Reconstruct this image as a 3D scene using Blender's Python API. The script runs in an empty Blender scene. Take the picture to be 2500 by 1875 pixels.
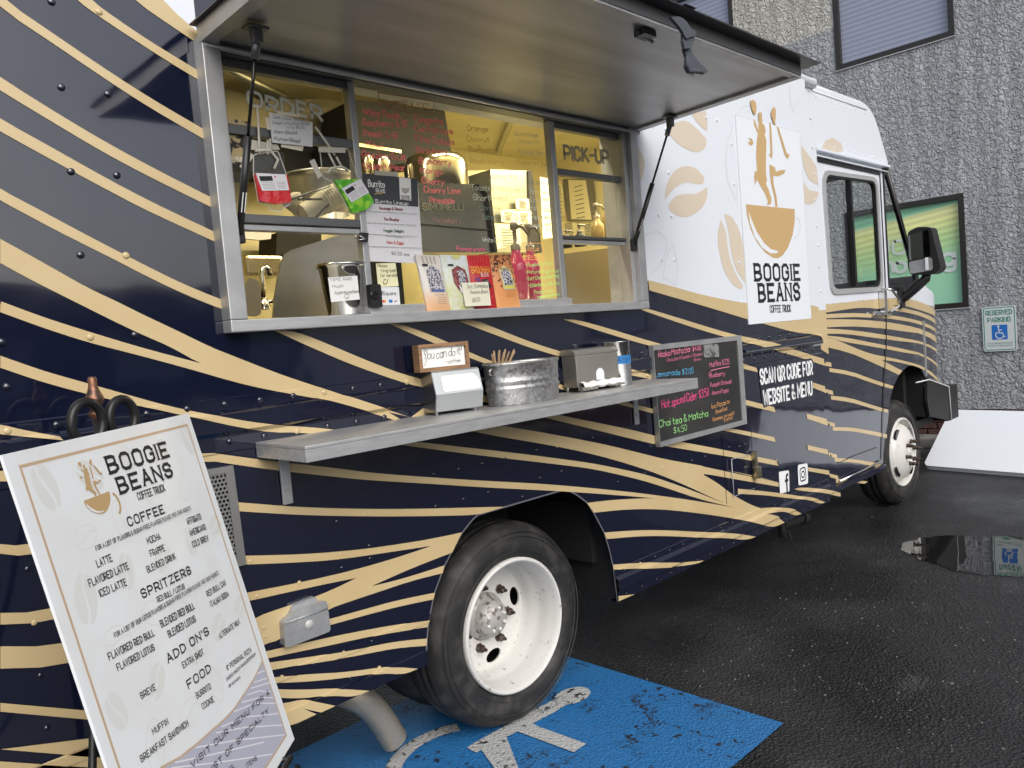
import bpy, bmesh, math, random
from mathutils import Vector, Matrix
from mathutils.geometry import tessellate_polygon
random.seed(7)
S = bpy.context.scene
COL = S.collection
# ---------------- camera, sky, sun, exposure ----------------
cam = bpy.data.objects.new('camera', bpy.data.cameras.new('camera'))
COL.objects.link(cam)
CR = [[0.711629, 0.100905, -0.695272], [-0.697637, -0.015407, -0.716286], [-0.082989, 0.994777, 0.059431]]
CLOC = (-0.5835, -2.1471, 1.5227)
m4 = Matrix(CR).to_4x4(); m4.translation = Vector(CLOC)
cam.matrix_world = m4
cam.data.sensor_width = 36; cam.data.lens = 27.592
cam.data.clip_start = .05; cam.data.clip_end = 600
S.camera = cam
S.render.resolution_x = 1024; S.render.resolution_y = 768
S.render.engine = 'CYCLES'
S.cycles.max_bounces = 10; S.cycles.transparent_max_bounces = 16
S.cycles.use_denoising = True
W = bpy.data.worlds.new('World'); S.world = W; W.use_nodes = True
nt = W.node_tree; nt.nodes.clear()
sky = nt.nodes.new('ShaderNodeTexSky'); sky.sky_type = 'NISHITA'; sky.sun_disc = False
SUN_EL, SUN_ROT = math.radians(38), math.radians(198)
sky.sun_elevation = SUN_EL; sky.sun_rotation = SUN_ROT
sky.air_density = 1.0; sky.dust_density = 3.0; sky.ozone_density = .6
hsv = nt.nodes.new('ShaderNodeHueSaturation'); hsv.inputs['Saturation'].default_value = .55
bg = nt.nodes.new('ShaderNodeBackground'); bg.inputs['Strength'].default_value = .13
wo = nt.nodes.new('ShaderNodeOutputWorld')
nt.links.new(sky.outputs[0], hsv.inputs['Color']); nt.links.new(hsv.outputs[0], bg.inputs[0]); nt.links.new(bg.outputs[0], wo.inputs[0])
sl = bpy.data.lights.new('sun', 'SUN'); sl.energy = 1.0; sl.angle = math.radians(50); sl.color = (1, .97, .93)
so = bpy.data.objects.new('sun', sl); COL.objects.link(so)
so.rotation_euler = (math.pi/2-SUN_EL, 0, math.pi-SUN_ROT)
S.view_settings.view_transform = 'Standard'; S.view_settings.look = 'None'
S.view_settings.gamma = 1; S.view_settings.use_curve_mapping = False
S.view_settings.exposure = 0.68

# ---------------- materials ----------------
MATS = {}
def mat(name, col=(.5,.5,.5), rough=.5, metal=0, coat=0, bump=None, noise=None, emit=None, trans=0, ior=1.5, alpha=1, spec=.5, aniso=0):
    """bump=(scale,dist[,detail]); noise=(scale,col2,lo,hi) mixes a second colour."""
    if name in MATS: return MATS[name]
    m = bpy.data.materials.new(name); m.use_nodes = True
    n = m.node_tree; b = n.nodes['Principled BSDF']
    b.inputs['Base Color'].default_value = (*col, 1); b.inputs['Roughness'].default_value = rough
    b.inputs['Metallic'].default_value = metal; b.inputs['Coat Weight'].default_value = coat
    b.inputs['Coat Roughness'].default_value = .04
    b.inputs['IOR'].default_value = ior; b.inputs['Transmission Weight'].default_value = trans; b.inputs['Alpha'].default_value = alpha
    b.inputs['Specular IOR Level'].default_value = spec
    tc = n.nodes.new('ShaderNodeNewGeometry')
    if noise:
        t = n.nodes.new('ShaderNodeTexNoise'); t.inputs['Scale'].default_value = noise[0]; t.inputs['Detail'].default_value = 6
        r = n.nodes.new('ShaderNodeMapRange'); r.inputs[1].default_value = noise[2]; r.inputs[2].default_value = noise[3]
        x = n.nodes.new('ShaderNodeMix'); x.data_type = 'RGBA'; x.inputs[6].default_value = (*col, 1); x.inputs[7].default_value = (*noise[1], 1)
        if len(noise) > 4:
            mp = n.nodes.new('ShaderNodeMapping'); mp.inputs['Scale'].default_value = noise[4]
            n.links.new(tc.outputs['Position'], mp.inputs[0]); n.links.new(mp.outputs[0], t.inputs['Vector'])
        else: n.links.new(tc.outputs['Position'], t.inputs['Vector'])
        n.links.new(t.outputs['Fac'], r.inputs[0]); n.links.new(r.outputs[0], x.inputs[0]); n.links.new(x.outputs[2], b.inputs['Base Color'])
    if bump:
        t = n.nodes.new('ShaderNodeTexNoise'); t.inputs['Scale'].default_value = bump[0]; t.inputs['Detail'].default_value = bump[2] if len(bump) > 2 else 3
        bp = n.nodes.new('ShaderNodeBump'); bp.inputs['Distance'].default_value = bump[1]; bp.inputs['Strength'].default_value = 1
        if len(bump) > 3:
            mp = n.nodes.new('ShaderNodeMapping'); mp.inputs['Scale'].default_value = bump[3]
            n.links.new(tc.outputs['Position'], mp.inputs[0]); n.links.new(mp.outputs[0], t.inputs['Vector'])
        else: n.links.new(tc.outputs['Position'], t.inputs['Vector'])
        n.links.new(t.outputs['Fac'], bp.inputs['Height']); n.links.new(bp.outputs[0], b.inputs['Normal'])
        if coat: n.links.new(bp.outputs[0], b.inputs['Coat Normal'])
    if emit:
        b.inputs['Emission Color'].default_value = (*emit[0], 1); b.inputs['Emission Strength'].default_value = emit[1]
    MATS[name] = m; return m
def srgb(r, g, b):
    f = lambda c: (c/255/12.92) if c <= 10 else ((c/255+.055)/1.055)**2.4
    return (f(r), f(g), f(b))
NAVY = mat('navy_vinyl_wrap', (.0045,.0065,.020), .09, coat=1, bump=(2.6,.0035,2))
GOLD = mat('gold_vinyl_wrap', (.515,.405,.225), .3, coat=.15, bump=(2.6,.003,2), noise=(3,(.48,.365,.19),.4,.7))
WHITE = mat('white_vinyl_wrap', (.63,.67,.73), .28, coat=.2, bump=(2.2,.003,2))
TAN = mat('tan_bean_print', (.56,.49,.40), .35)
LINE = mat('thin_grey_print', (.5,.5,.5), .4)
ALU = mat('brushed_aluminium', (.50,.51,.52), .42, .65, bump=(60,.0004,4,(1,1,14)), noise=(9,(.36,.37,.38),.35,.7))
ALUH = mat('shelf_aluminium', (.52,.53,.54), .40, .6, bump=(50,.0003,4,(.6,8,14)), noise=(14,(.42,.43,.44),.35,.7,(1,5,5)))
SOFFIT = mat('worn_awning_sheet', (.44,.455,.48), .40, .72, bump=(30,.0006,5,(1,14,1)), noise=(2.2,(.31,.31,.315),.35,.7,(.6,5,1)))
STEEL = mat('stainless_steel', (.50,.50,.48), .30, .85, bump=(6,.0012,2), noise=(5,(.42,.42,.40),.35,.7,(1,1,3)))
CHROME = mat('polished_chrome', (.75,.75,.75), .1, 1)
DARKM = mat('dark_aluminium', (.16,.165,.17), .42, .8)
BLACK = mat('black_plastic', (.012,.012,.013), .38)
GLOSSB = mat('glossy_black', (.006,.006,.007), .08)
RUB = mat('tyre_rubber', (.012,.012,.012), .66, bump=(90,.001), noise=(14,(.045,.042,.038),.48,.7))
RIM = mat('white_wheel_paint', (.58,.575,.55), .38, coat=.15, bump=(40,.0008), noise=(45,(.22,.18,.14),.64,.74))
RUST = mat('rusty_lug', (.06,.038,.028), .6, .5, noise=(60,(.18,.16,.14),.5,.65))
GALV = None
UNDER = mat('underbody_black', (.006,.006,.006), .8)
PAPER = mat('white_paper', (.78,.79,.78), .7)
YPAPER = mat('yellow_paper', (.80,.78,.50), .7)
CPAPER = mat('cream_paper', (.74,.70,.58), .7)
INK = mat('black_ink', (.012,.012,.014), .5)
GREYINK = mat('grey_ink', (.12,.12,.12), .6)
FOAM = mat('poster_board', (.73,.76,.78), .45, noise=(7,(.70,.72,.73),.4,.6))
GB = mat('gold_print', (.47,.32,.15), .5)
BRN = mat('brown_frame_print', (.52,.38,.25), .45)

def glassmat(name, col, refl_rough=.0, tint=.85):
    m = bpy.data.materials.new(name); m.use_nodes = True; n = m.node_tree; n.nodes.clear()
    o = n.nodes.new('ShaderNodeOutputMaterial'); t = n.nodes.new('ShaderNodeBsdfTransparent'); g = n.nodes.new('ShaderNodeBsdfGlossy')
    t.inputs[0].default_value = (*col, 1); g.inputs['Roughness'].default_value = refl_rough; g.inputs[0].default_value = (1,1,1,1)
    f = n.nodes.new('ShaderNodeFresnel'); f.inputs[0].default_value = 1.3
    mx = n.nodes.new('ShaderNodeMixShader')
    n.links.new(f.outputs[0], mx.inputs[0]); n.links.new(t.outputs[0], mx.inputs[1]); n.links.new(g.outputs[0], mx.inputs[2]); n.links.new(mx.outputs[0], o.inputs[0])
    return m
GLASS = glassmat('window_glass', (.9,.92,.9))
CABGLASS = glassmat('cab_glass', (.93,.95,.93))
LENS = mat('clear_lens', (.30,.31,.32), .10, coat=1, bump=(110,.002), noise=(12,(.22,.23,.24),.4,.6))
PLAST = glassmat('clear_plastic', (.9,.9,.9), .08)

# ---------------- mesh helpers ----------------
SIDE = (Vector((0,0,0)), Vector((1,0,0)), Vector((0,0,1)), Vector((0,-1,0)))   # x, z plane; normal towards the camera side
def side_at(y): return (Vector((0,y,0)), SIDE[1], SIDE[2], SIDE[3])
def xface_at(x): return (Vector((x,0,0)), Vector((0,1,0)), Vector((0,0,1)), Vector((-1,0,0)))   # (y, z) on a wall that faces -x
GROUNDF = (Vector((0,0,0)), Vector((1,0,0)), Vector((0,1,0)), Vector((0,0,1)))
class MB:
    def __init__(s): s.v = []; s.f = []; s.sm = []
    def add(s, vs, fs, smooth=False):
        b = len(s.v); s.v += [Vector(v) for v in vs]
        for f in fs: s.f.append([i+b for i in f]); s.sm.append(smooth)
        return s
    def box(s, a, b):
        x0,y0,z0 = a; x1,y1,z1 = b
        vs = [(x,y,z) for x in (x0,x1) for y in (y0,y1) for z in (z0,z1)]
        return s.add(vs, [(0,1,3,2),(4,6,7,5),(0,4,5,1),(2,3,7,6),(0,2,6,4),(1,5,7,3)])
    def bbox(s, a, b, r=.004):
        """box with chamfered edges"""
        bm = bmesh.new()
        bmesh.ops.create_cube(bm, size=1)
        for v in bm.verts:
            v.co = Vector([a[i] if v.co[i] < 0 else b[i] for i in range(3)])
        bmesh.ops.bevel(bm, geom=bm.edges[:], offset=r, segments=2, affect='EDGES', profile=.6)
        bm.verts.index_update()
        s.add([v.co.copy() for v in bm.verts], [[v.index for v in f.verts] for f in bm.faces]); bm.free(); return s
    def prism(s, fr, pts, d0, d1, holes=()):
        """polygon in frame extruded between offsets d0 (back) and d1 (front) along the normal"""
        o,u,v,n = fr
        rings = [list(pts)]+[list(h) for h in holes]
        flat = [p for r in rings for p in r]
        tri = tessellate_polygon([[Vector((p[0],p[1],0)) for p in r] for r in rings])
        N = len(flat)
        P = lambda p,d: o+u*p[0]+v*p[1]+n*d
        vs = [P(p,d0) for p in flat]+[P(p,d1) for p in flat]
        fs = []
        up = u.cross(v).dot(n) > 0
        for a,b,c in tri:
            A,B,Cc = flat[a],flat[b],flat[c]
            ar = (B[0]-A[0])*(Cc[1]-A[1])-(B[1]-A[1])*(Cc[0]-A[0])
            if abs(ar) < 1e-12: continue
            t = (a,b,c) if (ar > 0) == up else (a,c,b)
            fs.append(tuple(i+N for i in t)); fs.append(tuple(reversed(t)))
        k = 0
        for r in rings:
            for i in range(len(r)):
                j = (i+1) % len(r)
                fs.append((k+i,k+j,k+j+N,k+i+N))
            k += len(r)
        return s.add(vs, fs)
    def flat(s, fr, pts, d=0.0, holes=()):
        o,u,v,n = fr
        rings = [list(pts)]+[list(h) for h in holes]
        fl = [p for r in rings for p in r]
        tri = tessellate_polygon([[Vector((p[0],p[1],0)) for p in r] for r in rings])
        up = u.cross(v).dot(n) > 0; fs = []
        for a,b,c in tri:
            A,B,Cc = fl[a],fl[b],fl[c]
            ar = (B[0]-A[0])*(Cc[1]-A[1])-(B[1]-A[1])*(Cc[0]-A[0])
            if abs(ar) < 1e-13: continue
            fs.append((a,b,c) if (ar > 0) == up else (a,c,b))
        return s.add([o+u*p[0]+v*p[1]+n*d for p in fl], fs)
    def ribbon(s, fr, pts, t, d=0.0, cap=0.0):
        o,u,v,n = fr
        P = [Vector((p[0],p[1])) for p in pts]
        Q = [P[0]]
        for p in P[1:]:
            if (p-Q[-1]).length > 1e-7: Q.append(p)
        P = Q
        if len(P) < 2: return s
        if cap:
            P[0] = P[0]-(P[1]-P[0]).normalized()*cap; P[-1] = P[-1]+(P[-1]-P[-2]).normalized()*cap
        closed = (P[0]-P[-1]).length < 1e-6
        vs = []
        for i,p in enumerate(P):
            if closed: a = P[i-1] if i else P[-2]; b = P[i+1] if i < len(P)-1 else P[1]
            else: a = P[max(i-1,0)]; b = P[min(i+1,len(P)-1)]
            d1 = (p-a); d2 = (b-p)
            if d1.length < 1e-9: d1 = d2
            if d2.length < 1e-9: d2 = d1
            d1.normalize(); d2.normalize(); dd = d1+d2
            dd = d2 if dd.length < .2 else dd.normalized()
            nn = Vector((-dd.y,dd.x)); c = max(.5, abs(nn.dot(Vector((-d2.y,d2.x)))))
            w = t/2/c
            for q in (p+nn*w, p-nn*w): vs.append(o+u*q.x+v*q.y+n*d)
        return s.add(vs, [(2*i,2*i+1,2*i+3,2*i+2) for i in range(len(P)-1)])
    def tube(s, pts, r, seg=10, caps=True):
        P = [Vector(p) for p in pts]; R = r if isinstance(r,(list,tuple)) else [r]*len(P)
        vs = []; prev = None
        for i,p in enumerate(P):
            d = (P[min(i+1,len(P)-1)]-P[max(i-1,0)]).normalized()
            if prev is None:
                a = d.orthogonal().normalized()
            else:
                a = (prev-d*prev.dot(d)).normalized()
            prev = a; b = d.cross(a)
            vs += [p+(a*math.cos(2*math.pi*k/seg)+b*math.sin(2*math.pi*k/seg))*R[i] for k in range(seg)]
        fs = [(i*seg+k, i*seg+(k+1)%seg, (i+1)*seg+(k+1)%seg, (i+1)*seg+k) for i in range(len(P)-1) for k in range(seg)]
        s.add(vs, fs, True)
        if caps:
            s.f.append([len(s.v)-len(vs)+k for k in reversed(range(seg))]); s.sm.append(False)
            s.f.append([len(s.v)-seg+k for k in range(seg)]); s.sm.append(False)
        return s
    def lathe(s, o, axis, prof, seg=32, sx=1.0, sy=1.0, smooth=True):
        """prof: (radius, height along axis)"""
        o = Vector(o); ax = Vector(axis).normalized()
        a = Vector((1,0,0)) if abs(ax.x) < .5 else Vector((0,1,0))
        a = (a-ax*a.dot(ax)).normalized(); b = ax.cross(a)
        vs = [o+ax*h+(a*math.cos(2*math.pi*k/seg)*sx+b*math.sin(2*math.pi*k/seg)*sy)*r for r,h in prof for k in range(seg)]
        fs = [(i*seg+k, i*seg+(k+1)%seg, (i+1)*seg+(k+1)%seg, (i+1)*seg+k) for i in range(len(prof)-1) for k in range(seg)]
        return s.add(vs, fs, smooth)
    def mesh(s, name, m, off=Vector((0,0,0)), recalc=False):
        me = bpy.data.meshes.new(name)
        me.from_pydata([v-off for v in s.v], [], s.f)
        me.materials.append(m)
        me.polygons.foreach_set('use_smooth', s.sm)
        if recalc or any(s.sm):
            bm = bmesh.new(); bm.from_mesh(me)
            bmesh.ops.recalc_face_normals(bm, faces=bm.faces); bm.to_mesh(me); bm.free()
        me.update(); return me
def root_loc(p):
    while p.parent: p = p.parent
    return p.location
def obj(name, mb, m, parent=None, label=None, recalc=False):
    off = root_loc(parent) if parent else Vector((0,0,0))
    o = bpy.data.objects.new(name, mb.mesh(name, m, off, recalc)); COL.objects.link(o)
    if parent: o.parent = parent
    if label: o['label'] = label
    return o
def thing(name, label, cat, loc=(0,0,0), group=None):
    o = bpy.data.objects.new(name, None); COL.objects.link(o); o.location = loc; o.empty_display_size = .05
    o['label'] = label; o['category'] = cat
    if group: o['group'] = group
    return o
def tag(o, label, cat, group=None):
    o['label'] = label; o['category'] = cat
    if group: o['group'] = group
    return o
def struct(name, mb, m, kind='structure'):
    o = obj(name, mb, m); o['kind'] = kind; return o
def place(name, me, pos, parent, rot=None, label=None):
    o = bpy.data.objects.new(name, me); COL.objects.link(o); o.parent = parent
    o.location = Vector(pos)-root_loc(parent)
    if rot: o.rotation_euler = rot
    if label: o['label'] = label
    return o
def arc(cx, cy, r, a0, a1, n=12, ry=None):
    ry = ry or r
    return [(cx+r*math.cos(math.radians(a0+(a1-a0)*i/n)), cy+ry*math.sin(math.radians(a0+(a1-a0)*i/n))) for i in range(n+1)]
def rrect(x0, y0, x1, y1, r, n=5):
    return arc(x1-r,y1-r,r,0,90,n)+arc(x0+r,y1-r,r,90,180,n)+arc(x0+r,y0+r,r,180,270,n)+arc(x1-r,y0+r,r,270,360,n)
def rquad(pts, r, n=4):
    """rounded version of an arbitrary polygon"""
    out = []
    N = len(pts)
    for i in range(N):
        a,b,c = Vector(pts[i-1]),Vector(pts[i]),Vector(pts[(i+1)%N])
        p = b+(a-b).normalized()*r; q = b+(c-b).normalized()*r
        for k in range(n+1):
            t = k/n; out.append(tuple(p*(1-t)**2+b*2*t*(1-t)+q*t*t))
    return out

# ---------------- stroke lettering ----------------
G = {'A':'04 4g 84|18 78','B':'04 0g 5g 7f 7b 5a 0a|5a 88 86 54 04','C':'8d 6g 2g 0e 06 24 64 87','D':'04 0g 4g 8d 87 44 04','E':'8g 0g 04 84|0a 6a','F':'8g 0g 04|0a 6a',
'G':'8d 6g 2g 0e 06 24 64 86 8a 5a','H':'04 0g|84 8g|0a 8a','I':'04 0g','J':'4g 46 34 14 06','K':'04 0g|7g 09|2b 84','L':'0g 04 74','M':'04 0g 58 ag a4','N':'04 0g 84 8g',
'O':'2g 0e 06 24 64 86 8e 6g 2g','P':'04 0g 5g 8e 8b 69 09','Q':'2g 0e 06 24 64 86 8e 6g 2g|57 93','R':'04 0g 5g 8e 8b 69 09|49 84','S':'8d 6g 2g 0e 0c 2a 6a 88 86 64 24 07','T':'0g 8g|4g 44',
'U':'0g 06 24 64 86 8g','V':'0g 44 8g','W':'0g 24 5d 84 ag','X':'04 8g|0g 84','Y':'0g 49 8g|49 44','Z':'0g 8g 04 84','&':'84 1e 2g 4g 5e 09 06 24 54 88',
'0':'2g 0e 06 24 44 66 6e 4g 2g','1':'0d 3g 34','2':'0d 2g 5g 7e 7c 04 74','3':'0f 2g 5g 7e 7c 4a|4a 78 76 54 24 05','4':'54 5g 07 77','5':'7g 0g 0b 5b 79 76 54 04','6':'7f 4g 1d 07 24 54 76 78 5a 1a',
'7':'0g 7g 24','8':'2a 0c 0e 2g 5g 7e 7c 5a 2a 08 06 24 54 76 78 5a','9':'14 44 6b 6e 4g 2g 0e 0c 2a 5a','$':'7e 5f 2f 0d 2a 5a 77 55 25 06|4g 43','a':'7b 74|78 5b 2b 09 06 24 54 77','b':'0g 04|08 2b 5b 79 76 54 24 06',
'c':'79 5b 2b 09 06 24 54 76','d':'7g 74|77 54 24 06 09 2b 5b 78','e':'08 78 79 5b 2b 09 06 24 54 76','f':'6g 4g 2e 24|0b 5b','g':'7b 71 50 20 02|77 54 24 06 09 2b 5b 78','h':'0g 04|09 2b 5b 79 74',
'i':'0b 04|0e 0f','j':'3b 31 10|3e 3f','k':'0g 04|6b 07|28 64','l':'0g 04','m':'0b 04|09 2b 4b 59 54|59 7b 9b a9 a4','n':'0b 04|09 2b 5b 79 74','o':'2b 09 06 24 54 76 79 5b 2b','p':'0b 00|08 2b 5b 79 76 54 24 06',
'q':'7b 70|77 54 24 06 09 2b 5b 78','r':'0b 04|08 2b 5b','s':'6a 4b 2b 19 28 57 66 54 14 05','t':'2f 26 44 64|0b 6b','u':'0b 06 24 54 77|7b 74','v':'0b 34 7b','w':'0b 24 59 84 ab','x':'0b 74|04 7b','y':'0b 34|7b 10','z':'0b 7b 04 74',
'.':'04 05','*':'09 0a','!':'0g 09|04 05',"'":'0g 0d','"':'0g 0d|2g 2d','/':'04 6g','-':'0a 5a',',':'14 02','(':'3g 0d 07 34',')':'0g 3d 37 04',':':'06 07|0a 0b','@':'68 4a 28 47 68 78 9a 7e 3f 0b 07 34 74'}
B36 = '0123456789abcdefghijklmnopqrstuvwxyz'
def glyph(c):
    ss = [[(B36.index(q[0]), B36.index(q[1])-4) for q in st.split()] for st in G[c].split('|')]
    return ss, max(p[0] for st in ss for p in st)
def text_mb(mb, fr, s, org, adv, h, t=.12, serif=False, jit=0.0, sp=3.0, space=6, d=0.0, smooth=False, vdir=None, lean=0.0, rows=1):
    """lettering along adv (2D vector: full width of the line), cap height h; t = stroke width over cap height"""
    L = []; x = 0
    for c in s:
        if c == ' ': x += space; continue
        ss, w = glyph(c); L.append((x, ss)); x += w+sp
    tot = max(x-sp, 1)
    ax = Vector(adv); wd = ax.length; ax = ax/wd
    up = Vector(vdir) if vdir else Vector((0,1))
    kx = wd/tot; ky = h/12
    k = 0
    for x0, ss in L:
        jy = random.uniform(-jit,jit)*h; js = 1+random.uniform(-jit,jit)
        for st in ss:
            pts = [((x0+p[0]+lean*p[1]), p[1]*js) for p in st]
            if smooth and len(pts) > 3:
                cl = pts[0] == pts[-1]
                q = [] if cl else [pts[0]]
                for a,b in zip(pts, pts[1:]):
                    q += [(a[0]*.75+b[0]*.25, a[1]*.75+b[1]*.25), (a[0]*.25+b[0]*.75, a[1]*.25+b[1]*.75)]
                q.append(q[0] if cl else pts[-1]); pts = q
            P = [Vector(org)+ax*(a*kx)+up*(b*ky+jy) for a,b in pts]
            mb.ribbon(fr, P, t*h, d+.00008*k, cap=t*h*.35); k += 1
            if serif:
                for i,(a,b) in enumerate(st):
                    if b not in (0,12): continue
                    nb = [st[j] for j in (i-1,i+1) if 0 <= j < len(st)]
                    if any(abs(q[0]-a) <= 4 and abs(q[1]-b) >= 4 for q in nb):
                        c = Vector(org)+ax*((x0+a)*kx)+up*(b*ky)
                        w = t*h*.85; sg = -1 if b == 12 else 1
                        mb.ribbon(fr, [c-ax*w-up*sg*t*h*.25, c-up*sg*t*h*.1, c+ax*w-up*sg*t*h*.25], t*h*.34, d+.00008*k); k += 1
    return mb
def lettering(parent, fr, rec, m, t=.12, name='lettering', **kw):
    s, ox, oy, dx, dy, h = rec[:6]
    mb = MB(); text_mb(mb, fr, s, (ox,oy), (dx,dy), h, t, **kw)
    return obj(name, mb, m, parent)

# ================= SETTING =================
def wet_asphalt():
    m = bpy.data.materials.new('wet_asphalt'); m.use_nodes = True; n = m.node_tree; b = n.nodes['Principled BSDF']
    g = n.nodes.new('ShaderNodeNewGeometry'); L = n.links.new
    def noise(sc, det=4, mp=None):
        t = n.nodes.new('ShaderNodeTexNoise'); t.inputs['Scale'].default_value = sc; t.inputs['Detail'].default_value = det
        if mp:
            q = n.nodes.new('ShaderNodeMapping'); q.inputs['Scale'].default_value = mp; L(g.outputs['Position'], q.inputs[0]); L(q.outputs[0], t.inputs['Vector'])
        else: L(g.outputs['Position'], t.inputs['Vector'])
        return t
    def rng(src, a, b_, c, d):
        r = n.nodes.new('ShaderNodeMapRange'); r.inputs[1].default_value = a; r.inputs[2].default_value = b_; r.inputs[3].default_value = c; r.inputs[4].default_value = d
        L(src, r.inputs[0]); return r.outputs[0]
    big = noise(1.3,5); fine = noise(160,3); v = n.nodes.new('ShaderNodeTexVoronoi'); v.inputs['Scale'].default_value = 80; L(g.outputs['Position'], v.inputs['Vector'])
    mix = n.nodes.new('ShaderNodeMix'); mix.data_type = 'RGBA'; mix.inputs[6].default_value = (.008,.0083,.0095,1); mix.inputs[7].default_value = (.030,.031,.034,1)
    L(rng(big.outputs['Fac'],.42,.68,0,1), mix.inputs[0])
    sp = n.nodes.new('ShaderNodeMix'); sp.data_type = 'RGBA'; sp.inputs[7].default_value = (.20,.19,.18,1)
    L(mix.outputs[2], sp.inputs[6]); v2 = noise(75,1); L(rng(v2.outputs['Fac'],.74,.80,0,1), sp.inputs[0])
    patch = noise(2.1,6,(1,1.8,1)); dust = n.nodes.new('ShaderNodeMix'); dust.data_type = 'RGBA'; dust.inputs[7].default_value = (.07,.072,.076,1)
    L(sp.outputs[2], dust.inputs[6]); L(rng(patch.outputs['Fac'],.62,.74,0,.5), dust.inputs[0]); L(dust.outputs[2], b.inputs['Base Color'])
    L(rng(big.outputs['Fac'],.38,.62,.26,.58), b.inputs['Roughness'])
    bp = n.nodes.new('ShaderNodeBump'); bp.inputs['Distance'].default_value = .010; bp.inputs['Strength'].default_value = 1
    L(v.outputs['Distance'], bp.inputs['Height']); bp2 = n.nodes.new('ShaderNodeBump'); bp2.inputs['Distance'].default_value = .004; L(fine.outputs['Fac'], bp2.inputs['Height']); L(bp.outputs[0], bp2.inputs['Normal'])
    L(bp2.outputs[0], b.inputs['Normal']); b.inputs['IOR'].default_value = 1.4
    return m
ASPH = wet_asphalt()
struct('ground', MB().add([(-150,-150,0),(150,-150,0),(150,150,0),(-150,150,0)], [(0,1,2,3)]), ASPH)
def paint(name, col, wear, roughness=.45):
    m = bpy.data.materials.new(name); m.use_nodes = True; n = m.node_tree; b = n.nodes['Principled BSDF']; L = n.links.new
    g = n.nodes.new('ShaderNodeNewGeometry')
    a = n.nodes.new('ShaderNodeTexNoise'); a.inputs['Scale'].default_value = 28; a.inputs['Detail'].default_value = 8; a.inputs['Roughness'].default_value = .65
    big = n.nodes.new('ShaderNodeTexNoise'); big.inputs['Scale'].default_value = 3.2; big.inputs['Detail'].default_value = 3
    c = n.nodes.new('ShaderNodeTexVoronoi'); c.feature = 'DISTANCE_TO_EDGE'; c.inputs['Scale'].default_value = 2.3
    dis = n.nodes.new('ShaderNodeVectorMath'); dis.operation = 'MULTIPLY_ADD'; dis.inputs[1].default_value = (.28,.28,0)
    L(a.outputs['Color'], dis.inputs[0]); L(g.outputs['Position'], dis.inputs[2]); L(dis.outputs[0], c.inputs['Vector'])
    for t in (a,big): L(g.outputs['Position'], t.inputs['Vector'])
    su = n.nodes.new('ShaderNodeMath'); su.operation = 'MULTIPLY_ADD'; L(big.outputs['Fac'], su.inputs[0]); su.inputs[1].default_value = .55; L(a.outputs['Fac'], su.inputs[2])
    r = n.nodes.new('ShaderNodeMapRange'); r.inputs[1].default_value = wear; r.inputs[2].default_value = wear+.02; L(su.outputs[0], r.inputs[0])
    r2 = n.nodes.new('ShaderNodeMapRange'); r2.inputs[1].default_value = .006; r2.inputs[2].default_value = .010; r2.inputs[3].default_value = 1; r2.inputs[4].default_value = 0; L(c.outputs[0], r2.inputs[0])
    mk = n.nodes.new('ShaderNodeMath'); mk.operation = 'MULTIPLY'; L(r2.outputs[0], mk.inputs[0]); r3 = n.nodes.new('ShaderNodeMapRange'); r3.inputs[1].default_value = .48; r3.inputs[2].default_value = .55; L(big.outputs['Fac'], r3.inputs[0]); L(r3.outputs[0], mk.inputs[1])
    mx = n.nodes.new('ShaderNodeMath'); mx.operation = 'MAXIMUM'; L(r.outputs[0], mx.inputs[0]); L(mk.outputs[0], mx.inputs[1])
    mix = n.nodes.new('ShaderNodeMix'); mix.data_type = 'RGBA'; L(mx.outputs[0], mix.inputs[0]); mix.inputs[7].default_value = (.018,.017,.015,1)
    hv = n.nodes.new('ShaderNodeMix'); hv.data_type = 'RGBA'; hv.inputs[6].default_value = (*col,1); hv.inputs[7].default_value = (*[k*.72 for k in col],1); L(a.outputs['Fac'], hv.inputs[0]); L(hv.outputs[2], mix.inputs[6])
    L(mix.outputs[2], b.inputs['Base Color']); b.inputs['Roughness'].default_value = roughness
    f = n.nodes.new('ShaderNodeTexVoronoi'); f.inputs['Scale'].default_value = 95; L(g.outputs['Position'], f.inputs['Vector'])
    bp = n.nodes.new('ShaderNodeBump'); bp.inputs['Distance'].default_value = .004; L(f.outputs['Distance'], bp.inputs['Height']); L(bp.outputs[0], b.inputs['Normal'])
    return m
BLUEP = paint('worn_blue_road_paint', (.024,.165,.42), .905)
WHITEP = paint('worn_white_road_paint', (.46,.47,.47), .875, .6)
struct('parking_marking', MB().flat(GROUNDF, [(.70,-.735),(2.05,-.735),(2.05,-.3),(2.045,.285),(2.05,.62),(.70,.62)], .004), BLUEP)
sy = MB()
sy.flat(GROUNDF, arc(1.752,.052,.088,0,360,20,.064)[:-1], .008)
sy.flat(GROUNDF, [(1.70,.02),(1.70,.09),(1.60,.095),(1.24,.10),(1.20,.095),(1.20,.04),(1.60,.015)], .0085)
sy.flat(GROUNDF, [(1.56,.03),(1.483,.03),(1.476,-.01),(1.49,-.245),(1.417,-.247),(1.40,.03)], .009)
sy.flat(GROUNDF, [(1.365,.06),(1.245,.09),(1.10,-.25),(1.02,-.44),(.93,-.40),(.93,-.46),(1.06,-.53),(1.22,-.16)], .0095)
sy.ribbon(GROUNDF, arc(1.14,-.06,.31,62,290,30,.345), .062, .0075)
struct('parking_symbol', sy, WHITEP)
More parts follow.
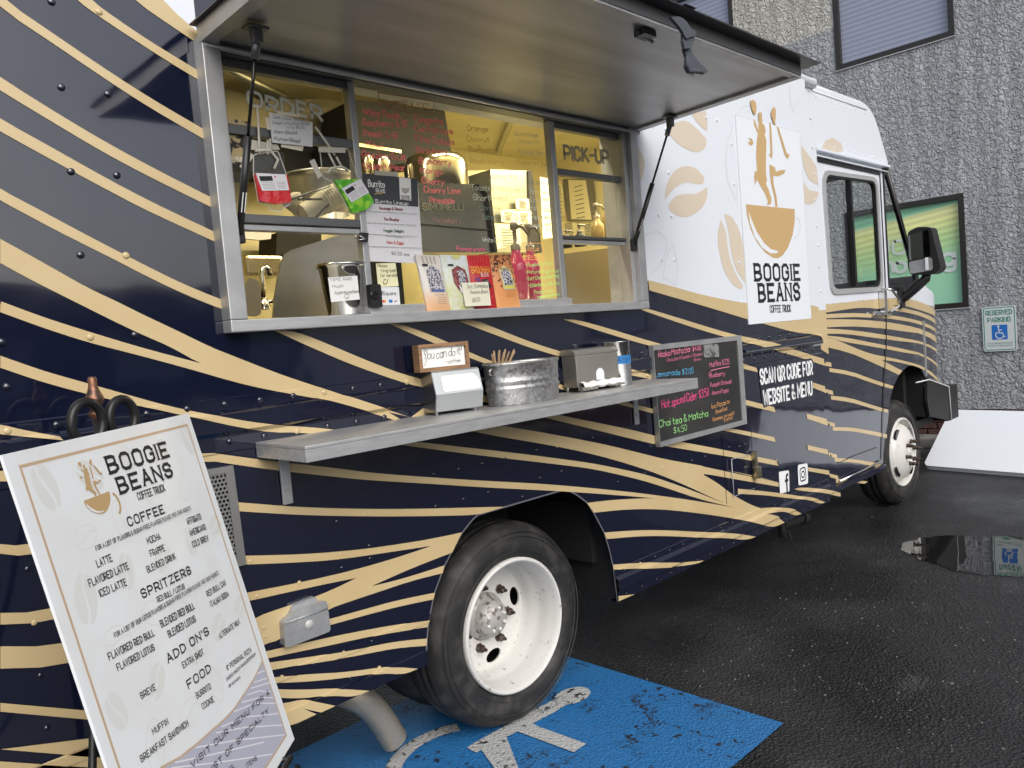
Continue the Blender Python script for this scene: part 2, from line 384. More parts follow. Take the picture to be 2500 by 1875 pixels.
# puddle: a thin sheet of standing water beside the wall
pd = [(4.447,-.307),(4.55,-.27),(4.744,-.318),(4.83,-.38),(4.905,-.479),(4.95,-.62),(5.05,-.80),(5.12,-1.1),(5.2,-1.5),(5.0,-1.9),(4.6,-2.0),(4.3,-1.6),(4.232,-1.022),(4.17,-.86),(4.16,-.706),(4.24,-.6),(4.307,-.462),(4.36,-.40)]
pd = rquad(pd, .04, 3)
_r = random.Random(2); _p = []
for i,(a,b) in enumerate(pd):
    c,d = pd[(i+1)%len(pd)]; L_ = math.hypot(c-a,d-b); n_ = max(1,int(L_/.03))
    for k in range(n_): _p.append((a+(c-a)*k/n_+_r.uniform(-.012,.012), b+(d-b)*k/n_+_r.uniform(-.012,.012)))
pd = _p
WATER = mat('standing_water', (.012,.012,.012), .015, spec=1.0, ior=1.75, bump=(3.5,.0012,2))
struct('puddle', MB().flat(GROUNDF, pd, .003), WATER)
gs = MB(); _r = random.Random(9)
for k in range(900):
    x = _r.uniform(2.0,9.0); y = _r.uniform(-3.2,.2); q = _r.uniform(.0018,.0045)*(1+.5*(x > 5))
    if _r.random() < .25: x = _r.uniform(2.05,3.6); y = _r.uniform(-1.6,-.1)
    v = [Vector((x+q*_r.uniform(.5,1.3)*math.cos(a),y+q*_r.uniform(.5,1.3)*math.sin(a),.001)) for a in (0,1.57,3.14,4.71)]+[Vector((x,y,.001+q*.8))]
    gs.add(v, [(0,1,4),(1,2,4),(2,3,4),(3,0,4)])
struct('gravel', gs, mat('loose_grit',(.20,.19,.175),.8,noise=(9,(.07,.065,.06),.4,.6)), 'stuff')

# ---------------- building with stucco wall ----------------
def stucco():
    m = bpy.data.materials.new('grey_stucco'); m.use_nodes = True; n = m.node_tree; b = n.nodes['Principled BSDF']; L = n.links.new
    g = n.nodes.new('ShaderNodeNewGeometry'); sep = n.nodes.new('ShaderNodeSeparateXYZ'); L(g.outputs['Position'], sep.inputs[0])
    t = n.nodes.new('ShaderNodeTexNoise'); t.inputs['Scale'].default_value = 24; t.inputs['Detail'].default_value = 3.5; t.inputs['Roughness'].default_value = .55; t.inputs['Distortion'].default_value = .9
    L(g.outputs['Position'], t.inputs['Vector'])
    r = n.nodes.new('ShaderNodeMapRange'); r.inputs[1].default_value = .36; r.inputs[2].default_value = .62; L(t.outputs['Fac'], r.inputs[0])
    bp = n.nodes.new('ShaderNodeBump'); bp.inputs['Distance'].default_value = .026; bp.inputs['Strength'].default_value = 1; L(r.outputs[0], bp.inputs['Height']); L(bp.outputs[0], b.inputs['Normal'])
    # cream paint above a painted line, on the far side of the upper window
    a = n.nodes.new('ShaderNodeMath'); a.operation = 'GREATER_THAN'; a.inputs[1].default_value = 4.687; L(sep.outputs['Z'], a.inputs[0])
    c = n.nodes.new('ShaderNodeMath'); c.operation = 'GREATER_THAN'; c.inputs[1].default_value = 1.3; L(sep.outputs['Y'], c.inputs[0])
    d = n.nodes.new('ShaderNodeMath'); d.operation = 'MULTIPLY'; L(a.outputs[0], d.inputs[0]); L(c.outputs[0], d.inputs[1])
    mix = n.nodes.new('ShaderNodeMix'); mix.data_type = 'RGBA'; mix.inputs[6].default_value = (.43,.445,.465,1); mix.inputs[7].default_value = (.62,.60,.54,1); L(d.outputs[0], mix.inputs[0])
    st = n.nodes.new('ShaderNodeTexNoise'); st.inputs['Scale'].default_value = 3; st.inputs['Detail'].default_value = 5
    mp = n.nodes.new('ShaderNodeMapping'); mp.inputs['Scale'].default_value = (1,3,.25); L(g.outputs['Position'], mp.inputs[0]); L(mp.outputs[0], st.inputs['Vector'])
    r2 = n.nodes.new('ShaderNodeMapRange'); r2.inputs[1].default_value = .3; r2.inputs[2].default_value = .7; r2.inputs[3].default_value = .74; r2.inputs[4].default_value = 1.18; L(st.outputs['Fac'], r2.inputs[0])
    mu = n.nodes.new('ShaderNodeVectorMath'); mu.operation = 'SCALE'; L(mix.outputs[2], mu.inputs[0]); L(r2.outputs[0], mu.inputs['Scale']); L(mu.outputs[0], b.inputs['Base Color'])
    b.inputs['Roughness'].default_value = .62
    return m
STUC = stucco()
WX = 8.57
bld = thing('building', 'grey stucco building wall behind the front of the truck, with dark framed windows', 'building', (WX,0,0))
wins = [(.385,1.60,4.215,5.75),(.375,1.60,1.440,2.62),(2.83,4.04,4.215,5.75),(2.83,4.04,1.44,2.62),(5.3,6.5,4.215,5.75),(-5.6,-4.4,4.215,5.75),(-5.6,-4.4,1.44,2.62)]
XF = xface_at(WX)
wb = MB().prism(XF, [(-14,.37),(9,.37),(9,7.5),(-14,7.5)], -.30, 0, holes=[[(a,c),(b,c),(b,d),(a,d)] for a,b,c,d in wins])
obj('wall', wb, STUC, bld)
obj('wall', MB().box((WX+.32,-14,0),(WX+8,9,7.4)), mat('inside_dark',(.03,.03,.03),.9), bld)
BRICK = mat('red_brick', (.10,.045,.035), .8, noise=(30,(.06,.03,.025),.4,.6)); MORT = mat('mortar', (.09,.085,.08), .9)
obj('footing', MB().box((WX+.02,-14,0),(WX+.3,9,.37)), MORT, bld)
brme = MB().bbox((-.09+WX-WX,-.095,-.03),(0,.095,.03),.004).mesh('brick', BRICK)
for r in range(5):
    for i in range(9):
        place('brick', brme, (WX+.075, .02+i*.205+(r%2)*.1, .04+r*.073), bld)
obj('brick_course', MB().box((WX+.012,-14,.0),(WX+.2,-.12,.365)), BRICK, bld)
FR = mat('dark_brown_window_frame', (.022,.018,.016), .4)
def blindglass():
    m = mat('sky_tinted_blind_glass', (.26,.28,.37), .12, coat=.4)  # bluish sky reflection and pale blind slats painted into the pane colour
    n = m.node_tree; b = n.nodes['Principled BSDF']; L = n.links.new
    g = n.nodes.new('ShaderNodeNewGeometry'); sp = n.nodes.new('ShaderNodeSeparateXYZ'); L(g.outputs['Position'], sp.inputs[0])
    ml = n.nodes.new('ShaderNodeMath'); ml.operation = 'MULTIPLY'; ml.inputs[1].default_value = 120; L(sp.outputs['Z'], ml.inputs[0])
    sn = n.nodes.new('ShaderNodeMath'); sn.operation = 'SINE'; L(ml.outputs[0], sn.inputs[0])
    r = n.nodes.new('ShaderNodeMapRange'); r.inputs[1].default_value = -1; r.inputs[2].default_value = 1; L(sn.outputs[0], r.inputs[0])
    mx = n.nodes.new('ShaderNodeMix'); mx.data_type = 'RGBA'; mx.inputs[6].default_value = (.24,.26,.35,1); mx.inputs[7].default_value = (.33,.36,.45,1); L(r.outputs[0], mx.inputs[0]); L(mx.outputs[2], b.inputs['Base Color'])
    return m
SKYG = blindglass()
def bluegreen():
    m = bpy.data.materials.new('green_window_print'); m.use_nodes = True; n = m.node_tree; b = n.nodes['Principled BSDF']; L = n.links.new
    g = n.nodes.new('ShaderNodeNewGeometry'); sp = n.nodes.new('ShaderNodeSeparateXYZ'); L(g.outputs['Position'], sp.inputs[0])
    w = n.nodes.new('ShaderNodeMath'); w.operation = 'MULTIPLY_ADD'; w.inputs[1].default_value = .12; L(sp.outputs['Y'], w.inputs[0]); L(sp.outputs['Z'], w.inputs[2])
    cr = n.nodes.new('ShaderNodeValToRGB'); cr.color_ramp.elements[0].position = 0; cr.color_ramp.elements[0].color = (.36,.72,.50,1)  # print colours, lightened to include the pale reflection of the glass
    for p,c in ((.42,(.38,.74,.46,1)),(.5,(.46,.76,.40,1)),(.62,(.58,.80,.36,1)),(.78,(.88,.90,.38,1)),(.86,(.84,.88,.42,1)),(.875,(.30,.66,.42,1))):
        e = cr.color_ramp.elements.new(p); e.color = c
    cr.color_ramp.elements[-1].color = (.26,.60,.38,1)
    r = n.nodes.new('ShaderNodeMapRange'); r.inputs[1].default_value = 1.5; r.inputs[2].default_value = 2.75; L(w.outputs[0], r.inputs[0]); L(r.outputs[0], cr.inputs[0])
    wv = n.nodes.new('ShaderNodeMath'); wv.operation = 'SINE'; ml = n.nodes.new('ShaderNodeMath'); ml.operation = 'MULTIPLY'; ml.inputs[1].default_value = 95; L(w.outputs[0], ml.inputs[0]); L(ml.outputs[0], wv.inputs[0])
    r2 = n.nodes.new('ShaderNodeMapRange'); r2.inputs[1].default_value = -1; r2.inputs[2].default_value = 1; r2.inputs[3].default_value = .84; r2.inputs[4].default_value = 1.06; L(wv.outputs[0], r2.inputs[0])
    gt = n.nodes.new('ShaderNodeMapRange'); gt.inputs[1].default_value = .45; gt.inputs[2].default_value = .6; L(r.outputs[0], gt.inputs[0])
    mm = n.nodes.new('ShaderNodeMix'); mm.data_type = 'FLOAT'; L(gt.outputs[0], mm.inputs[0]); mm.inputs[2].default_value = 1; L(r2.outputs[0], mm.inputs[3])
    mu = n.nodes.new('ShaderNodeVectorMath'); mu.operation = 'SCALE'; L(cr.outputs[0], mu.inputs[0]); L(mm.outputs[0], mu.inputs['Scale']); L(mu.outputs[0], b.inputs['Base Color'])
    b.inputs['Roughness'].default_value = .35; b.inputs['Coat Weight'].default_value = .2
    return m
GREEN = bluegreen()
slat = MB().box((0,-.55,-.010),(.02,.55,.010))
SLM = mat('window_blind_slat', (.42,.44,.50), .35, coat=.3)
for wi,(a,b,c,d) in enumerate(wins):
    f = .055
    fo = obj('window', MB().prism(XF, [(a,c),(b,c),(b,d),(a,d)], -.12, .012, holes=[[(a+f,c+f),(b-f,c+f),(b-f,d-f),(a+f,d-f)]]), FR, bld)
    gm = GREEN if wi == 1 else SKYG
    obj('pane', MB().flat(XF, [(a+f,c+f),(b-f,c+f),(b-f,d-f),(a+f,d-f)], -.04), gm, fo)
    obj('sill', MB().box((WX-.014,a-.012,c-.012),(WX+.02,b+.012,c-.001)), mat('sill_caulk',(.4,.4,.4),.6), fo)
WP = mat('white_window_print', (.72,.76,.74), .5)
PF = xface_at(WX+.034)
for s_,q,hh in (('g',[(0.6137,1.9041),(0.4952,1.893)],.155),('O',[(1.1092,2.0829),(0.9775,2.0654)],.20),('o',[(1.0949,1.8827),(0.9873,1.8701)],.15),('N',[(1.287,2.1065),(1.1585,2.0895)],.20),('n',[(1.2186,1.8972),(1.1196,1.8819)],.15)):
    mb = MB(); text_mb(mb, PF, s_, q[0], (q[1][0]-q[0][0],0), hh*(12/7 if s_ in 'gon' else 1)*.72, .20, smooth=True)
    obj('lettering', mb, WP, bld)

# reserved-parking sign on the wall
sg = [(0.2545,1.4252),(-0.0451,1.4219),(0.2698,0.9807),(-0.032,0.9575)]
sy0, sz1 = sg[0][0], sg[0][1]; sw, sh_ = .302, .457
sgn = thing('parking_sign', 'white and green reserved parking sign with a blue wheelchair symbol, on the stucco wall', 'sign', (8.55,sy0-sw/2,sz1-sh_/2))
SF = (Vector((8.552,sy0,sz1-sh_)), Vector((0,-1,0)), Vector((0,0,1)), Vector((-1,0,0)))
SW = mat('sign_white', (.66,.70,.69), .35); SG = mat('sign_green', (.03,.26,.17), .4); SB = mat('sign_blue', (.02,.16,.55), .4)
obj('plate', MB().prism(SF, rrect(0,0,sw,sh_,.025), -.004, .002), SW, sgn)
obj('border', MB().flat(SF, rrect(.010,.010,sw-.010,sh_-.010,.02), .0026, holes=[rrect(.018,.018,sw-.018,sh_-.018,.016)]), SG, sgn)
for s_,x0,x1,y,hh in (('RESERVED',.035,.267,.372,.045),('PARKING',.05,.252,.298,.045),):
    mb = MB(); text_mb(mb, SF, s_, (x0,y), (x1-x0,0), hh, .16, d=.003); obj('lettering', mb, SG, sgn)
obj('symbol_panel', MB().flat(SF, rrect(.082,.118,.222,.268,.008), .003), SB, sgn)
wc = MB(); wc.flat(SF, arc(.142,.252,.011,0,360,12)[:-1], .0036)
wc.ribbon(SF, [(.143,.24),(.147,.185),(.178,.185),(.190,.145),(.204,.148)], .010, .0037); wc.ribbon(SF, [(.145,.215),(.176,.215)], .009, .0041)
wc.ribbon(SF, arc(.152,.165,.036,125,350,16), .010, .0039); obj('symbol', wc, SW, sgn)
for s_,y in (('STATE DISABLED PARKING',.075),('PERMIT REQUIRED',.05)):
    mb = MB(); text_mb(mb, SF, s_, (.04,y), (.222,0), .013, .14, d=.003); obj('lettering', mb, SG, sgn)

# white folding table leaning on its long side
tb = thing('folding_table', 'white plastic folding table lying on its long edge, leaning back beside the front wheel', 'table', (7.05,-.8,0))
p0 = Vector((7.05,.395,.012)); e1 = Vector((-.127,-1,0)).normalized()
top = Vector((7.884,.436,0)); 
e2 = (Vector((7.66,.40,.46))-p0); e2 = (e2-e1*e2.dot(e1)); TH = e2.length; e2.normalize(); en = e1.cross(e2).normalized()
if en.x > 0: en = -en
TF = (p0, e1, e2, en)
TABW = mat('white_table_plastic', (.76,.79,.84), .38, bump=(60,.0004))
TABE = mat('grey_table_rim', (.30,.31,.33), .5)
obj('tabletop', MB().prism(TF, rrect(0,.012,2.44,.012+.745,.05), -.012, .022), TABW, tb)
obj('rim', MB().prism(TF, rrect(.004,.0,2.436,.76,.05), -.035, -.012), TABE, tb)
obj('leg', MB().tube([p0+e1*.4+e2*.1-en*.05, p0+e1*.4+e2*.66-en*.05], .014), BLACK, tb)
obj('leg', MB().tube([p0+e1*2.0+e2*.1-en*.05, p0+e1*2.0+e2*.66-en*.05], .014), BLACK, tb)
# concrete wheel stop / curb under the wall
struct('kerb', MB().bbox((8.15,-14,0),(8.45,9,.11),.02), mat('dirty_concrete',(.16,.155,.145),.8,noise=(6,(.08,.075,.07),.4,.6)))
# across the parking lot, behind the viewer (seen only as reflections)
ob = thing('warehouse', 'long low dark building across the parking lot behind the viewer', 'building', (0,-34,0))
obj('wall', MB().box((-60,-44,0),(34,-34,4.6)), mat('dark_siding',(.045,.045,.05),.7), ob)
obj('roof', MB().box((-60.4,-44.4,4.6),(34.4,-33.6,5.0)), mat('roof_trim',(.09,.09,.1),.6), ob)
wme = MB().box((-1.4,0,-1),(1.4,.08,1)).mesh('window', mat('far_glass',(.3,.33,.36),.1))
for i in range(14): place('window', wme, (-48+i*6,-34.0,1.9), ob)
TRK = mat('tree_bark',(.05,.04,.03),.9); LEAF = mat('dark_evergreen_foliage',(.02,.032,.02),.8)
for k,(tx,ty,th) in enumerate(((-16,-27,6.0),(-6,-30,4.8),(-25,-24,5.5))):
    t = thing('pine_tree', ('tallest dark evergreen across the lot','smallest dark evergreen across the lot','farthest dark evergreen across the lot')[k], 'tree', (tx,ty,0), 'evergreens across the lot')
    obj('trunk', MB().tube([(tx,ty,0),(tx,ty,th*.9)], [.2,.04], 8), TRK, t)
    mb = MB(); rr = random.Random(k)
    for i in range(1500):
        hgt = rr.uniform(.12,1); rad = (1-hgt)*th*.28+.1; a = rr.uniform(0,6.28); q = rr.uniform(.3,1)*rad
        c = Vector((tx+q*math.cos(a),ty+q*math.sin(a),hgt*th)); v = [Vector((rr.uniform(-.25,.25),rr.uniform(-.25,.25),rr.uniform(-.2,.2))) for _ in range(3)]
        mb.add([c+w for w in v],[(0,1,2)])
    obj('crown', mb, LEAF, t)

# ================= THE TRUCK =================
truck = thing('food_truck', 'navy, gold and white step van coffee truck with its serving window awning open', 'food truck', (1.5,1.0,0))
RAILU = [(1.421,0),(1.418,-.004),(1.386,-.004),(1.374,-.019),(1.326,-.019),(1.314,-.004),(1.268,-.004),(1.265,0)]
SKM = [(.479,0),(.476,-.004),(.448,-.004),(.435,-.022),(.390,-.022),(.376,-.004),(.30,-.004)]
SKR = [(.600,0),(.597,-.004),(.572,-.004),(.569,0),(.480,0),(.477,-.009),(.40,-.009)]
def interp(P, z):
    if z >= P[0][0] or z < P[-1][0]: return 0.0
    for (a,b),(c,d) in zip(P, P[1:]):
        if c <= z <= a: return b+(d-b)*(a-z)/(a-c)
    return 0.0
def surf(x, z):
    if z > 1.2: return interp(RAILU, z)
    if z < .62: return interp(SKR if x < 1.5 else SKM, z)
    return 0.0
def drape(name, polys, m, eps, fn=surf, parent=truck, holes=(), zcuts=None, xcuts=(), label=None):
    mb = MB()
    for p in polys: mb.flat(((Vector((0,0,0))), Vector((1,0,0)), Vector((0,0,1)), Vector((0,-1,0))), p, 0, holes)
    bm = bmesh.new(); vs = [bm.verts.new(v) for v in mb.v]
    for f in mb.f:
        try: bm.faces.new([vs[i] for i in f])
        except ValueError: pass
    if zcuts is None: zcuts = [a for a,_ in RAILU+SKM+SKR]
    zs = [v.co.z for v in bm.verts]; zl, zh = min(zs), max(zs)
    for z in zcuts:
        if zl < z < zh: bmesh.ops.bisect_plane(bm, geom=bm.verts[:]+bm.edges[:]+bm.faces[:], plane_co=(0,0,z), plane_no=(0,0,1))
    for x in xcuts: bmesh.ops.bisect_plane(bm, geom=bm.verts[:]+bm.edges[:]+bm.faces[:], plane_co=(x,0,0), plane_no=(1,0,0))
    for v in bm.verts: v.co.y = fn(v.co.x, v.co.z)-eps
    off = root_loc(parent)
    for v in bm.verts: v.co -= off
    me = bpy.data.meshes.new(name); bm.to_mesh(me); bm.free(); me.materials.append(m)
    o = bpy.data.objects.new(name, me); COL.objects.link(o); o.parent = parent
    if label: o['label'] = label
    return o
WIN = [(.445,1.628),(2.31,1.628),(2.31,2.40),(.445,2.40)]
ARCH = [(.979,.432),(.991,.51),(1.006,.575),(1.042,.664),(1.096,.744),(1.150,.803),(1.192,.843),(1.244,.877),(1.27,.888),(1.755,.888),(1.82,.850),(1.881,.805),(1.917,.753),(1.974,.656),(2.0,.575),(2.018,.491),(2.028,.335)]
body = [(-1.1,.432)]+ARCH+[(4.18,.335),(4.18,2.93),(-1.1,2.93)]
drape('body_side', [body], NAVY, 0, holes=[WIN])
WHITEL = [(.40,2.433),(-1.1,3.4)]
drape('wrap_panel', [[(0.4028,2.4349),(.403,2.93),(-.6,2.93),(-.6,2.93),(0.3106,2.4989)]], WHITE, .0012, label='white wrap above the top gold stripe')
wr = [(2.4245,1.7298),(2.6001,1.7018),(2.8365,1.657),(3.1332,1.6167),(3.3237,1.5964),(3.7018,1.5713),(4.0947,1.5644)]
drape('wrap_panel', [[(2.36,2.93),(2.36,1.60)]+wr+[(4.18,1.545),(4.18,2.93)]], WHITE, .0012, label='white wrap around the coffee truck sign')
ST = [
 ['tl', [(0.2407,2.4825),(0.3106,2.4989),(0.4042,2.4352),(0.4024,2.401),(0.3218,2.4402)]],
]
E = [0.0018]
def chaikin(poly, lim=28):
    out = []; n = len(poly)
    for i in range(n):
        a,b,c = Vector(poly[i-1]),Vector(poly[i]),Vector(poly[(i+1)%n])
        d1 = b-a; d2 = c-b
        if d1.length > .03 and d2.length > .03 and math.degrees(d1.angle(d2,9)) < lim:
            out += [tuple(b-d1*.25),tuple(b+d2*.25)]
        else: out.append(tuple(b))
    return out
def stripe(poly):
    E[0] += .00006
    poly = chaikin(chaikin(poly))
    return drape('stripe', [poly], GOLD, E[0])
def UL(U, Lw): return list(U)+list(reversed(Lw))
stripe([(0.2407,2.4825),(-.5,3.0),(-.1,2.95)]+[(0.3106,2.4989),(0.4042,2.4352),(0.4038,2.4013),(0.3218,2.4402)])
stripe(UL([(-.5,3.0)]+[(0.1335,2.4575),(0.1933,2.4232),(0.2721,2.3819),(0.4025,2.324)], [(-.6,2.98)]+[(0.1002,2.4497),(0.1528,2.4185),(0.2495,2.3689),(0.311,2.3391),(0.4029,2.2973)]))
stripe(UL([(-.5,2.80)]+[(-0.0594,2.4124),(0.0331,2.3585),(0.1398,2.2955),(0.2561,2.2317),(0.4038,2.1624)], [(-.5,2.745)]+[(-0.0684,2.3904),(0.0305,2.334),(0.1371,2.2701),(0.2532,2.2052),(0.404,2.1336)]))
stripe(UL([(-.5,2.50)]+[(-0.0853,2.2287),(0.0131,2.1693),(0.1201,2.1093),(0.2367,2.0509),(0.4118,1.9719)], [(-.5,2.45)]+[(-0.0886,2.1974),(0.0102,2.1409),(0.1169,2.0798),(0.2337,2.0223),(0.4103,1.9444)]))
stripe(UL([(-.5,2.38)]+[(-0.0955,2.131),(0.0035,2.078),(0.1104,2.0185),(0.2269,1.9585),(0.4158,1.8744)], [(-.5,2.33)]+[(-0.0986,2.1017),(0.0003,2.0475),(0.1074,1.9898),(0.2238,1.9299),(0.4152,1.8468)]))
stripe(UL([(-.5,2.24)]+[(-0.1127,1.9665),(-0.0563,1.9347),(0.0026,1.9004),(0.0642,1.8645),(0.1289,1.828),(0.1968,1.7901),(0.2682,1.7514),(0.3439,1.716),(0.4169,1.6855)], [(-.5,2.19)]+[(-0.1155,1.9402),(-0.0592,1.9069),(-0.0004,1.872),(0.0614,1.8379),(0.1261,1.8022),(0.1939,1.7632),(0.2654,1.7253),(0.341,1.6893),(0.4169,1.6586)]))
# the wide stripe and the one it swallows
stripe([(-0.1248,1.8507),(-0.0689,1.8144),(-0.0106,1.7751),(0.0504,1.7339),(0.1151,1.6982),(0.1827,1.6582),(0.254,1.6188),(0.3494,1.5636),(0.3952,1.5422),(0.5412,1.4725),(0.6718,1.4187),(1.0059,1.2811),(1.0718,1.3101),(1.4297,1.1928),(1.6061,1.1477),(1.8201,1.0884),(2.056,1.0205),(2.3167,0.9369),(2.458,0.8915),(2.7678,0.8064),(2.7775,0.7485),(2.7281,0.6927),(2.6257,0.7311),(2.4479,0.8097),(2.3082,0.8681),(2.0492,0.9649),(1.8145,1.0415),(1.6009,1.1029),(1.4062,1.1561),(1.2716,1.1965),(0.9168,1.3105),(1.003,1.2549),(0.7315,1.364),(0.536,1.4246),(0.4219,1.4857),(0.3231,1.5142),(0.2387,1.5727),(0.177,1.605),(0.1093,1.6438),(0.045,1.6832),(-0.0164,1.7208),(-0.075,1.7567),(-0.1307,1.7946)])
stripe(UL([(-0.1399,1.7058),(-0.0521,1.6631),(0.0509,1.6206),(0.1536,1.5796),(0.2743,1.5361),(0.4219,1.4857),(0.5389,1.4518),(0.6581,1.4115)], [(-0.1426,1.68),(-0.0548,1.6373),(0.0398,1.5966),(0.1335,1.5641),(0.2719,1.5135),(0.4187,1.4557),(0.5354,1.4192),(0.6553,1.3861)]))
stripe([(2.6868,0.8279),(3.0244,0.7272),(3.5363,0.5759),(2.9847,0.746),(3.2632,0.6656),(3.5367,0.5757),(3.5336,0.5518),(3.0244,0.6949),(2.7389,0.7761),(2.6631,0.7698)])
stripe([(2.6054,0.8258),(2.7386,0.7762),(2.8932,0.6984),(3.0279,0.609),(3.2093,0.5167),(3.3073,0.4779),(3.2667,0.4497),(3.2132,0.4702),(2.9157,0.5931),(2.6257,0.7311),(2.4479,0.8097)])
stripe(UL([(2.3737,1.6078),(2.5829,1.563),(2.9012,1.4922),(3.1481,1.4397),(3.4604,1.389),(3.6717,1.3438),(3.898,1.2954),(4.2172,1.226)], [(2.3377,1.6023),(2.5802,1.5411),(2.8979,1.4662),(3.1083,1.4226),(3.3746,1.3659),(3.6667,1.3058),(3.8933,1.2605),(4.2065,1.1864)]))
stripe(UL([(1.9013,1.5735),(2.1168,1.5237),(2.4872,1.4306),(3.1858,1.2877),(3.3689,1.2441)], [(1.8208,1.577),(2.1139,1.4997),(2.4058,1.4274),(2.8805,1.3288),(3.1919,1.2595),(3.38,1.2187)]))
stripe([(4.0319,1.0995),(4.2072,1.0553),(4.2097,1.0155),(4.0348,1.0652)])
stripe(UL([(1.3359,1.5982),(1.4524,1.5548),(1.7079,1.4673),(2.1871,1.3461),(2.3968,1.2952),(2.6985,1.2188),(3.1899,1.0941),(3.5387,1.0067)], [(1.2556,1.5964),(1.4496,1.5305),(1.6434,1.4644),(2.1838,1.3192),(2.3945,1.2765),(2.6954,1.1936),(3.1957,1.0635),(3.552,0.9755)]))
stripe([(3.9328,0.9193),(4.2057,0.8494),(4.2081,0.8082),(3.936,0.8886)])
stripe(UL([(1.0096,1.5969),(1.1797,1.5333),(1.3472,1.4582),(1.7347,1.3233),(2.1952,1.1916),(2.4062,1.1347),(2.9631,0.9648),(3.0851,0.9495),(3.5166,0.8389)], [(0.9568,1.5994),(1.1768,1.5074),(1.3453,1.4412),(1.7324,1.3033),(2.1354,1.1929),(2.4034,1.1117),(2.9313,0.9664),(3.194,0.8991),(3.5302,0.8094)]))
stripe([(3.9197,0.7304),(4.193,0.6584),(4.1942,0.6277),(3.9208,0.7021)])
stripe(UL([(0.6094,1.5962),(0.7377,1.54),(0.8694,1.4798),(1.0213,1.4169),(1.4223,1.2954),(1.7634,1.188),(2.0666,1.1081),(2.3285,1.0334),(2.4698,0.9864),(2.9498,0.8611),(3.5521,0.6955),(3.5259,0.7105)], [(0.5433,1.5997),(0.6719,1.5359),(0.7985,1.4767),(0.9362,1.422),(1.0092,1.3929),(1.4195,1.2713),(1.6648,1.1934),(1.9416,1.1096),(2.1893,1.0329),(2.3935,0.9719),(2.6165,0.9145),(3.1262,0.7833),(3.5487,0.6695),(3.539,0.6764)]))
stripe([(3.9067,0.5976),(4.1938,0.5269),(4.1953,0.4985),(3.9133,0.5728)])
stripe(UL([(-0.1532,1.5787),(-0.0657,1.5339),(0.0372,1.491),(0.1306,1.451),(0.2121,1.4169),(0.289,1.3897),(0.4673,1.3319),(0.7029,1.286),(0.8356,1.2418)], [(-0.1562,1.5507),(-0.0686,1.5063),(0.0343,1.4641),(0.1284,1.4294),(0.2103,1.4007),(0.4646,1.3078),(0.6189,1.2865),(0.8329,1.218)]))
stripe(UL([(-0.3069,1.4529),(-0.1699,1.4196),(-0.1266,1.4003),(-0.0544,1.3741)], [(-0.3085,1.4366),(-0.1723,1.396),(-0.0553,1.366),(-0.0475,1.363)]))
stripe(UL([(-.5,1.2)]+[(-0.1811,1.3123),(-0.1701,1.3103),(0.2952,1.2799),(0.3749,1.2548),(0.5128,1.2136),(0.6959,1.1635),(0.8231,1.125),(1.0445,1.0699),(1.2954,1.0097),(1.5823,0.9445),(1.741,0.9049),(1.8535,0.8769),(2.1605,0.7963),(2.4367,0.7193),(2.7453,0.6286),(3.0648,0.5294)], [(-.5,1.16)]+[(-0.1836,1.2878),(-0.1672,1.2847),(0.2978,1.2557),(0.3723,1.2314),(0.51,1.1881),(0.6929,1.136),(0.8203,1.1006),(1.042,1.0479),(1.2927,0.9861),(1.5793,0.9193),(1.7383,0.8818),(2.0305,0.81),(2.3701,0.7233),(2.6794,0.6377),(3.0459,0.5295)]))
stripe(UL([(0.9066,1.2194),(1.0267,1.1947),(1.2215,1.1461),(1.4952,1.0784),(1.6995,1.0253),(1.9243,0.9661),(2.1076,0.9098),(2.3056,0.8463),(2.4746,0.7799),(2.6707,0.6994),(2.9157,0.5931),(3.2614,0.4525)], [(0.8765,1.2147),(0.9492,1.1973),(1.2189,1.1237),(1.4924,1.0537),(1.6967,1.0017),(1.9216,0.9429),(2.1044,0.8833),(2.3018,0.8154),(2.5146,0.7303),(2.7465,0.6377),(3.0648,0.5294)]))
stripe([(1.8749,0.8059),(2.0276,0.7862),(2.2237,0.7533),(2.3702,0.7241),(2.6806,0.6467),(3.0651,0.5313),(3.2614,0.4525),(3.3038,0.4508),(3.4627,0.4034),(3.5669,0.3384),(3.4411,0.3385),(3.2955,0.3877),(3.1628,0.4363),(3.085,0.4634),(2.821,0.5464),(2.5032,0.6387),(2.2866,0.6924),(2.0858,0.7305),(1.9173,0.7549)])
stripe([(3.0248,0.4852),(3.2698,0.4736),(3.3073,0.4779),(3.4559,0.4505),(3.5979,0.419),(3.6901,0.3862),(3.7837,0.3427),(3.7127,0.345),(3.5428,0.4102),(3.4273,0.4301),(3.2663,0.4467),(3.1353,0.4515)])
stripe([(3.0885,0.6277),(3.225,0.5948),(3.5432,0.5141),(3.7832,0.4461),(3.8966,0.4197),(4.1015,0.3465),(4.0538,0.3426),(3.8233,0.4212),(3.7394,0.4385),(3.566,0.4838),(3.3773,0.5348),(3.0852,0.6016)])
stripe([(3.7167,0.5011),(3.7904,0.4999),(4.0817,0.4328),(4.3285,0.3584),(4.3252,0.3345),(4.0483,0.4165),(3.9008,0.4507),(3.7877,0.4798)])
stripe(UL([(1.9714,0.6569),(2.2065,0.6123),(2.4173,0.563),(2.7266,0.4803),(2.9847,0.4174),(3.236,0.3355)], [(1.9865,0.6249),(2.2032,0.5851),(2.414,0.5364),(2.7231,0.453),(2.8929,0.415),(3.1274,0.3415)]))
stripe(UL([(2.0142,0.5054),(2.2571,0.4521),(2.3992,0.4164),(2.549,0.3751),(2.7174,0.3401)], [(2.0167,0.4827),(2.254,0.4271),(2.4854,0.3712),(2.6584,0.3389)]))
stripe([(2.0306,0.3619),(2.1452,0.3366),(2.0292,0.3392)])
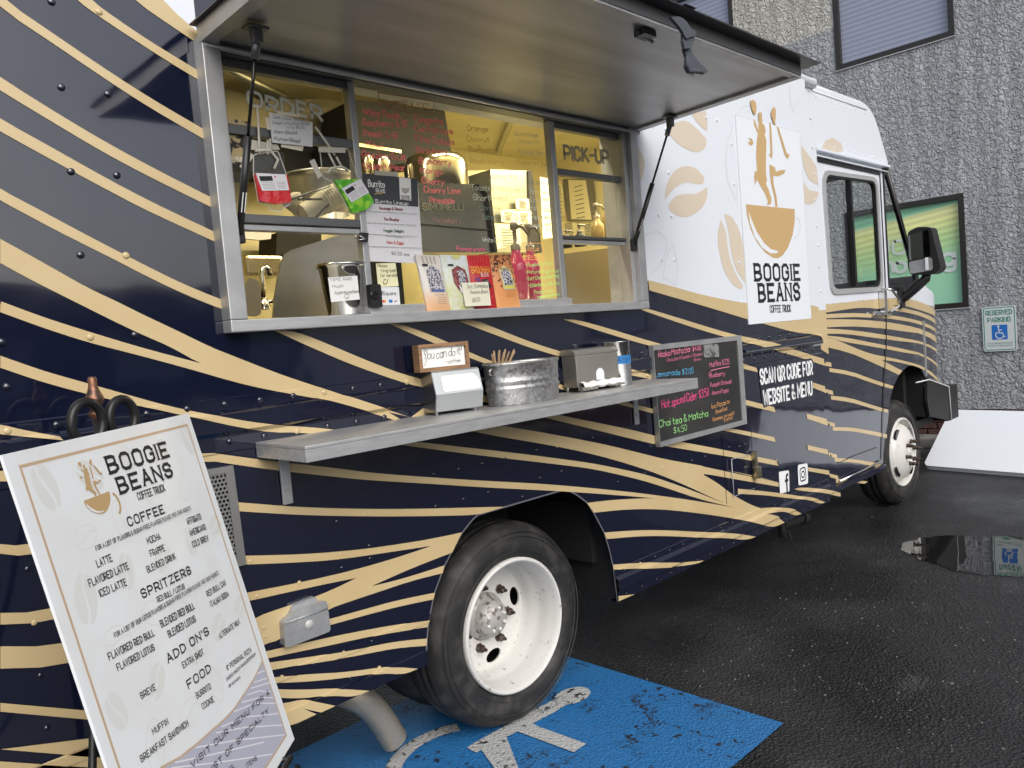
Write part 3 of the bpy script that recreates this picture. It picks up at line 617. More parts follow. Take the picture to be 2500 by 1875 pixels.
stripe(UL([(-.5,.99)]+[(-0.1988,1.1428),(-0.146,1.1235),(0.3259,1.1349),(0.4022,1.1142),(0.5558,1.0694),(0.726,1.0278),(0.915,0.9856),(1.1263,0.9438),(1.4055,0.8898)], [(-.5,.96)]+[(-0.2011,1.1206),(-0.1392,1.0958),(0.3232,1.1099),(0.3995,1.0891),(0.5533,1.0461),(0.7234,1.0044),(0.9123,0.9614),(1.1232,0.9171),(1.2779,0.8866)]))
stripe([(-0.2154,0.9838),(-0.1224,0.9573),(0.3141,0.9819),(0.3859,0.9643),(0.5403,0.9281),(0.6523,0.9062),(0.7725,0.886),(0.9019,0.8692),(1.0413,0.8535),(1.1868,0.8431),(1.1347,0.7829),(1.0328,0.7784),(0.9253,0.7724),(0.7903,0.7597),(0.8886,0.7514),(0.9931,0.7482),(1.0947,0.7472),(1.0843,0.7221),(0.9557,0.7326),(0.8199,0.7335),(0.6934,0.7348),(0.6214,0.7334),(0.46,0.6926),(0.4155,0.6961),(-0.063,0.6658),(-0.2391,0.7571),(-0.237,0.7771),(-0.0687,0.6918),(0.394,0.7822),(0.4594,0.7842),(0.5523,0.784),(0.6097,0.7862),(0.6755,0.7925),(0.738,0.8017),(0.6418,0.8116),(0.5286,0.8217),(0.3868,0.8334),(0.2989,0.8421),(-0.0874,0.8094),(-0.2288,0.8559),(-0.2234,0.9071),(-0.0961,0.8636),(0.3015,0.8661),(0.3845,0.8586),(0.5309,0.843),(0.704,0.8299),(0.897,0.8253),(1.0458,0.8289),(0.77,0.8637),(0.6496,0.8817),(0.5377,0.9043),(0.3832,0.9393),(0.3114,0.9574),(-0.1056,0.9268),(-0.2182,0.957)])
stripe(UL([(0.4574,0.7171),(0.6122,0.7031),(0.7511,0.6945),(0.8812,0.6857),(1.0441,0.6647)], [(0.4581,0.6993),(0.6188,0.6836),(0.7489,0.6745),(0.8788,0.6638),(1.0344,0.644)]))
stripe(UL([(0.3952,0.6758),(0.4183,0.6738),(0.5109,0.6612),(0.6236,0.6467),(0.7438,0.6286),(0.8723,0.6064),(1.0065,0.5791)], [(0.3981,0.655),(0.4237,0.651),(0.5085,0.639),(0.6207,0.6212),(0.7411,0.6048),(0.8697,0.5834),(0.9988,0.5569)]))
stripe(UL([(0.4018,0.6413),(0.4274,0.6371),(0.5063,0.6193),(0.6179,0.5957),(0.7376,0.5732),(0.8662,0.5517),(0.9924,0.5192)], [(0.4044,0.618),(0.4327,0.6127),(0.5042,0.5996),(0.6157,0.5754),(0.7352,0.5521),(0.8637,0.5299),(0.986,0.4955)]))
stripe(UL([(0.4076,0.5994),(0.4355,0.5906),(0.5554,0.5551),(0.6694,0.5186),(0.8312,0.4803),(0.9362,0.4355)], [(0.4107,0.5798),(0.4412,0.5694),(0.5529,0.5326),(0.6675,0.5015),(0.7906,0.4726),(0.8804,0.4357)]))
stripe(UL([(0.4141,0.5635),(0.4417,0.55),(0.523,0.5179),(0.6406,0.4783),(0.741,0.4335)], [(0.4216,0.5356),(0.4492,0.5208),(0.5202,0.4921),(0.6041,0.471),(0.6846,0.4344)]))
stripe([(0.4296,0.5124),(0.4579,0.5022),(0.5091,0.4933),(0.5465,0.475),(0.6148,0.4339),(0.5648,0.4327),(0.5064,0.4686),(0.5489,0.4339),(0.465,0.4326),(0.433,0.4459)])
stripe([(-.5,.60),(.0,.60)]+[(-0.2481,0.6708),(-0.0422,0.5589),(-0.0389,0.529),(-0.251,0.6432)]+[(-.5,.57)])
# gold border between white and navy on the right, up to the corner post
gb = [(4.095,1.5667),(3.7021,1.5734),(3.324,1.5984),(3.1334,1.6186),(2.8367,1.6588),(2.6003,1.7035),(2.4218,1.7315),(2.4262,1.6846),(2.5939,1.6517),(2.9138,1.5918),(3.3126,1.5106),(3.4583,1.4847),(3.8766,1.4047),(4.0964,1.389),(4.2194,1.3393)]
stripe([(4.18,1.548)]+gb+[(4.18,1.325)])
# coffee bean print
def mg_bean(frame_pts, fn=surf, parent=truck, xc=()):
    drape('bean_print', [chaikin(chaikin(p,75),50) for p in frame_pts], TAN, .0022, fn=fn, parent=parent, xcuts=xc)
mg_bean([[(2.6435,2.4472),(2.8124,2.5172),(2.9241,2.4864),(3.016,2.4404),(2.9979,2.3939),(2.934,2.3641),(2.8421,2.3637),(2.7328,2.3921),(2.6678,2.4328)],[(2.8899,2.5474),(3.0219,2.5838),(3.0346,2.5466),(3.0263,2.4806),(2.9759,2.4929),(2.9202,2.5224)]])
mg_bean([[(2.6047,2.1092),(2.62,2.1712),(2.6833,2.2462),(2.7837,2.288),(2.899,2.2876),(2.9702,2.2431),(2.9538,2.2094),(2.8886,2.2045),(2.8064,2.21),(2.7232,2.1876),(2.6555,2.1475)],[(2.6323,2.0847),(2.6847,2.1318),(2.7828,2.1517),(2.8822,2.1538),(2.9905,2.1982),(2.9834,2.1419),(2.9241,2.0828),(2.8009,2.0355),(2.7042,2.0355),(2.6445,2.0591)]])
mg_bean([[(3.1026,2.0394),(3.1474,1.9789),(3.1507,1.8787),(3.1949,1.7781),(3.2842,1.6922),(3.2647,1.6727),(3.184,1.6936),(3.0967,1.7698),(3.0562,1.8853),(3.0599,1.9759)],[(3.138,2.0684),(3.2071,2.0651),(3.2817,2.0005),(3.3247,1.873),(3.3132,1.7047),(3.2269,1.7696),(3.1811,1.8624),(3.1718,1.9797)]])
mg_bean([[(2.3888,2.362),(2.4528,2.3105),(2.4682,2.2615),(2.4392,2.2001),(2.3913,2.1545)]])
clampx = lambda P,a,b: [(min(max(p[0],a),b),p[1]) for p in P]
mg_bean([clampx(P,0,4.179) for P in ([(4.0766,2.5234),(4.1785,2.4813),(4.2701,2.4218),(4.2995,2.3059),(4.2003,2.318),(4.1187,2.3599),(4.0764,2.4423)],[(4.079,2.3039),(4.1494,2.2657),(4.2934,2.261),(4.2531,2.2139),(4.1817,2.1802),(4.0935,2.1722),(4.0705,2.193)])])
def thinline(frame_pts):
    drape('line_print', [], LINE, .0023) if False else None
lm = MB()
for pts in ([(3.3383,2.6065),(3.3778,2.6414),(3.4401,2.665),(3.4895,2.6738)],[(3.297,2.5544),(3.2288,2.4649),(3.1855,2.3451),(3.1946,2.2422),(3.267,2.1424),(3.2975,2.2443)],[(3.971,2.8568),(3.9735,2.7702),(4.0081,2.7103),(4.06,2.7763),(4.173,2.8526),(4.2506,2.9249)],[(2.4213,1.9379),(2.5259,1.9583),(2.5972,1.9258),(2.5907,1.8732),(2.5205,1.7942),(2.4427,1.7598)],[(2.6414,1.9094),(2.5776,1.8293),(2.5441,1.7421),(2.6474,1.7059),(2.6751,1.7769),(2.6538,1.8832),(2.6414,1.9094)]):
    lm.ribbon(SIDE, pts, .0022, .0023)
obj('line_print', lm, LINE, truck)

# navy blocks behind white lettering; lettering and icons
obj('print_block', MB().flat(SIDE, [(3.3876,1.2482),(4.0389,1.2444),(4.0594,1.2279),(4.0291,1.0268),(4.0159,1.0181),(3.5521,1.0257),(3.4222,1.0164),(3.4068,1.043)], .0032), NAVY, truck)
WPR = mat('white_print', (.72,.74,.76), .35)
for r_ in (('SCAN QR CODE FOR',3.4049,1.1525,0.6363,-0.0033,0.0753),('WEBSITE & MENU',3.427,1.0338,0.5932,-0.006,0.0754)):
    lettering(truck, side_at(0), r_, WPR, .20, sp=3.8, space=5, d=.0036)
icf = [(3.5433,0.6357),(3.6661,0.6232),(3.6568,0.5011),(3.5426,0.5097)]
obj('icon_plate', MB().flat(SIDE, rquad(icf,.012), .0036), WPR, truck)
obj('icon_plate', MB().flat(SIDE, rquad([(3.7769,0.6345),(3.9049,0.6243),(3.8971,0.5008),(3.772,0.5121)],.018), .0036), WPR, truck)
x0 = 3.543; z0 = .508
fm = MB(); fm.ribbon(SIDE, [(3.628,.503),(3.628,.585),(3.634,.600),(3.652,.603)], .017, .0042); fm.ribbon(SIDE, [(3.607,.570),(3.650,.570)], .015, .0044)
obj('icon_mark', fm, NAVY, truck)
im = MB(); im.ribbon(SIDE, rrect(3.80,.530,3.873,.606,.02)+[rrect(3.80,.530,3.873,.606,.02)[0]], .008, .0042); im.ribbon(SIDE, arc(3.836,.568,.019,0,360,20), .008, .0044); im.flat(SIDE, arc(3.859,.593,.004,0,360,8)[:-1], .0046)
obj('icon_mark', im, NAVY, truck)

# rivets
rv = MB().lathe((0,0,0),(0,-1,0),[(.0095,-.001),(.0088,.0015),(.0065,.0034),(.003,.0042),(.0001,.0044)],10).mesh('rivet', NAVY)
rg = rv.copy(); rg.materials.clear(); rg.materials.append(GOLD)
rw = rv.copy(); rw.materials.clear(); rw.materials.append(WHITE)
rsm = rv.copy(); rsm.materials.clear(); rsm.materials.append(NAVY)
NR = [0]
STP = [o for o in COL.objects if o.name.startswith('stripe')]
def rivet(x, z, me=None, y=None, s=1.0):
    NR[0] += 1
    yy = surf(x,z) if y is None else y
    if me is None:
        me = rv
        for o in STP:
            for p in o.data.polygons:
                c = [o.data.vertices[i].co for i in p.vertices]
                P = Vector((x-1.5,z)); ins = True; sg = 0
                for i in range(len(c)):
                    a = c[i]; b = c[(i+1)%len(c)]
                    cr = (b.x-a.x)*(P.y-a.z)-(b.z-a.z)*(P.x-a.x)
                    if cr*sg < 0: ins = False; break
                    if cr: sg = cr
                if ins: me = rg; break
            if me is rg: break
    o = place('rivet', me, (x,yy-.002,z), truck)
    if s != 1: o.scale = (s,s,s)
for x in (-.147,.044,.151):
    for k in range(9):
        z = 1.61+.2055*k
        if x > 0 or k < 9: rivet(x, z, rw if z > 2.5+(.4-x)*.62 else None)
for x in (-.147,): 
    for k in range(3): rivet(x, 1.505-.2*k if k == 0 else 1.505+.2*k)
for x in [-.158,-.054,.052]+[.158+.1057*i for i in range(9)]+[2.33+.12*i for i in range(15)]:
    if x < 4.15: rivet(x,1.402,None)
for x in [.054,.158,.264,.372,.477,.582,.688,.793,.9]+[2.36,3.23,3.35,3.47,3.59,3.71,3.83,3.95,4.07]: rivet(x,1.296)
for x in (2.546,2.652):
    for z in (2.241,2.035,1.827,2.447): rivet(x,z,rw)
for z in (1.608,1.818,2.024,2.232,2.441): rivet(3.258,z,rw)
for x in (3.323,3.433,3.655,3.797,3.97,3.13,3.02): rivet(x,2.549,rw)
for x,z in [(1.0855,1.0721),(1.1995,1.0693),(1.3134,1.0697),(1.4297,1.0679),(1.6027,1.0733),(1.7248,1.0702),(1.081,0.9602),(1.2087,0.9587),(1.3313,0.9599),(1.5055,0.9071),(1.6107,0.9612),(1.7368,0.9644),(1.9467,1.0709),(1.9469,0.9503),(2.094,0.8523),(2.2925,0.8556),(2.2017,0.8553),(2.4235,0.8554),(2.5599,0.8428),(2.681,0.8473),(2.7986,0.8479),(2.9213,0.8485),(3.0318,0.8577),(3.1344,0.8464),(3.1931,0.8502),(0.689,0.995),(0.7924,0.9956),(0.9569,0.9596),(0.7985,0.8904),(0.6894,0.8899),(0.6907,0.8469),(0.7971,0.8485),(0.5418,0.8409),(0.6289,0.7479),(0.6286,0.719),(0.4054,0.8402),(0.3965,0.9455),(0.4155,0.7433),(0.4164,0.7182),(0.9117,0.5908),(0.5769,0.5943),(0.7923,0.4876),(0.685,0.4939)]: rivet(x,z,None,s=.72)
for i in range(19): rivet(2.09+.115*i,.462,None,s=.62); rivet(2.09+.115*i,.355,None,s=.62)
for i in range(9): rivet(.03+.106*i,.584,None,s=.6)
for i in range(6): rivet(-.15,1.2-.13*i,None,s=.8)

# far side, roof, rear, floor of the body
ALLW = mat('inner_wall_panel', (.62,.56,.40), .35, .25, noise=(4,(.52,.46,.32),.4,.6))
obj('body_panel', MB().box((-1.1,2.07,.43),(4.30,2.10,2.93)), WHITE, truck)
rf = MB().box((-1.1,.012,2.932),(4.38,2.10,2.968)); obj('roof', rf, WHITE, truck)
obj('roof_edge', MB().tube([(-1.1,.030,2.938),(4.36,.030,2.938),(4.40,.09,2.945)], .030, 12), WHITE, truck)
obj('body_panel', MB().box((-1.13,0,.43),(-1.1,2.10,2.93)), NAVY, truck)
obj('underbody', MB().box((-1.05,.12,.60),(1.02,2.0,.76)).box((2.0,.10,.50),(4.2,2.0,.76)).box((1.0,.9,.55),(2.02,1.9,.76)), UNDER, truck)
obj('wheel_well', MB().box((.985,.62,.40),(2.02,.66,.95)).box((.975,.01,.905),(2.03,.65,.93)).box((.94,.012,.44),(.965,.65,.93)).box((2.035,.012,.345),(2.06,.65,.93)), UNDER, truck)
obj('chassis_rail', MB().box((-1,.75,.42),(6.4,.83,.60)).box((-1,1.3,.42),(6.4,1.38,.60)), UNDER, truck)
obj('axle', MB().tube([(1.468,.25,.40),(1.468,1.85,.40)], .06, 12).tube([(5.671,.25,.40),(5.671,1.85,.40)], .045, 12), UNDER, truck)
obj('arch_edge', MB().ribbon(SIDE, ARCH[:], .006, .002), mat('arch_edge_trim',(.25,.26,.3),.3,.6), truck)
# skirt return lips
obj('skirt_lip', MB().box((2.03,0.0,.333),(4.18,.04,.337)).box((-1.1,.0,.430),(.978,.04,.434)), NAVY, truck)
# ---- corner post between body and cab
PN_ = NAVY
def post(z0, z1, m, nm, hx=4.30):
    o = obj(nm, MB().add([(4.18,.001,z0),(4.195,.035,z0),(4.37,.035,z0),(4.38,.07,z0),(4.18,.001,z1),(4.195,.035,z1),(4.37,.035,z1),(4.38,.07,z1)], [(0,1,5,4),(1,2,6,5),(2,3,7,6)]), m, truck)
    return o
post(.34,1.40,NAVY,'corner_post'); post(1.53,2.93,WHITE,'corner_post'); post(1.40,1.53,GOLD,'corner_post')
PSF = side_at(.0345)
for q in ([(4.2828,1.2076),(4.3998,1.1888),(4.3995,1.1623),(4.2873,1.1812)],[(4.28,1.0326),(4.3998,1.0063),(4.4029,0.98),(4.2828,1.0061)],[(4.2793,0.8255),(4.3963,0.7974),(4.3997,0.773),(4.2807,0.8004)],[(4.2803,0.6254),(4.404,0.5907),(4.4039,0.5652),(4.2833,0.5998)],[(4.2781,0.4897),(4.4019,0.4525),(4.4037,0.4281),(4.2814,0.4654)]):
    obj('stripe', MB().flat(PSF, q, .001), GOLD, truck)
obj('stripe', MB().flat(PSF, [(4.195,1.31),(4.37,1.245),(4.37,1.40),(4.195,1.40)], .001), GOLD, truck)
obj('bean_print', MB().flat(PSF, clampx([(4.235,2.5046),(4.3492,2.4365),(4.3791,2.3187),(4.2783,2.331),(4.2156,2.3605)],4.197,4.368), .001).flat(PSF, clampx([(4.2156,2.279),(4.3729,2.273),(4.332,2.2252),(4.2594,2.1909),(4.2029,2.1847)],4.197,4.368), .0012), TAN, truck)
for z in (2.897,2.726,2.547,2.383,2.222,2.054,1.939,1.803,1.65): place('rivet', rw, (4.31,.033,z), truck)
for z in (1.2,1.0,.8,.6): place('rivet', rv, (4.31,.033,z), truck)

# ---- cab
CABP = [(4.2, 0.07), (5.95, 0.07), (6.25, 0.078), (6.45, 0.088), (6.6, 0.103), (6.72, 0.13), (6.82, 0.18), (6.88, 0.26), (6.9, 0.36)]
def caby(x, z=0):
    if x <= CABP[0][0]: return .07
    for (a,b),(c,d) in zip(CABP, CABP[1:]):
        if x <= c: return b+(d-b)*(x-a)/(c-a)
    return CABP[-1][1]
XC = [p[0] for p in CABP[1:-1]]
TOPP = [(5.66,2.54),(5.63,2.61),(5.58,2.69),(5.52,2.78),(5.465,2.86),(5.42,2.915),(5.37,2.952),(5.31,2.978),(5.22,2.988),(4.8,2.986),(4.38,2.983)]
TOPI = []
for i_,(a,b) in enumerate(TOPP[1:],1):
    d_ = Vector(TOPP[min(i_+1,len(TOPP)-1)])-Vector(TOPP[i_-1]); d_.normalize(); TOPI.append((a+d_.y*.030, b-d_.x*-1*-.030 if False else b+d_.x*.030))
cab_out = [(4.38,.345),(5.245,.345),(5.27,.46),(5.305,.55),(5.388,.671),(5.454,.828),(5.533,.920),(5.682,1.006),(5.851,1.043),(6.02,1.037),(6.165,.989),(6.235,.92),(6.42,.87),(6.62,.82),(6.78,.80),(6.89,.80),
 (6.895,1.45),(6.86,1.52),(6.7,1.59),(6.45,1.64),(6.20,1.70),(6.16,1.745),(5.66,2.54)]+TOPI
dwin = rquad([(4.50,2.425),(5.40,2.445),(5.37,1.655),(4.57,1.635)], .07)
dwin = rquad([(4.535,2.405),(5.385,2.425),(5.385,1.665),(4.555,1.660)], .08)
qwin = rquad([(5.56,2.47),(5.60,2.50),(6.12,1.76),(6.10,1.70),(5.86,1.665),(5.56,1.665)], .02)
def cabside(name, mir=False):
    fn = (lambda x,z: caby(x)) if not mir else (lambda x,z: 2.13-caby(x))
    return drape(name, [cab_out], WHITE if mir else NAVY, 0, fn=fn, holes=[dwin,qwin], zcuts=(1.0,1.2,1.4,2.0), xcuts=XC)
cabside('cab_side'); cabside('cab_side', True)
cfn = lambda x,z: caby(x)
def cabdrape(nm, p, m, e, holes=()): return drape(nm, [p], m, e, fn=cfn, zcuts=(), xcuts=XC+[6.5,6.55,6.66,6.75,6.85], holes=holes)
ctop = [(4.4849,1.5649),(4.6566,1.5671),(5.026,1.5765),(5.3478,1.5792),(5.6509,1.5765),(5.9273,1.5611),(6.1355,1.542),(6.4245,1.5004),(7.5013,1.43)]
cabdrape('wrap_panel', [(4.381,2.952)]+[(4.381,ctop[0][1])]+ctop+[(6.895,ctop[-1][1]-.06),(6.89,1.448),(6.86,1.518),(6.7,1.588),(6.45,1.638),(6.20,1.698),(6.16,1.743),(5.66,2.538)]+TOPI[:-1], WHITE, .0012, [dwin,qwin])['label'] = 'white wrap on the cab above the gold stripes'
CS = [
 [(4.4849,1.5649),(4.6566,1.5671),(5.026,1.5765),(5.3478,1.5792),(5.6509,1.5765),(5.9273,1.5611),(6.1355,1.542),(6.4245,1.5004),(7.5013,1.43),(7.5017,1.3701),(6.2615,1.458),(5.872,1.5092),(5.5659,1.5273),(5.8689,1.4878),(6.2589,1.4437),(7.5179,1.3325),(7.5119,1.2928),(6.2536,1.4133),(5.8649,1.4605),(5.5061,1.4929),(5.215,1.5142),(4.9996,1.5261),(4.739,1.5213),(4.4774,1.5102)],
 [(4.4764,1.503),(4.8263,1.4955),(5.1102,1.4809),(5.4579,1.4593),(5.859,1.4203),(6.2463,1.3704),(7.506,1.2541),(7.5013,1.2227),(6.242,1.3436),(5.8551,1.3938),(5.4541,1.4324),(5.1063,1.4535),(4.8223,1.4669),(4.4728,1.4764)],
 [(4.4804,1.471),(4.8202,1.4519),(5.1035,1.434),(5.4503,1.4063),(5.8505,1.3622),(6.2362,1.3079),(7.5113,1.1852),(7.5081,1.1221),(6.2033,1.2782),(5.8429,1.311),(5.4431,1.3558),(5.0966,1.3848),(4.8137,1.4052),(4.4816,1.4181)],
 [(4.4809,1.4131),(4.7204,1.3874),(5.0917,1.3505),(5.4363,1.3086),(5.8354,1.2598),(6.2203,1.2099),(7.5103,1.0744),(7.5204,1.0366),(6.2178,1.1947),(5.8317,1.2342),(5.4319,1.2777),(5.087,1.317),(4.7165,1.3591),(4.4845,1.3781)],
 [(4.4917,1.3689),(4.7132,1.3354),(5.0821,1.2819),(5.4255,1.2338),(5.823,1.1746),(6.2051,1.1164),(7.5358,0.9293),(7.5471,0.8986),(6.2026,1.1013),(5.8192,1.149),(5.4217,1.207),(5.0782,1.2547),(4.798,1.2924),(4.6052,1.3211)],
 [(4.4795,1.3783),(4.4911,1.3646),(4.6052,1.3211),(4.8667,1.2535),(5.1292,1.1934),(5.4135,1.1501),(5.8099,1.0852),(6.2434,1.0051),(7.5782,0.787),(7.5733,0.7554),(6.2391,0.9783),(5.9992,1.0321),(5.8067,1.0639),(5.4953,1.1148),(5.3261,1.1341),(5.4912,1.0861),(5.725,1.0179),(5.6524,0.9939),(5.3803,1.0684),(5.0639,1.1535),(4.7886,1.2248),(4.4684,1.2978)],
 [(4.4802,1.1616),(4.7713,1.1011),(5.0469,1.0331),(5.3438,0.9622),(5.5334,0.9197),(5.5045,0.9036),(5.34,0.9357),(5.0431,1.0059),(4.7677,1.0749),(4.4801,1.1368)],
 [(4.4809,0.9811),(4.7463,0.9215),(5.0212,0.8508),(5.2766,0.7879),(5.4006,0.7603),(5.3867,0.7389),(5.2731,0.764),(5.0176,0.8253),(4.7425,0.8939),(4.4826,0.9567)],
 [(4.478,0.7737),(4.7188,0.7237),(4.995,0.6652),(5.2509,0.6083),(5.3532,0.581),(5.3386,0.5544),(5.2469,0.5804),(4.9911,0.6382),(4.7155,0.6999),(4.4782,0.7502)],
 [(4.487,0.573),(4.751,0.5009),(5.1876,0.3946),(5.2791,0.373),(5.2653,0.3508),(5.0264,0.4066),(4.7478,0.4785),(4.4887,0.5475)],
 [(4.4814,0.4318),(4.7321,0.3662),(4.9566,0.306),(4.8935,0.3007),(4.729,0.3438),(4.483,0.4055)]]
for i,p in enumerate(CS):
    p = [(4.381 if q[0] < 4.50 else min(q[0],6.893), q[1]) for q in p]
    cabdrape('stripe', chaikin(p), GOLD, .0018+i*.00008)
cabdrape('bean_print', [(4.5122,2.5511),(4.5412,2.5901),(4.5949,2.6321),(4.7091,2.6608),(4.8324,2.6378),(4.8643,2.5877),(4.7717,2.5674),(4.6232,2.573)], TAN, .0022)
# cab front, roof, hood and windshield
def span(pts, m, nm):
    mb = MB(); vs = []
    for x,z in pts:
        for k in range(9):
            y0 = caby(x)+(.03 if z > 2.3 and x < 5.67 else 0); t = k/8
            xx = x+(.10*math.sin(math.pi*t) if x > 5.5 else 0)
            vs.append((xx, y0+(2.13-2*y0)*t, z))
    mb.add(vs, [(i*9+k,i*9+k+1,(i+1)*9+k+1,(i+1)*9+k) for i in range(len(pts)-1) for k in range(8)], True)
    return obj(nm, mb, m, truck)
span(list(reversed(TOPP)), WHITE, 'cab_roof')
for yy_ in (.1000,2.03): obj('roof_edge', MB().tube([(a,yy_,b) for a,b in [(5.655,2.545)]+TOPI], .0300, 16), WHITE, truck)
span([(5.67,2.53),(6.15,1.76)], CABGLASS, 'windshield')
span([(6.16,1.745),(6.20,1.70),(6.45,1.64),(6.7,1.59),(6.86,1.52),(6.895,1.45)], WHITE, 'hood')
span([(6.895,1.45),(6.895,.80)], NAVY, 'grille_panel')
obj('windshield_pillar', MB().tube([(5.62,.075,2.55),(6.17,.085,1.72)], .022, 8), BLACK, truck); obj('windshield_pillar', MB().tube([(5.62,2.055,2.55),(6.17,2.045,1.72)], .022, 8), BLACK, truck)
obj('floor_panel', MB().box((4.2,.15,.50),(6.6,1.98,.56)).box((6.1,.2,.56),(6.16,1.93,1.55)), UNDER, truck)
obj('cab_bulkhead', MB().box((4.18,.08,.56),(4.22,1.3,2.9)), mat('grey_cab_lining',(.20,.19,.17),.7), truck)
obj('hood_trim', MB().box((6.236,.066,.93),(6.262,.078,1.38)), ALU, truck)
# driver's seat, wheel and dash that show through the cab glass
obj('dashboard', MB().bbox((5.85,.25,1.42),(6.2,1.9,1.62),.03), BLACK, truck)
stw = MB(); c = Vector((5.72,1.62,1.72)); a1 = Vector((0,1,0)); a2 = Vector((.45,0,.89))
stw.tube([c+(a1*math.cos(t*.3927)+a2*math.sin(t*.3927))*.21 for t in range(17)], .014, 8, False); stw.tube([c-a1*.2,c+a1*.2], .012); stw.tube([c,c+Vector((.3,0,-.25))], .025)
obj('steering_wheel', stw, BLACK, truck)
SEAT = mat('tan_seat', (.26,.21,.14), .7)
obj('seat', MB().bbox((4.75,1.35,1.25),(5.25,1.85,1.40),.05).bbox((4.68,1.38,1.38),(4.82,1.82,1.98),.05), SEAT, truck)
obj('cab_box', MB().bbox((4.75,.55,1.30),(5.1,.95,1.86),.01), mat('cardboard',(.33,.25,.15),.8), truck)
# door with window frame, rail, seams, handle
door = obj('door', MB().prism(side_at(.07), [(4.345,2.50),(5.475,2.535),(5.46,1.55),(5.43,1.24),(5.35,1.0),(5.29,.77),(5.235,.50),(5.19,.40),(4.345,.40)], .0, .006, holes=[dwin]) if False else MB().ribbon(side_at(.07), [(5.482,2.50),(5.480,1.815),(5.462,1.488),(5.430,1.244),(5.352,1.004),(5.296,.765),(5.22,.42)], .018, .0045), GLOSSB, truck)
obj('handle', MB().tube([(5.37,.03,1.645),(5.40,.0,1.64),(5.52,-.01,1.56),(5.53,.0,1.51),(5.44,.03,1.475)], .009, 8).bbox((5.33,.02,1.46),(5.37,.066,1.65),.006).bbox((5.19,.035,1.455),(5.49,.066,1.49),.01), CHROME, door)
wf = obj('door_window', MB().prism(side_at(.07), rquad([(4.492,2.432),(5.428,2.456),(5.420,1.632),(4.518,1.622)],.10), .0, .012, holes=[dwin]), mat('window_frame_aluminium',(.50,.51,.52),.38,.5), door)
obj('gasket', MB().prism(side_at(.07), dwin, -.02, .006, holes=[rquad([(4.548,2.393),(5.374,2.414),(5.374,1.677),(4.567,1.672)],.075)]), BLACK, wf)
obj('pane', MB().flat(side_at(.082), rquad([(4.54,2.40),(5.38,2.42),(5.38,1.67),(4.56,1.665)],.07), 0), CABGLASS, wf)
obj('mullion', MB().box((4.915,.055,1.675),(4.945,.09,2.40)), BLACK, wf)
qf = obj('quarter_window', MB().prism(side_at(.072), rquad([(5.535,2.545),(5.625,2.555),(6.18,1.73),(6.14,1.66),(5.86,1.63),(5.535,1.635)],.015), .0, .008, holes=[qwin]), BLACK, truck)
obj('pane', MB().flat(side_at(.075), qwin, 0), CABGLASS, qf)
obj('drip_rail', MB().bbox((4.36,.035,2.538),(5.62,.072,2.556),.004).bbox((4.36,.045,2.505),(5.58,.072,2.512),.002), WHITE, truck)
obj('door_gap', MB().box((4.40,.062,2.478),(5.47,.0695,2.503)), GLOSSB, truck)
obj('roof_rail', MB().tube([(4.42,.069,2.925),(5.30,.069,2.925)], .006, 8), WHITE, truck)
for i in range(12): place('rivet', rw, (4.40+.078*i,.068,2.893), truck).scale = (.7,.7,.7)
for i in range(14): place('rivet', rw, (4.40+.082*i,.068,2.60), truck).scale = (.7,.7,.7)
for i in range(12): place('rivet', rw, (4.40+.075*i,.066,1.57), truck).scale = (.6,.6,.6)
obj('step_trim', MB().tube([(4.47,.055,.402),(5.20,.055,.412)], .007, 8), CHROME, truck)
obj('hinge', MB().ribbon(side_at(.07), [(4.4847,0.5186),(4.7541,0.5234),(5.1535,0.5175)], .006, .004), GLOSSB, truck)
obj('skirt_panel', MB().box((4.31,.045,.345),(5.24,.068,.385)), NAVY, truck)
# mirror
mr = obj('mirror', MB().prism((Vector((5.70,0,0)),Vector((0,1,0)),Vector((0,0,1)),Vector((-1,0,0))), rquad([(-.03,2.058),(-.10,2.085),(-.19,2.07),(-.245,1.76),(-.20,1.725),(-.035,1.735),(-.018,1.80)],.025), -.13, .0), BLACK, truck)
MF = (Vector((5.70,0,0)),Vector((0,1,0)),Vector((0,0,1)),Vector((-1,0,0)))
obj('mirror_glass', MB().flat(MF, rquad([(-.03,2.03),(-.175,2.055),(-.182,1.86),(-.03,1.845)],.02), .002), mat('mirror_silver',(.22,.24,.24),.03,1), mr)
obj('lamp_lens', MB().prism(MF, rquad([(-.03,1.835),(-.19,1.85),(-.19,1.755),(-.035,1.745)],.02), .0, .010), LENS, mr)
obj('lamp_lens', MB().prism(MF, rquad([(-.145,1.852),(-.165,1.852),(-.165,1.762),(-.145,1.76)],.006), .008, .016), mat('white_lens',(.75,.78,.82),.2), mr)
ar = MB().tube([(5.76,-.13,1.75),(5.76,-.12,1.70),(5.75,-.05,1.64),(5.745,.03,1.575),(5.74,.075,1.545)], [.03,.034,.036,.034,.03], 10).bbox((5.70,.035,1.495),(5.78,.085,1.66),.012)
obj('mirror_arm', ar, BLACK, mr)
# bumper
bp_ = obj('bumper', MB().prism(side_at(.055), [(6.22,.90),(6.72,.79),(6.745,.50),(6.24,.60),(6.2,.72)], -.02, .0).box((6.70,.06,.50),(6.98,2.07,.79)), mat('bumper_black',(.010,.010,.011),.6), truck)
obj('bumper_edge', MB().tube([(5.95,.05,.905),(6.25,.05,.90),(6.72,.05,.795),(6.745,.05,.50)], .006, 6), mat('bumper_edge_white',(.6,.6,.6),.4), bp_)
obj('wheel_well', MB().box((5.24,.30,.45),(6.3,.36,1.06)).box((5.25,.09,1.045),(6.25,.36,1.06)).box((6.22,.09,.6),(6.24,.36,1.05)), UNDER, truck)

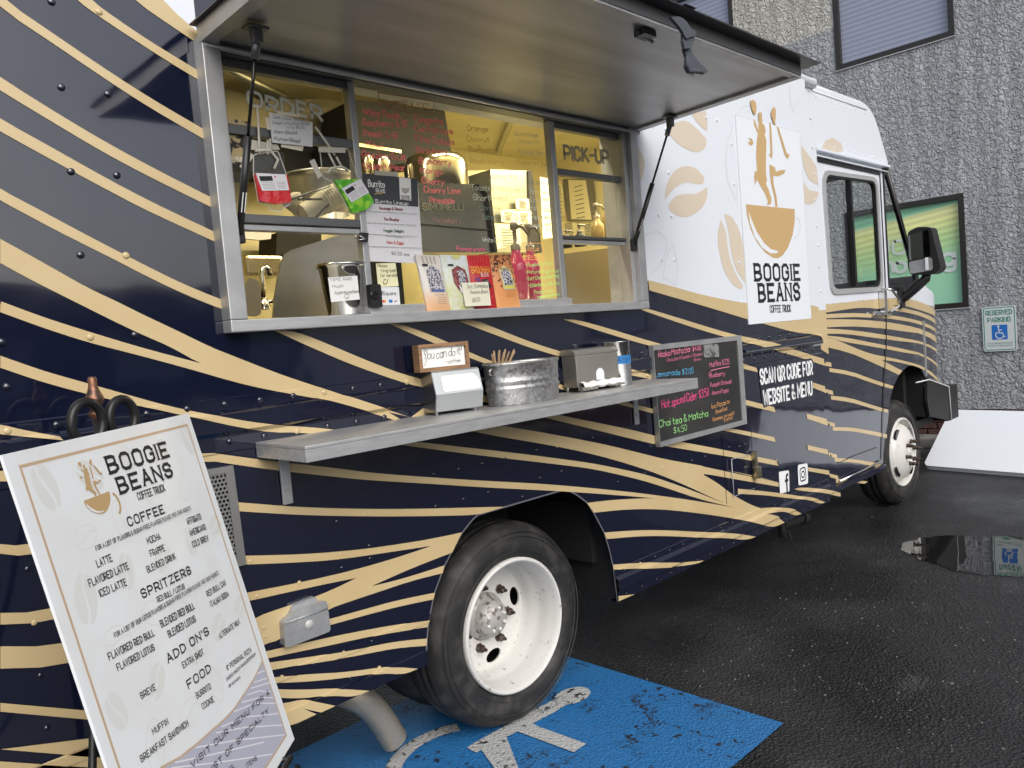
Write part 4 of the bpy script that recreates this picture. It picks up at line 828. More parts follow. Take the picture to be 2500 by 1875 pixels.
# ---- wheels
def wheel(cx, deep, nm='wheel'):
    w = obj(nm, MB(), UNDER, truck) if False else bpy.data.objects.new(nm, None)
    COL.objects.link(w); w.parent = truck; w.location = (0,0,0)
    y0 = .055 if deep else .075
    ax = (0,1,0); o = (cx,y0,.40)
    R = .40
    prof = [(.262,.022),(.272,.004),(.30,-.002),(.33,-.002),(.358,.006),(.378,.02),(.392,.042),(.398,.058),(.400,.075),(.396,.078),(.396,.088),(.400,.091),(.400,.118),(.396,.121),(.396,.131),(.400,.134),(.400,.165),(.398,.18),(.385,.212),(.35,.232),(.30,.235),(.262,.22)]
    def tyre(yo):
        t = MB().lathe((cx,yo,.40), ax, prof, 64)
        for rr in (.29,.345,.365): t.lathe((cx,yo-.0005,.40), ax, [(rr-.002,.001),(rr,-.0035),(rr+.002,.001)], 64)
        for k in range(64):
            a = math.radians(k*360/64)
            c = Vector((cx+math.cos(a)*.397,yo+.052,.40+math.sin(a)*.397)); d = Vector((math.cos(a),0,math.sin(a))); s = Vector((-d.z,0,d.x))
            t.add([c-s*.004-Vector((0,.012,0))-d*.012,c+s*.004-Vector((0,.012,0))-d*.012,c+s*.004+Vector((0,.006,0))+d*.002,c-s*.004+Vector((0,.006,0))+d*.002],[(0,1,2,3)])
        return obj('tyre', t, RUB, w)
    tyre(y0)
    if deep: tyre(y0+.29)
    if deep:
        rp = [(.262,.02),(.264,.0),(.256,-.008),(.248,-.004),(.246,.02),(.238,.035),(.236,.07),(.234,.09),(.232,.115),(.225,.125),(.223,.16),(.218,.178),(.214,.185)]
        dz = .185; dr = .215; r_hole = .178
    else:
        rp = [(.262,.02),(.264,.0),(.256,-.008),(.248,-.004),(.246,.02),(.236,.035),(.232,.07),(.226,.075),(.218,.03),(.205,.005),(.19,-.012),(.175,-.018)]
        dz = -.018; dr = .176; r_hole = .168
    rim = obj('rim', MB().lathe(o, ax, rp, 64), RIM, w)
    hl = []
    for k in range(4):
        a = math.radians(10+90*k if deep else 40+90*k)
        c = (cx+math.cos(a)*r_hole, .40+math.sin(a)*r_hole)
        e = [(c[0]+math.cos(a)*.026*math.cos(t)-math.sin(a)*.042*math.sin(t), c[1]+math.sin(a)*.026*math.cos(t)+math.cos(a)*.042*math.sin(t)) for t in [2*math.pi*i/14 for i in range(14)]]
        hl.append(e)
    if deep:
        obj('wheel_disc', MB().prism(side_at(y0+dz), arc(cx,.40,dr,0,360,48)[:-1], -.008, 0, holes=hl), RIM, rim)
        obj('hub', MB().lathe((cx,y0+dz,.40), ax, [(.098,.0),(.094,-.012),(.080,-.018),(.074,-.028),(.070,-.060),(.058,-.066),(.056,-.07),(.0001,-.072)], 32), mat('hub_paint',(.40,.39,.37),.45,.2,noise=(40,(.12,.10,.085),.52,.64)), w)
        hb = MB().lathe((0,0,0),(0,-1,0),[(.0075,-.001),(.0075,.006),(.005,.008),(.0001,.008)],6).mesh('hub_bolt', RIM)
        for k in range(8):
            a = math.radians(k*45+20); place('hub_bolt', hb, (cx+math.cos(a)*.046,y0+dz-.070,.40+math.sin(a)*.046), w)
        obj('inner_rim', MB().lathe((cx,y0+.2,.40), ax, [(.25,0),(.25,.2)], 32), UNDER, w)
    else:
        pr = [(.178,-.018),(.15,-.035),(.125,-.045),(.11,-.05),(.085,-.05),(.06,-.04),(.04,-.03),(.03,-.05),(.0001,-.055)]
        obj('wheel_disc', MB().lathe(o, ax, pr, 48), RIM, rim)
        hm = MB()
        for e in hl: hm.prism(side_at(y0), [((q[0]-cx)*1.17+cx,(q[1]-.4)*1.17+.4) for q in e], .0, .006 if False else .012)
        obj('hand_hole', hm, GLOSSB, rim)
    rl = .126 if deep else .085
    ln = MB().lathe((0,0,0),(0,-1,0),[(.020,-.002),(.020,.004),(.0155,.006),(.0155,.026),(.012,.032),(.007,.034),(.007,.046),(.0001,.047)],6,smooth=False).mesh('lug_nut', RUST)
    n = 7 if deep else 6
    for k in range(n):
        a = math.radians(k*360/n+(44 if deep else 15))
        q = place('lug_nut', ln, (cx+math.cos(a)*rl, y0+(dz if deep else -.047), .40+math.sin(a)*rl), w)
        if not deep: q.scale = (.9,1.5,.9)
    # far side tyre
    obj('tyre', MB().lathe((cx,1.83,.40), ax, prof, 32), RUB, w)
wheel(1.468, True); wheel(5.671, False)
# exhaust, marker lamp, vent, latch box, underside tap
ex = MB().tube([(.66,.5,.40),(.74,.32,.37)]+[(x,.25,z) for x,z in [(0.8325,0.3106),(0.8802,0.2676),(0.9208,0.2143),(0.9543,0.1537),(0.975,0.1072),(0.9893,0.0808)]], .050, 20, False)
ex.tube([(x,.25,z) for x,z in [(0.9632,0.1343),(0.9893,0.0808)]], .046, 20, False)
exo = obj('exhaust_pipe', ex, mat('weathered_steel',(.38,.34,.28),.40,.6,bump=(90,.0004),noise=(60,(.34,.32,.28),.45,.65)), truck)
ml_ = obj('marker_lamp', MB().prism(SIDE, rquad([(.462,.672),(.615,.674),(.612,.772),(.50,.775),(.492,.758),(.464,.752)],.012), .0, .030), LENS, truck)
obj('bracket', MB().prism(SIDE, rquad([(.495,.742),(.585,.748),(.585,.79),(.505,.785)],.01), .0, .018).tube([(.47,-.031,.745),(.61,-.031,.748)],.003,6), LENS, ml_)
obj('bulb', MB().lathe((.545,-.031,.718),(0,-1,0),[(.014,0),(.012,.002),(.0001,.004)],12), mat('bulb_white',(.42,.42,.42),.3), ml_)
# louvred access panel left of the wheel
PERF = mat('perforated_steel',(.42,.42,.41),.4,.9)
vn = obj('vent_panel', MB().prism(SIDE, [(.02,.942),(.38,.942),(.372,1.228),(.02,1.232)], .0, .012, holes=[[(.05,.96),(.355,.96),(.348,1.212),(.05,1.215)]]), PERF, truck)
pm = MB()
hx = []
for i in range(26):
    for j in range(21):
        hx.append((.06+i*.0115+(j%2)*.00575, .968+j*.0118))
obj('grille', MB().flat(SIDE, [(.05,.96),(.355,.96),(.348,1.212),(.05,1.215)], .008), PERF, vn)
ph = MB()
for x,z in hx:
    if x > .16: ph.flat(SIDE, [(x+.0042*math.cos(a*1.0472),z+.0042*math.sin(a*1.0472)) for a in range(6)], .0086)
o_ = obj('perforation', ph, GLOSSB, vn); o_['kind'] = 'stuff'
cv = obj('clear_cover', MB().tube([(3.03,-.012,.795),(3.031,-.012,.598)], .0022, 6).tube([(3.03,-.012,.795),(3.255,-.012,.79)], .0015, 6).tube([(3.031,-.012,.598),(3.25,-.012,.60)], .0012, 6), mat('cover_edge',(.4,.42,.45),.3), truck)
obj('latch', MB().bbox((3.248,-.03,.70),(3.272,-.002,.80),.005).bbox((3.24,-.042,.655),(3.285,-.012,.72),.008), mat('brass_latch',(.45,.42,.30),.3,1), cv)
seam = MB()
for q in ([(3.27,.93),(3.27,.60)],[(2.97,.93),(2.97,.34)],[(3.19,1.30),(4.12,1.288)],[(3.20,1.34),(3.20,.98)]): seam.ribbon(SIDE, q, .005, .003)
obj('panel_seam', seam, GLOSSB, truck)
lid = obj('locker_lid', MB().bbox((3.21,-.034,1.338),(4.15,.0,1.352),.004), NAVY, truck)
obj('drain_tap', MB().tube([(3.74,.10,.27),(3.95,.08,.27)], .028, 12).tube([(3.95,.08,.27),(3.99,.075,.27)], .04, 14).tube([(3.74,.1,.31),(3.74,.1,.20)],.022,10).tube([(3.80,.1,.25),(3.82,.08,.14),(3.86,.06,.05),(3.93,.05,.01)],.004,6).tube([(3.8,.12,.27),(3.8,.2,.55)],.03), UNDER, truck)

# ================= SERVING WINDOW =================
sw_ = obj('window_frame', MB(), ALU, truck)
bpy.data.objects.remove(sw_); sw_ = bpy.data.objects.new('serving_window', None); COL.objects.link(sw_); sw_.parent = truck; sw_.location = (0,0,0)
# outer surround, proud of the body
obj('surround', MB().bbox((.390,-.052,1.600),(2.352,.03,1.634),.003), ALUH, sw_)
obj('surround', MB().bbox((.390,-.052,1.6345),(.442,.03,2.412),.003), ALU, sw_)
obj('surround', MB().bbox((2.30,-.052,1.6345),(2.352,.03,2.405),.003).bbox((2.27,-.03,1.634),(2.2995,.03,2.39),.003), ALU, sw_)
obj('surround', MB().bbox((.4425,-.03,2.376),(2.2995,.03,2.41),.003), DARKM, sw_)
obj('sill', MB().bbox((.8755,-.022,1.634),(1.862,.02,1.662),.002), ALUH, sw_)
obj('mullion', MB().bbox((.874,-.012,1.6625),(.898,.02,2.375),.003), ALU, sw_)
obj('mullion', MB().bbox((1.816,-.012,1.6625),(1.846,.02,2.375),.003), ALU, sw_)
obj('sash_rail', MB().bbox((.4425,-.008,2.164),(.8735,.02,2.192),.002).bbox((.4425,-.008,2.3505),(.8735,.02,2.3755),.002), DARKM, sw_)
obj('sash_rail', MB().bbox((.4425,-.004,1.893),(.8735,.03,1.909),.002), ALU, sw_)
obj('sash_rail', MB().bbox((.4425,-.012,1.9125),(.8735,.028,1.938),.002), DARKM, sw_)
obj('sash_rail', MB().bbox((1.8465,-.008,2.165),(2.2695,.02,2.190),.002).bbox((1.8465,-.008,2.3505),(2.2695,.02,2.3755),.002), DARKM, sw_)
obj('sash_rail', MB().bbox((1.8465,-.006,1.888),(2.2695,.03,1.902),.002), ALU, sw_)
obj('sash_rail', MB().bbox((1.8465,-.012,1.906),(2.2695,.028,1.918),.002), DARKM, sw_)
obj('pane', MB().flat(side_at(.004), [(.8985,1.6625),(1.8155,1.6625),(1.8155,2.3745),(.8985,2.3745)]), GLASS, sw_)
obj('pane', MB().flat(side_at(.010), [(.4435,1.9385),(.873,1.9385),(.873,2.1635),(.4435,2.1635)]), GLASS, sw_)
obj('pane', MB().flat(side_at(.008), [(.4435,2.1925),(.873,2.1925),(.873,2.35),(.4435,2.35)]), GLASS, sw_)
obj('pane', MB().flat(side_at(.010), [(1.847,1.9185),(2.269,1.9185),(2.269,2.1645),(1.847,2.1645)]), GLASS, sw_)
obj('pane', MB().flat(side_at(.008), [(1.847,2.1905),(2.269,2.1905),(2.269,2.35),(1.847,2.35)]), GLASS, sw_)
obj('jamb_liner', MB().box((.4,.031,1.60),(.446,.10,2.42)).box((2.272,.031,1.60),(2.32,.10,2.42)).box((.4,.031,1.575),(2.32,.14,1.626)).box((.4,.031,2.38),(2.32,.1,2.42)), ALU, sw_)
# awning
AW = 2.405
awn = bpy.data.objects.new('awning', None); COL.objects.link(awn); awn.parent = truck; awn.location = (0,0,0)
def aw(x,y,z): return (x, y, z+(-y)*.022)
def awbox(x0,x1,y0,y1,z0,z1):
    return MB().add([aw(x,y,z) for x in (x0,x1) for y in (y0,y1) for z in (z0,z1)], [(0,1,3,2),(4,6,7,5),(0,4,5,1),(2,3,7,6),(0,2,6,4),(1,5,7,3)])
obj('soffit_sheet', awbox(.392,2.375,-.80,-.035,AW-.006,AW+.0), SOFFIT, awn)
obj('top_skin', awbox(.375,2.44,-.85,-.02,AW+.034,AW+.038), mat('awning_skin',(.05,.05,.055),.35,.3), awn)
for a in ((.392,.430,-.80,-.035),(2.337,2.375,-.80,-.035)): obj('frame_rail', awbox(*a,AW-.006,AW-.0065).box((0,0,0),(0,0,0)) if False else awbox(*a,AW-.016,AW-.0065), ALU, awn)
obj('frame_rail', awbox(.4305,2.3365,-.80,-.775,AW-.014,AW-.0065), ALU, awn)
obj('edge_trim', awbox(.392,2.375,-.803,-.8005,AW-.007,AW+.033), DARKM, awn)
obj('edge_trim', awbox(2.3755,2.378,-.80,-.035,AW-.016,AW+.033), ALU, awn)
obj('edge_trim', awbox(.389,.3915,-.80,-.035,AW-.016,AW+.033), ALU, awn)
obj('hinge', MB().tube([(.395,-.045,AW-.02),(2.372,-.045,AW-.02)], .009, 10), ALU, awn)
lat = (1.4694,-0.7375)
obj('latch', MB().add([aw(lat[0]+a,lat[1]+b,AW-.008-c) for a in (-.03,.03) for b in (-.02,.02) for c in (0,.018)], [(0,1,3,2),(4,6,7,5),(0,4,5,1),(2,3,7,6),(0,2,6,4),(1,5,7,3)]).tube([(lat[0]-.05,lat[1],AW+.0),(lat[0]+.05,lat[1]+.01,AW-.01)],.006), mat('dark_bracket',(.10,.10,.10),.4,.8), awn)
def strut(b, t, nm):
    s = bpy.data.objects.new(nm, None); COL.objects.link(s); s.parent = awn; s.location = (0,0,0)
    b = Vector(b); t = Vector(t); m = b.lerp(t,.50)
    obj('cylinder', MB().tube([b,m+(t-b)*.02], .0105, 12), BLACK, s); obj('rod', MB().tube([m,t], .0048, 10), GLOSSB, s)
    obj('end_fitting', MB().tube([t-(t-b).normalized()*.05,t], .011, 10).bbox((t.x-.014,t.y-.012,t.z-.012),(t.x+.014,t.y+.012,t.z+.028),.003).bbox((t.x-.03,t.y-.02,t.z+.024),(t.x+.03,t.y+.02,t.z+.032),.002), DARKM, s)
    obj('end_fitting', MB().bbox((b.x-.014,b.y-.008,b.z-.025),(b.x+.014,b.y+.02,b.z+.025),.004), BLACK, s)
    d = (t-b).normalized(); q = b+d*.06; n = Vector((0,-1,0)); u = n.cross(d).normalized(); w = u.cross(n) if False else d
    fr = (q+n*.0106, u, d, n)
    obj('sticker', MB().flat(fr, [(-.006,0),(.006,0),(.006,.055),(-.006,.055)]), PAPER, s)
    for k in range(5): pass
strut((.452,-.030,1.875),(.470,-.205,2.362),'gas_strut')
strut((2.285,-.040,1.885),(2.325,-.245,2.368),'gas_strut')
# frayed strap thrown over the awning edge
STRAP = mat('dark_nylon_strap', (.055,.065,.08), .85, bump=(300,.0006))
stp = MB()
stp.prism(side_at(-.853), chaikin([(1.4318,2.4073),(1.483,2.4201),(1.5141,2.4108),(1.5324,2.3985),(1.5516,2.3916),(1.5536,2.3675),(1.536,2.3477),(1.5245,2.3362),(1.4939,2.3287),(1.4877,2.349),(1.4928,2.3741),(1.4723,2.3885)],70), -.006, .004)
stp.prism(side_at(-.845), chaikin([(1.51,2.336),(1.5451,2.3449),(1.5608,2.3248),(1.5977,2.3067),(1.6269,2.2968),(1.6321,2.2876),(1.6152,2.2796),(1.565,2.2771),(1.5285,2.2686),(1.5134,2.2834),(1.5209,2.312)],70), -.010, .0)
stp.prism(side_at(-.857), chaikin([(1.4784,2.3698),(1.5453,2.3917),(1.5484,2.3761),(1.4962,2.3563)],70), -.002, .006)
stp.tube([(q[0],-.858,q[1]) for q in [(1.5006,2.3096),(1.4975,2.2848),(1.5048,2.2645),(1.5438,2.2718),(1.5854,2.2757)]], [.004,.006,.007,.007,.004], 7)
stp.add([(1.51,-.86,2.462),(1.57,-.86,2.462),(1.57,-.60,2.460),(1.51,-.60,2.460)],[(0,1,2,3)])
for k in range(6):
    q = [(1.5107,2.2679),(1.5167,2.2608)]; stp.tube([(q[0][0]+.006*k,-.85,q[0][1]),(q[1][0]+.0065*k-.004,-.85,q[1][1]-.004*(k%2))],.0008,4)
tag(obj('strap', stp, STRAP), 'black frayed fabric strap knotted and hanging over the awning edge', 'strap')
# shelf
shf = bpy.data.objects.new('shelf', None); COL.objects.link(shf); shf.parent = truck; shf.location = (0,0,0)
obj('shelf_top', MB().bbox((.448,-.287,1.272),(2.333,-.004,1.282),.002), ALUH, shf)
obj('shelf_edge', MB().bbox((.448,-.287,1.238),(2.333,-.283,1.2715),.001).bbox((.448,-.2825,1.238),(.452,-.004,1.2715),.001).bbox((2.329,-.2825,1.238),(2.333,-.004,1.2715),.001), ALUH, shf)
for x in (.53,2.255):
    obj('bracket', MB().bbox((x-.018,-.012,1.085),(x+.014,-.004,1.238),.002).tube([(x-.002,-.012,1.13),(x-.002,-.018,1.13)],.009).box((x-.018,-.12,1.2325),(x+.014,-.012,1.2375)), ALU, shf)

# ================= INTERIOR =================
WARM = mat('kitchen_wall', (.66,.60,.36), .38, .2, bump=(8,.001), noise=(3,(.58,.52,.30),.4,.6))
KDARK = mat('kitchen_dark', (.010,.009,.008), .7)
obj('kitchen_wall', MB().box((-1.05,2.03,.96),(4.17,2.06,2.90)), WARM, truck)
obj('kitchen_wall', MB().box((4.14,.03,.96),(4.17,2.03,2.90)), WARM, truck)
obj('kitchen_wall', MB().box((-1.05,.012,.96),(-1.02,2.03,2.90)), WARM, truck)
obj('kitchen_wall', MB().box((-1.0,.010,.96),(.40,.022,2.90)).box((2.32,.010,.96),(4.17,.022,2.90)).box((.40,.010,.96),(2.32,.022,1.60)).box((.40,.010,2.42),(2.32,.022,2.90)), WARM, truck)
obj('ceiling', MB().box((-1.05,.02,2.86),(4.17,2.06,2.90)), WARM, truck)
obj('kitchen_floor', MB().box((-1.05,.02,.945),(4.17,2.06,.965)), KDARK, truck)
LAMP = mat('lit_lamp_tube', (1,1,1), .5, emit=((1,.88,.62),6))
for lx,ly,le in ((3.2,.30,46),(1.9,.24,10),(.5,.26,4.5)):
    lo = obj('ceiling_lamp', MB().bbox((lx-.5,ly-.06,2.835),(lx+.5,ly+.06,2.858),.004), LAMP, truck)
    la = bpy.data.lights.new('kitchen_light','AREA'); la.energy = le; la.size = 1.0; la.size_y = .12; la.shape = 'RECTANGLE'; la.color = (1,.86,.58)
    lb = bpy.data.objects.new('kitchen_light', la); COL.objects.link(lb); lb.location = (lx,ly,2.825)
# guard panel, hood and counters
obj('counter', MB().box((-1,1.2,1.60),(1.15,2.02,1.63)).box((1.0,.15,1.62),(4.1,.62,1.645)), STEEL, truck)
obj('counter', MB().box((2.05,.10,.8),(4.1,.14,1.90)) if False else MB().prism(side_at(.30), [(2.1665,1.6557),(2.1974,1.8898),(2.6725,1.9356),(2.826,1.9489),(2.7877,1.637)], -.01, 0), mat('brown_panel_steel',(.17,.15,.115),.42,.5), truck)
gd = [(0.7824,1.6627),(0.795,1.7317),(0.8111,1.787),(0.834,1.8566),(0.8529,1.8894),(0.8858,1.9063),(1.1369,1.9791),(1.1785,1.982),(1.1412,1.6476)]
obj('guard_panel', MB().prism(side_at(.45), gd, -.012, 0), STEEL, truck)
hd = [(1.721,2.7717),(2.3219,2.8031),(2.3471,2.5546),(1.683,2.4151)]
obj('hood_panel', MB().prism(side_at(1.2), hd, -.4, 0), KDARK, truck)
obj('hood_edge', MB().ribbon(side_at(1.19), [(1.7086,2.5471),(1.9913,2.5399)], .016), mat('hood_edge_warm',(.5,.42,.24),.3,1), truck)
obj('menu_panel', MB().prism(side_at(1.5), [(1.2005,2.8386),(1.3759,2.7971),(1.8635,2.883),(1.8418,2.6873),(1.1755,2.6081)], -.05, 0), mat('brown_steel',(.20,.18,.13),.35,.7), truck)
obj('dark_cabinet', MB().prism(side_at(1.6), [(1.2372,2.6394),(1.9819,2.6993),(1.9633,2.5325),(1.2171,2.4537)], -.3, 0), KDARK, truck)
obj('dark_cabinet', MB().prism(side_at(1.7), [(1.5076,2.1785),(1.7785,2.1875),(1.7646,2.0619),(1.4914,2.0652)], -.2, 0), KDARK, truck)
obj('beam', MB().tube([(.8,1.1,2.84),(2.2,1.9,2.84)], .02, 6).tube([(2.4,.6,2.845),(3.4,1.9,2.845)], .02, 6), STEEL, truck)
# sink tap + towel dispenser
fau = [P for P in [(1.0071,1.746),(1.0114,1.8387),(1.0108,1.8714),(1.0176,1.8959),(1.0332,1.9041),(1.0455,1.8975),(1.048,1.8657)]]
tag(obj('tap', MB().tube([(x,.95,z) for x,z in fau], .012, 10).lathe((fau[0][0],.95,fau[0][1]),(0,0,1),[(.03,-.02),(.028,.0),(.018,.02),(.012,.03)],14).tube([(fau[0][0],.95,fau[0][1]+.01),(fau[0][0]+.06,.93,fau[0][1]+.015)],.009), CHROME), 'chrome gooseneck sink tap inside the lower left serving opening', 'tap')
q = [(1.1438,2.0105),(1.3369,2.0163),(1.3255,1.9128),(1.1493,1.9136)]
tag(obj('towel_dispenser', MB().bbox((q[0][0],1.35,q[2][1]),(q[1][0],1.60,q[0][1]),.015), mat('warm_steel',(.50,.44,.30),.25,.9)), 'steel paper towel dispenser on the kitchen wall behind the sink tap', 'dispenser')
obj('sink_guard', MB().prism(side_at(.85), rquad([(0.8727,1.6945),(0.8891,1.8448),(0.9368,1.8497),(0.9491,1.8075),(0.9421,1.6917)],.03), -.01, 0), STEEL, truck)
pp = [(1.1675,2.1277),(1.3173,2.1296),(1.3103,2.0968),(1.2487,2.0888),(1.164,2.0952)]
tag(obj('paper_roll', MB().prism(side_at(1.4), pp, -.02, 0), PAPER), 'white sheet of paper hanging high at the back of the lower left opening', 'paper')
# steel tub and stacked paper cups behind the red and green bags
tubb = [(0.866,2.1613),(0.8995,2.1871),(0.9698,2.2073),(1.115,2.2255),(1.1387,2.0764),(1.1263,2.0171),(0.859,2.0052)]
tag(obj('mixing_bowl', MB().lathe(((tubb[0][0]+tubb[4][0])/2,.42,tubb[5][1]+.01),(0,0,1),[(.10,0),(.115,.05),(.125,.12),(.127,.14),(.133,.143),(.131,.15),(.12,.14),(.11,.02)],32), STEEL), 'round steel bowl on the counter behind the green pouch', 'bowl')
cs = thing('cup_stack', 'stack of white paper cups lying on its side behind the upper left glass', 'cups', (0.8561,0.25,2.0113))
cb = Vector((0.8252,0.25,2.0009)); cd = Vector((.82,-.18,.42)).normalized()
cupm = mat('white_cup_paper',(.66,.62,.52),.6)
for k in range(8):
    obj('cup', MB().lathe(cb+cd*(.010*k),cd,[(.030,.0),(.040,.085),(.043,.086),(.043,.090),(.039,.089),(.029,.004)],24), cupm, cs)
tag(obj('whisk_brush', MB().lathe((0.8355,0.3,2.0188),(-.5,0,.86),[(.004,-.03),(.02,0),(.034,.03),(.038,.05),(.02,.06),(.0001,.055)],14), mat('brush_bristle',(.55,.50,.40),.9,bump=(120,.006))), 'round white brush beside the stacked paper cups', 'brush')
kn = MB()
for a,b in ([(0.7562,2.034),(0.9086,2.0895)],[(0.7815,2.035),(0.8701,2.0418)],[(0.8282,1.9665),(0.9389,2.0616)]): kn.tube([(a[0],.2,a[1]),(b[0],.2,b[1])],.004,6)
tag(obj('stirring_spoon', kn, DARKM), 'thin dark metal spoons leaning behind the stacked cups', 'spoons')
# espresso machine
em = thing('espresso_machine', 'large stainless espresso machine behind the middle serving window', 'coffee machine', (1.7,.5,1.645))
ef = [(1.4204,2.1825),(1.4904,2.1939),(1.8243,2.2129),(1.8901,2.198),(1.9104,1.9124),(1.389,1.9042)]
obj('housing', MB().prism(side_at(.45), rquad(ef,.02), -.32, 0), mat('machine_steel',(.36,.36,.355),.24,1,bump=(4,.003,2,(1,1,5))), em)
es = [(1.815,2.2103),(1.8684,2.2077),(1.8912,2.1698),(1.9007,1.9109),(1.8841,1.9106),(1.8683,2.1682),(1.8396,2.1925)]
obj('side_panel', MB().prism(side_at(.44), es, -.30, .006), BLACK, em)
obj('trim_strip', MB().prism(side_at(.445), [(1.4673,2.0239),(1.8913,2.0114),(1.8906,2.0061),(1.4667,2.019)], 0, .004), BLACK, em)
lettering(em, side_at(.442), ('SIMONELLI',1.4987,2.0817,0.226,0.0094,0.0265), mat('chrome_letter',(.8,.78,.6),.15,1), .22, smooth=False)
obj('group_head', MB().tube([(1.62+.2,.42,1.80),(1.82,.42,1.73)],.022,12).tube([(1.82,.42,1.77),(1.82,.33,1.76)],.010,8), CHROME, em)
for k,(a,b,c_) in enumerate((((430,690),(760,680),500),((190,690),(280,690),500),((120,690),(195,690),490))):
    pa = (.6,.7,.8)[k]
    A_ = {0: ((1.5766,2.2236),(1.8619,2.2519),(1.7336,2.3608)),1: ((1.4601,2.2344),(1.5396,2.2404),(1.5134,2.3609)),2: ((1.4601,2.254),(1.5279,2.2591),(1.5066,2.3888))}[k]
    r0 = (A_[1][0]-A_[0][0])/2; cx_ = (A_[1][0]+A_[0][0])/2; zz = A_[0][1]-.05; hh = A_[2][1]-zz
    tag(obj('canister', MB().lathe((cx_,pa,zz),(0,0,1),[(r0,0),(r0,hh*.72),(r0*.97,hh*.86),(r0*.86,hh*.95),(r0*.7,hh),(.0001,hh)],32), mat('canister_steel',(.40,.37,.31),.16,1)), ('large polished steel canister on top of the espresso machine','small steel canister beside the large one','smallest steel canister by the left window post')[k], 'canister', 'steel canisters on the espresso machine')
# papers on the kitchen back wall
YP = mat('lit_notice_paper', (.78,.72,.46), .7)
shx = 0
for k,(pts,yy,lab) in enumerate((
 ([(2.7203,2.5677),(2.9232,2.59),(2.9465,2.3438),(2.7309,2.3414)],1.5,'large notice sheet left of the fridge seen through the middle window'),
 ([(2.6203,2.2978),(2.7292,2.3046),(2.7279,2.2412),(2.6194,2.2396)],1.0,'small yellow note on the grey fridge door'),
 ([(2.4942,2.2313),(2.6132,2.2376),(2.6101,2.1602),(2.4944,2.1636)],1.0,'notice under the small yellow note, left of its pair'),
 ([(2.6186,2.2329),(2.7397,2.2376),(2.7369,2.1611),(2.6158,2.1579)],1.0,'notice under the small yellow note, right of its pair'),
 ([(2.2447,2.113),(2.4347,2.1169),(2.4317,2.0149),(2.245,1.9801)],.8,'tilted notice with a blue stamp behind the pump bottles'),
 ([(2.8381,2.4399),(2.9393,2.4308),(2.9185,2.0899),(2.8208,2.0785)],1.0,'tall notice beside the right window post'),
 )):
    o_ = tag(obj('notice', MB().prism(side_at(yy), pts, -.002, 0), YP), lab, 'notice', 'notices on the kitchen wall')
    ln_ = MB(); xs = [p[0] for p in pts]; zs = [p[1] for p in pts]
    for j in range(7):
        z_ = min(zs)+(max(zs)-min(zs))*(.15+.1*j); ln_.ribbon(side_at(yy), [(min(xs)+(max(xs)-min(xs))*.25,z_),(min(xs)+(max(xs)-min(xs))*random.uniform(.6,.8),z_)], .004, .002)
    obj('lettering', ln_, GREYINK, o_)
obj('fridge', MB().prism(side_at(1.03), [(2.4717,2.4566),(2.7737,2.4747),(2.7308,2.0036),(2.4469,1.9991)], -.5, 0), mat('grey_fridge',(.30,.30,.24),.3,.4), truck)
obj('fridge_edge', MB().prism(side_at(1.02), [(2.7632,2.4717),(2.7943,2.4744),(2.8269,2.0038),(2.7204,2.0021)], -.5, 0), KDARK, truck)
BX = xface_at(4.13)
for k,(pts,lab) in enumerate((( [(2.0337,2.7202),(1.9569,2.7026),(1.9536,2.4396),(2.0237,2.4455)],'narrow notice on the far kitchen wall beside the post'),( [(1.892,2.7012),(1.7183,2.6632),(1.6898,2.3616),(1.8912,2.4004)],'large price sheet on the far kitchen wall seen in the right window'),([(2.013,2.3972),(1.8461,2.3644),(1.8267,2.2587),(2.0085,2.2918)],'small notice low on the far kitchen wall'),([(1.8169,2.354),(1.6292,2.3127),(1.6231,2.2283),(1.8118,2.2565)],'low wide notice on the far kitchen wall right of the small one'))):
    o_ = tag(obj('notice', MB().prism(BX, pts, 0, .003), YP), lab, 'notice', 'notices on the kitchen wall')
    ln_ = MB(); ys = [p[0] for p in pts]; zs = [p[1] for p in pts]
    for j in range(8):
        z_ = min(zs)+(max(zs)-min(zs))*(.1+.1*j); ln_.ribbon(BX, [(min(ys)+(max(ys)-min(ys))*.3,z_),(min(ys)+(max(ys)-min(ys))*.72,z_)], .006, .005)
    obj('lettering', ln_, GREYINK, o_)
obj('notice_frame', MB().prism(BX, [(1.9472,2.7202),(1.6455,2.6597),(1.6265,2.3401),(1.9355,2.3904)], 0, .002), mat('frame_grey',(.16,.15,.12),.5), truck)
# pump bottles
PINK = mat('pink_syrup', (.50,.05,.12), .15, coat=.3); PUMPM = mat('pump_plastic', (.20,.17,.12), .35)
def pump(pb, pt, y, r, lab, bodym, grp='pump bottles on the counter'):
    """pb, pt: base and top (x,z)"""
    x = pb[0]; z0 = pb[1]; h = pt[1]-z0
    t = thing('pump_bottle', lab, 'bottle', (x,y,z0), grp)
    obj('bottle', MB().lathe((x,y,z0),(0,0,1),[(.0001,0),(r,0),(r,h*.42),(r*.93,h*.48),(r*.5,h*.58),(r*.45,h*.64)],20), bodym, t)
    obj('pump_head', MB().lathe((x,y,z0+h*.64),(0,0,1),[(r*.5,0),(r*.5,h*.07),(r*.2,h*.08),(r*.2,h*.26),(r*.4,h*.27),(r*.45,h*.32),(r*.3,h*.36),(.0001,h*.36)],14).tube([(x,y,z0+h*.95),(x+r*.9,y-.01,z0+h*.94),(x+r*1.5,y-.015,z0+h*.84)],[r*.2,r*.17,r*.12],8), PUMPM, t)
pump((1.7224,1.6733),(1.708,1.9908),.14,.042,'pink syrup pump bottle standing behind the orange bag',PINK)
pump((1.8373,1.6731),(1.8479,1.9953),.17,.036,'pink syrup pump bottle behind the lotus flavors writing',PINK)
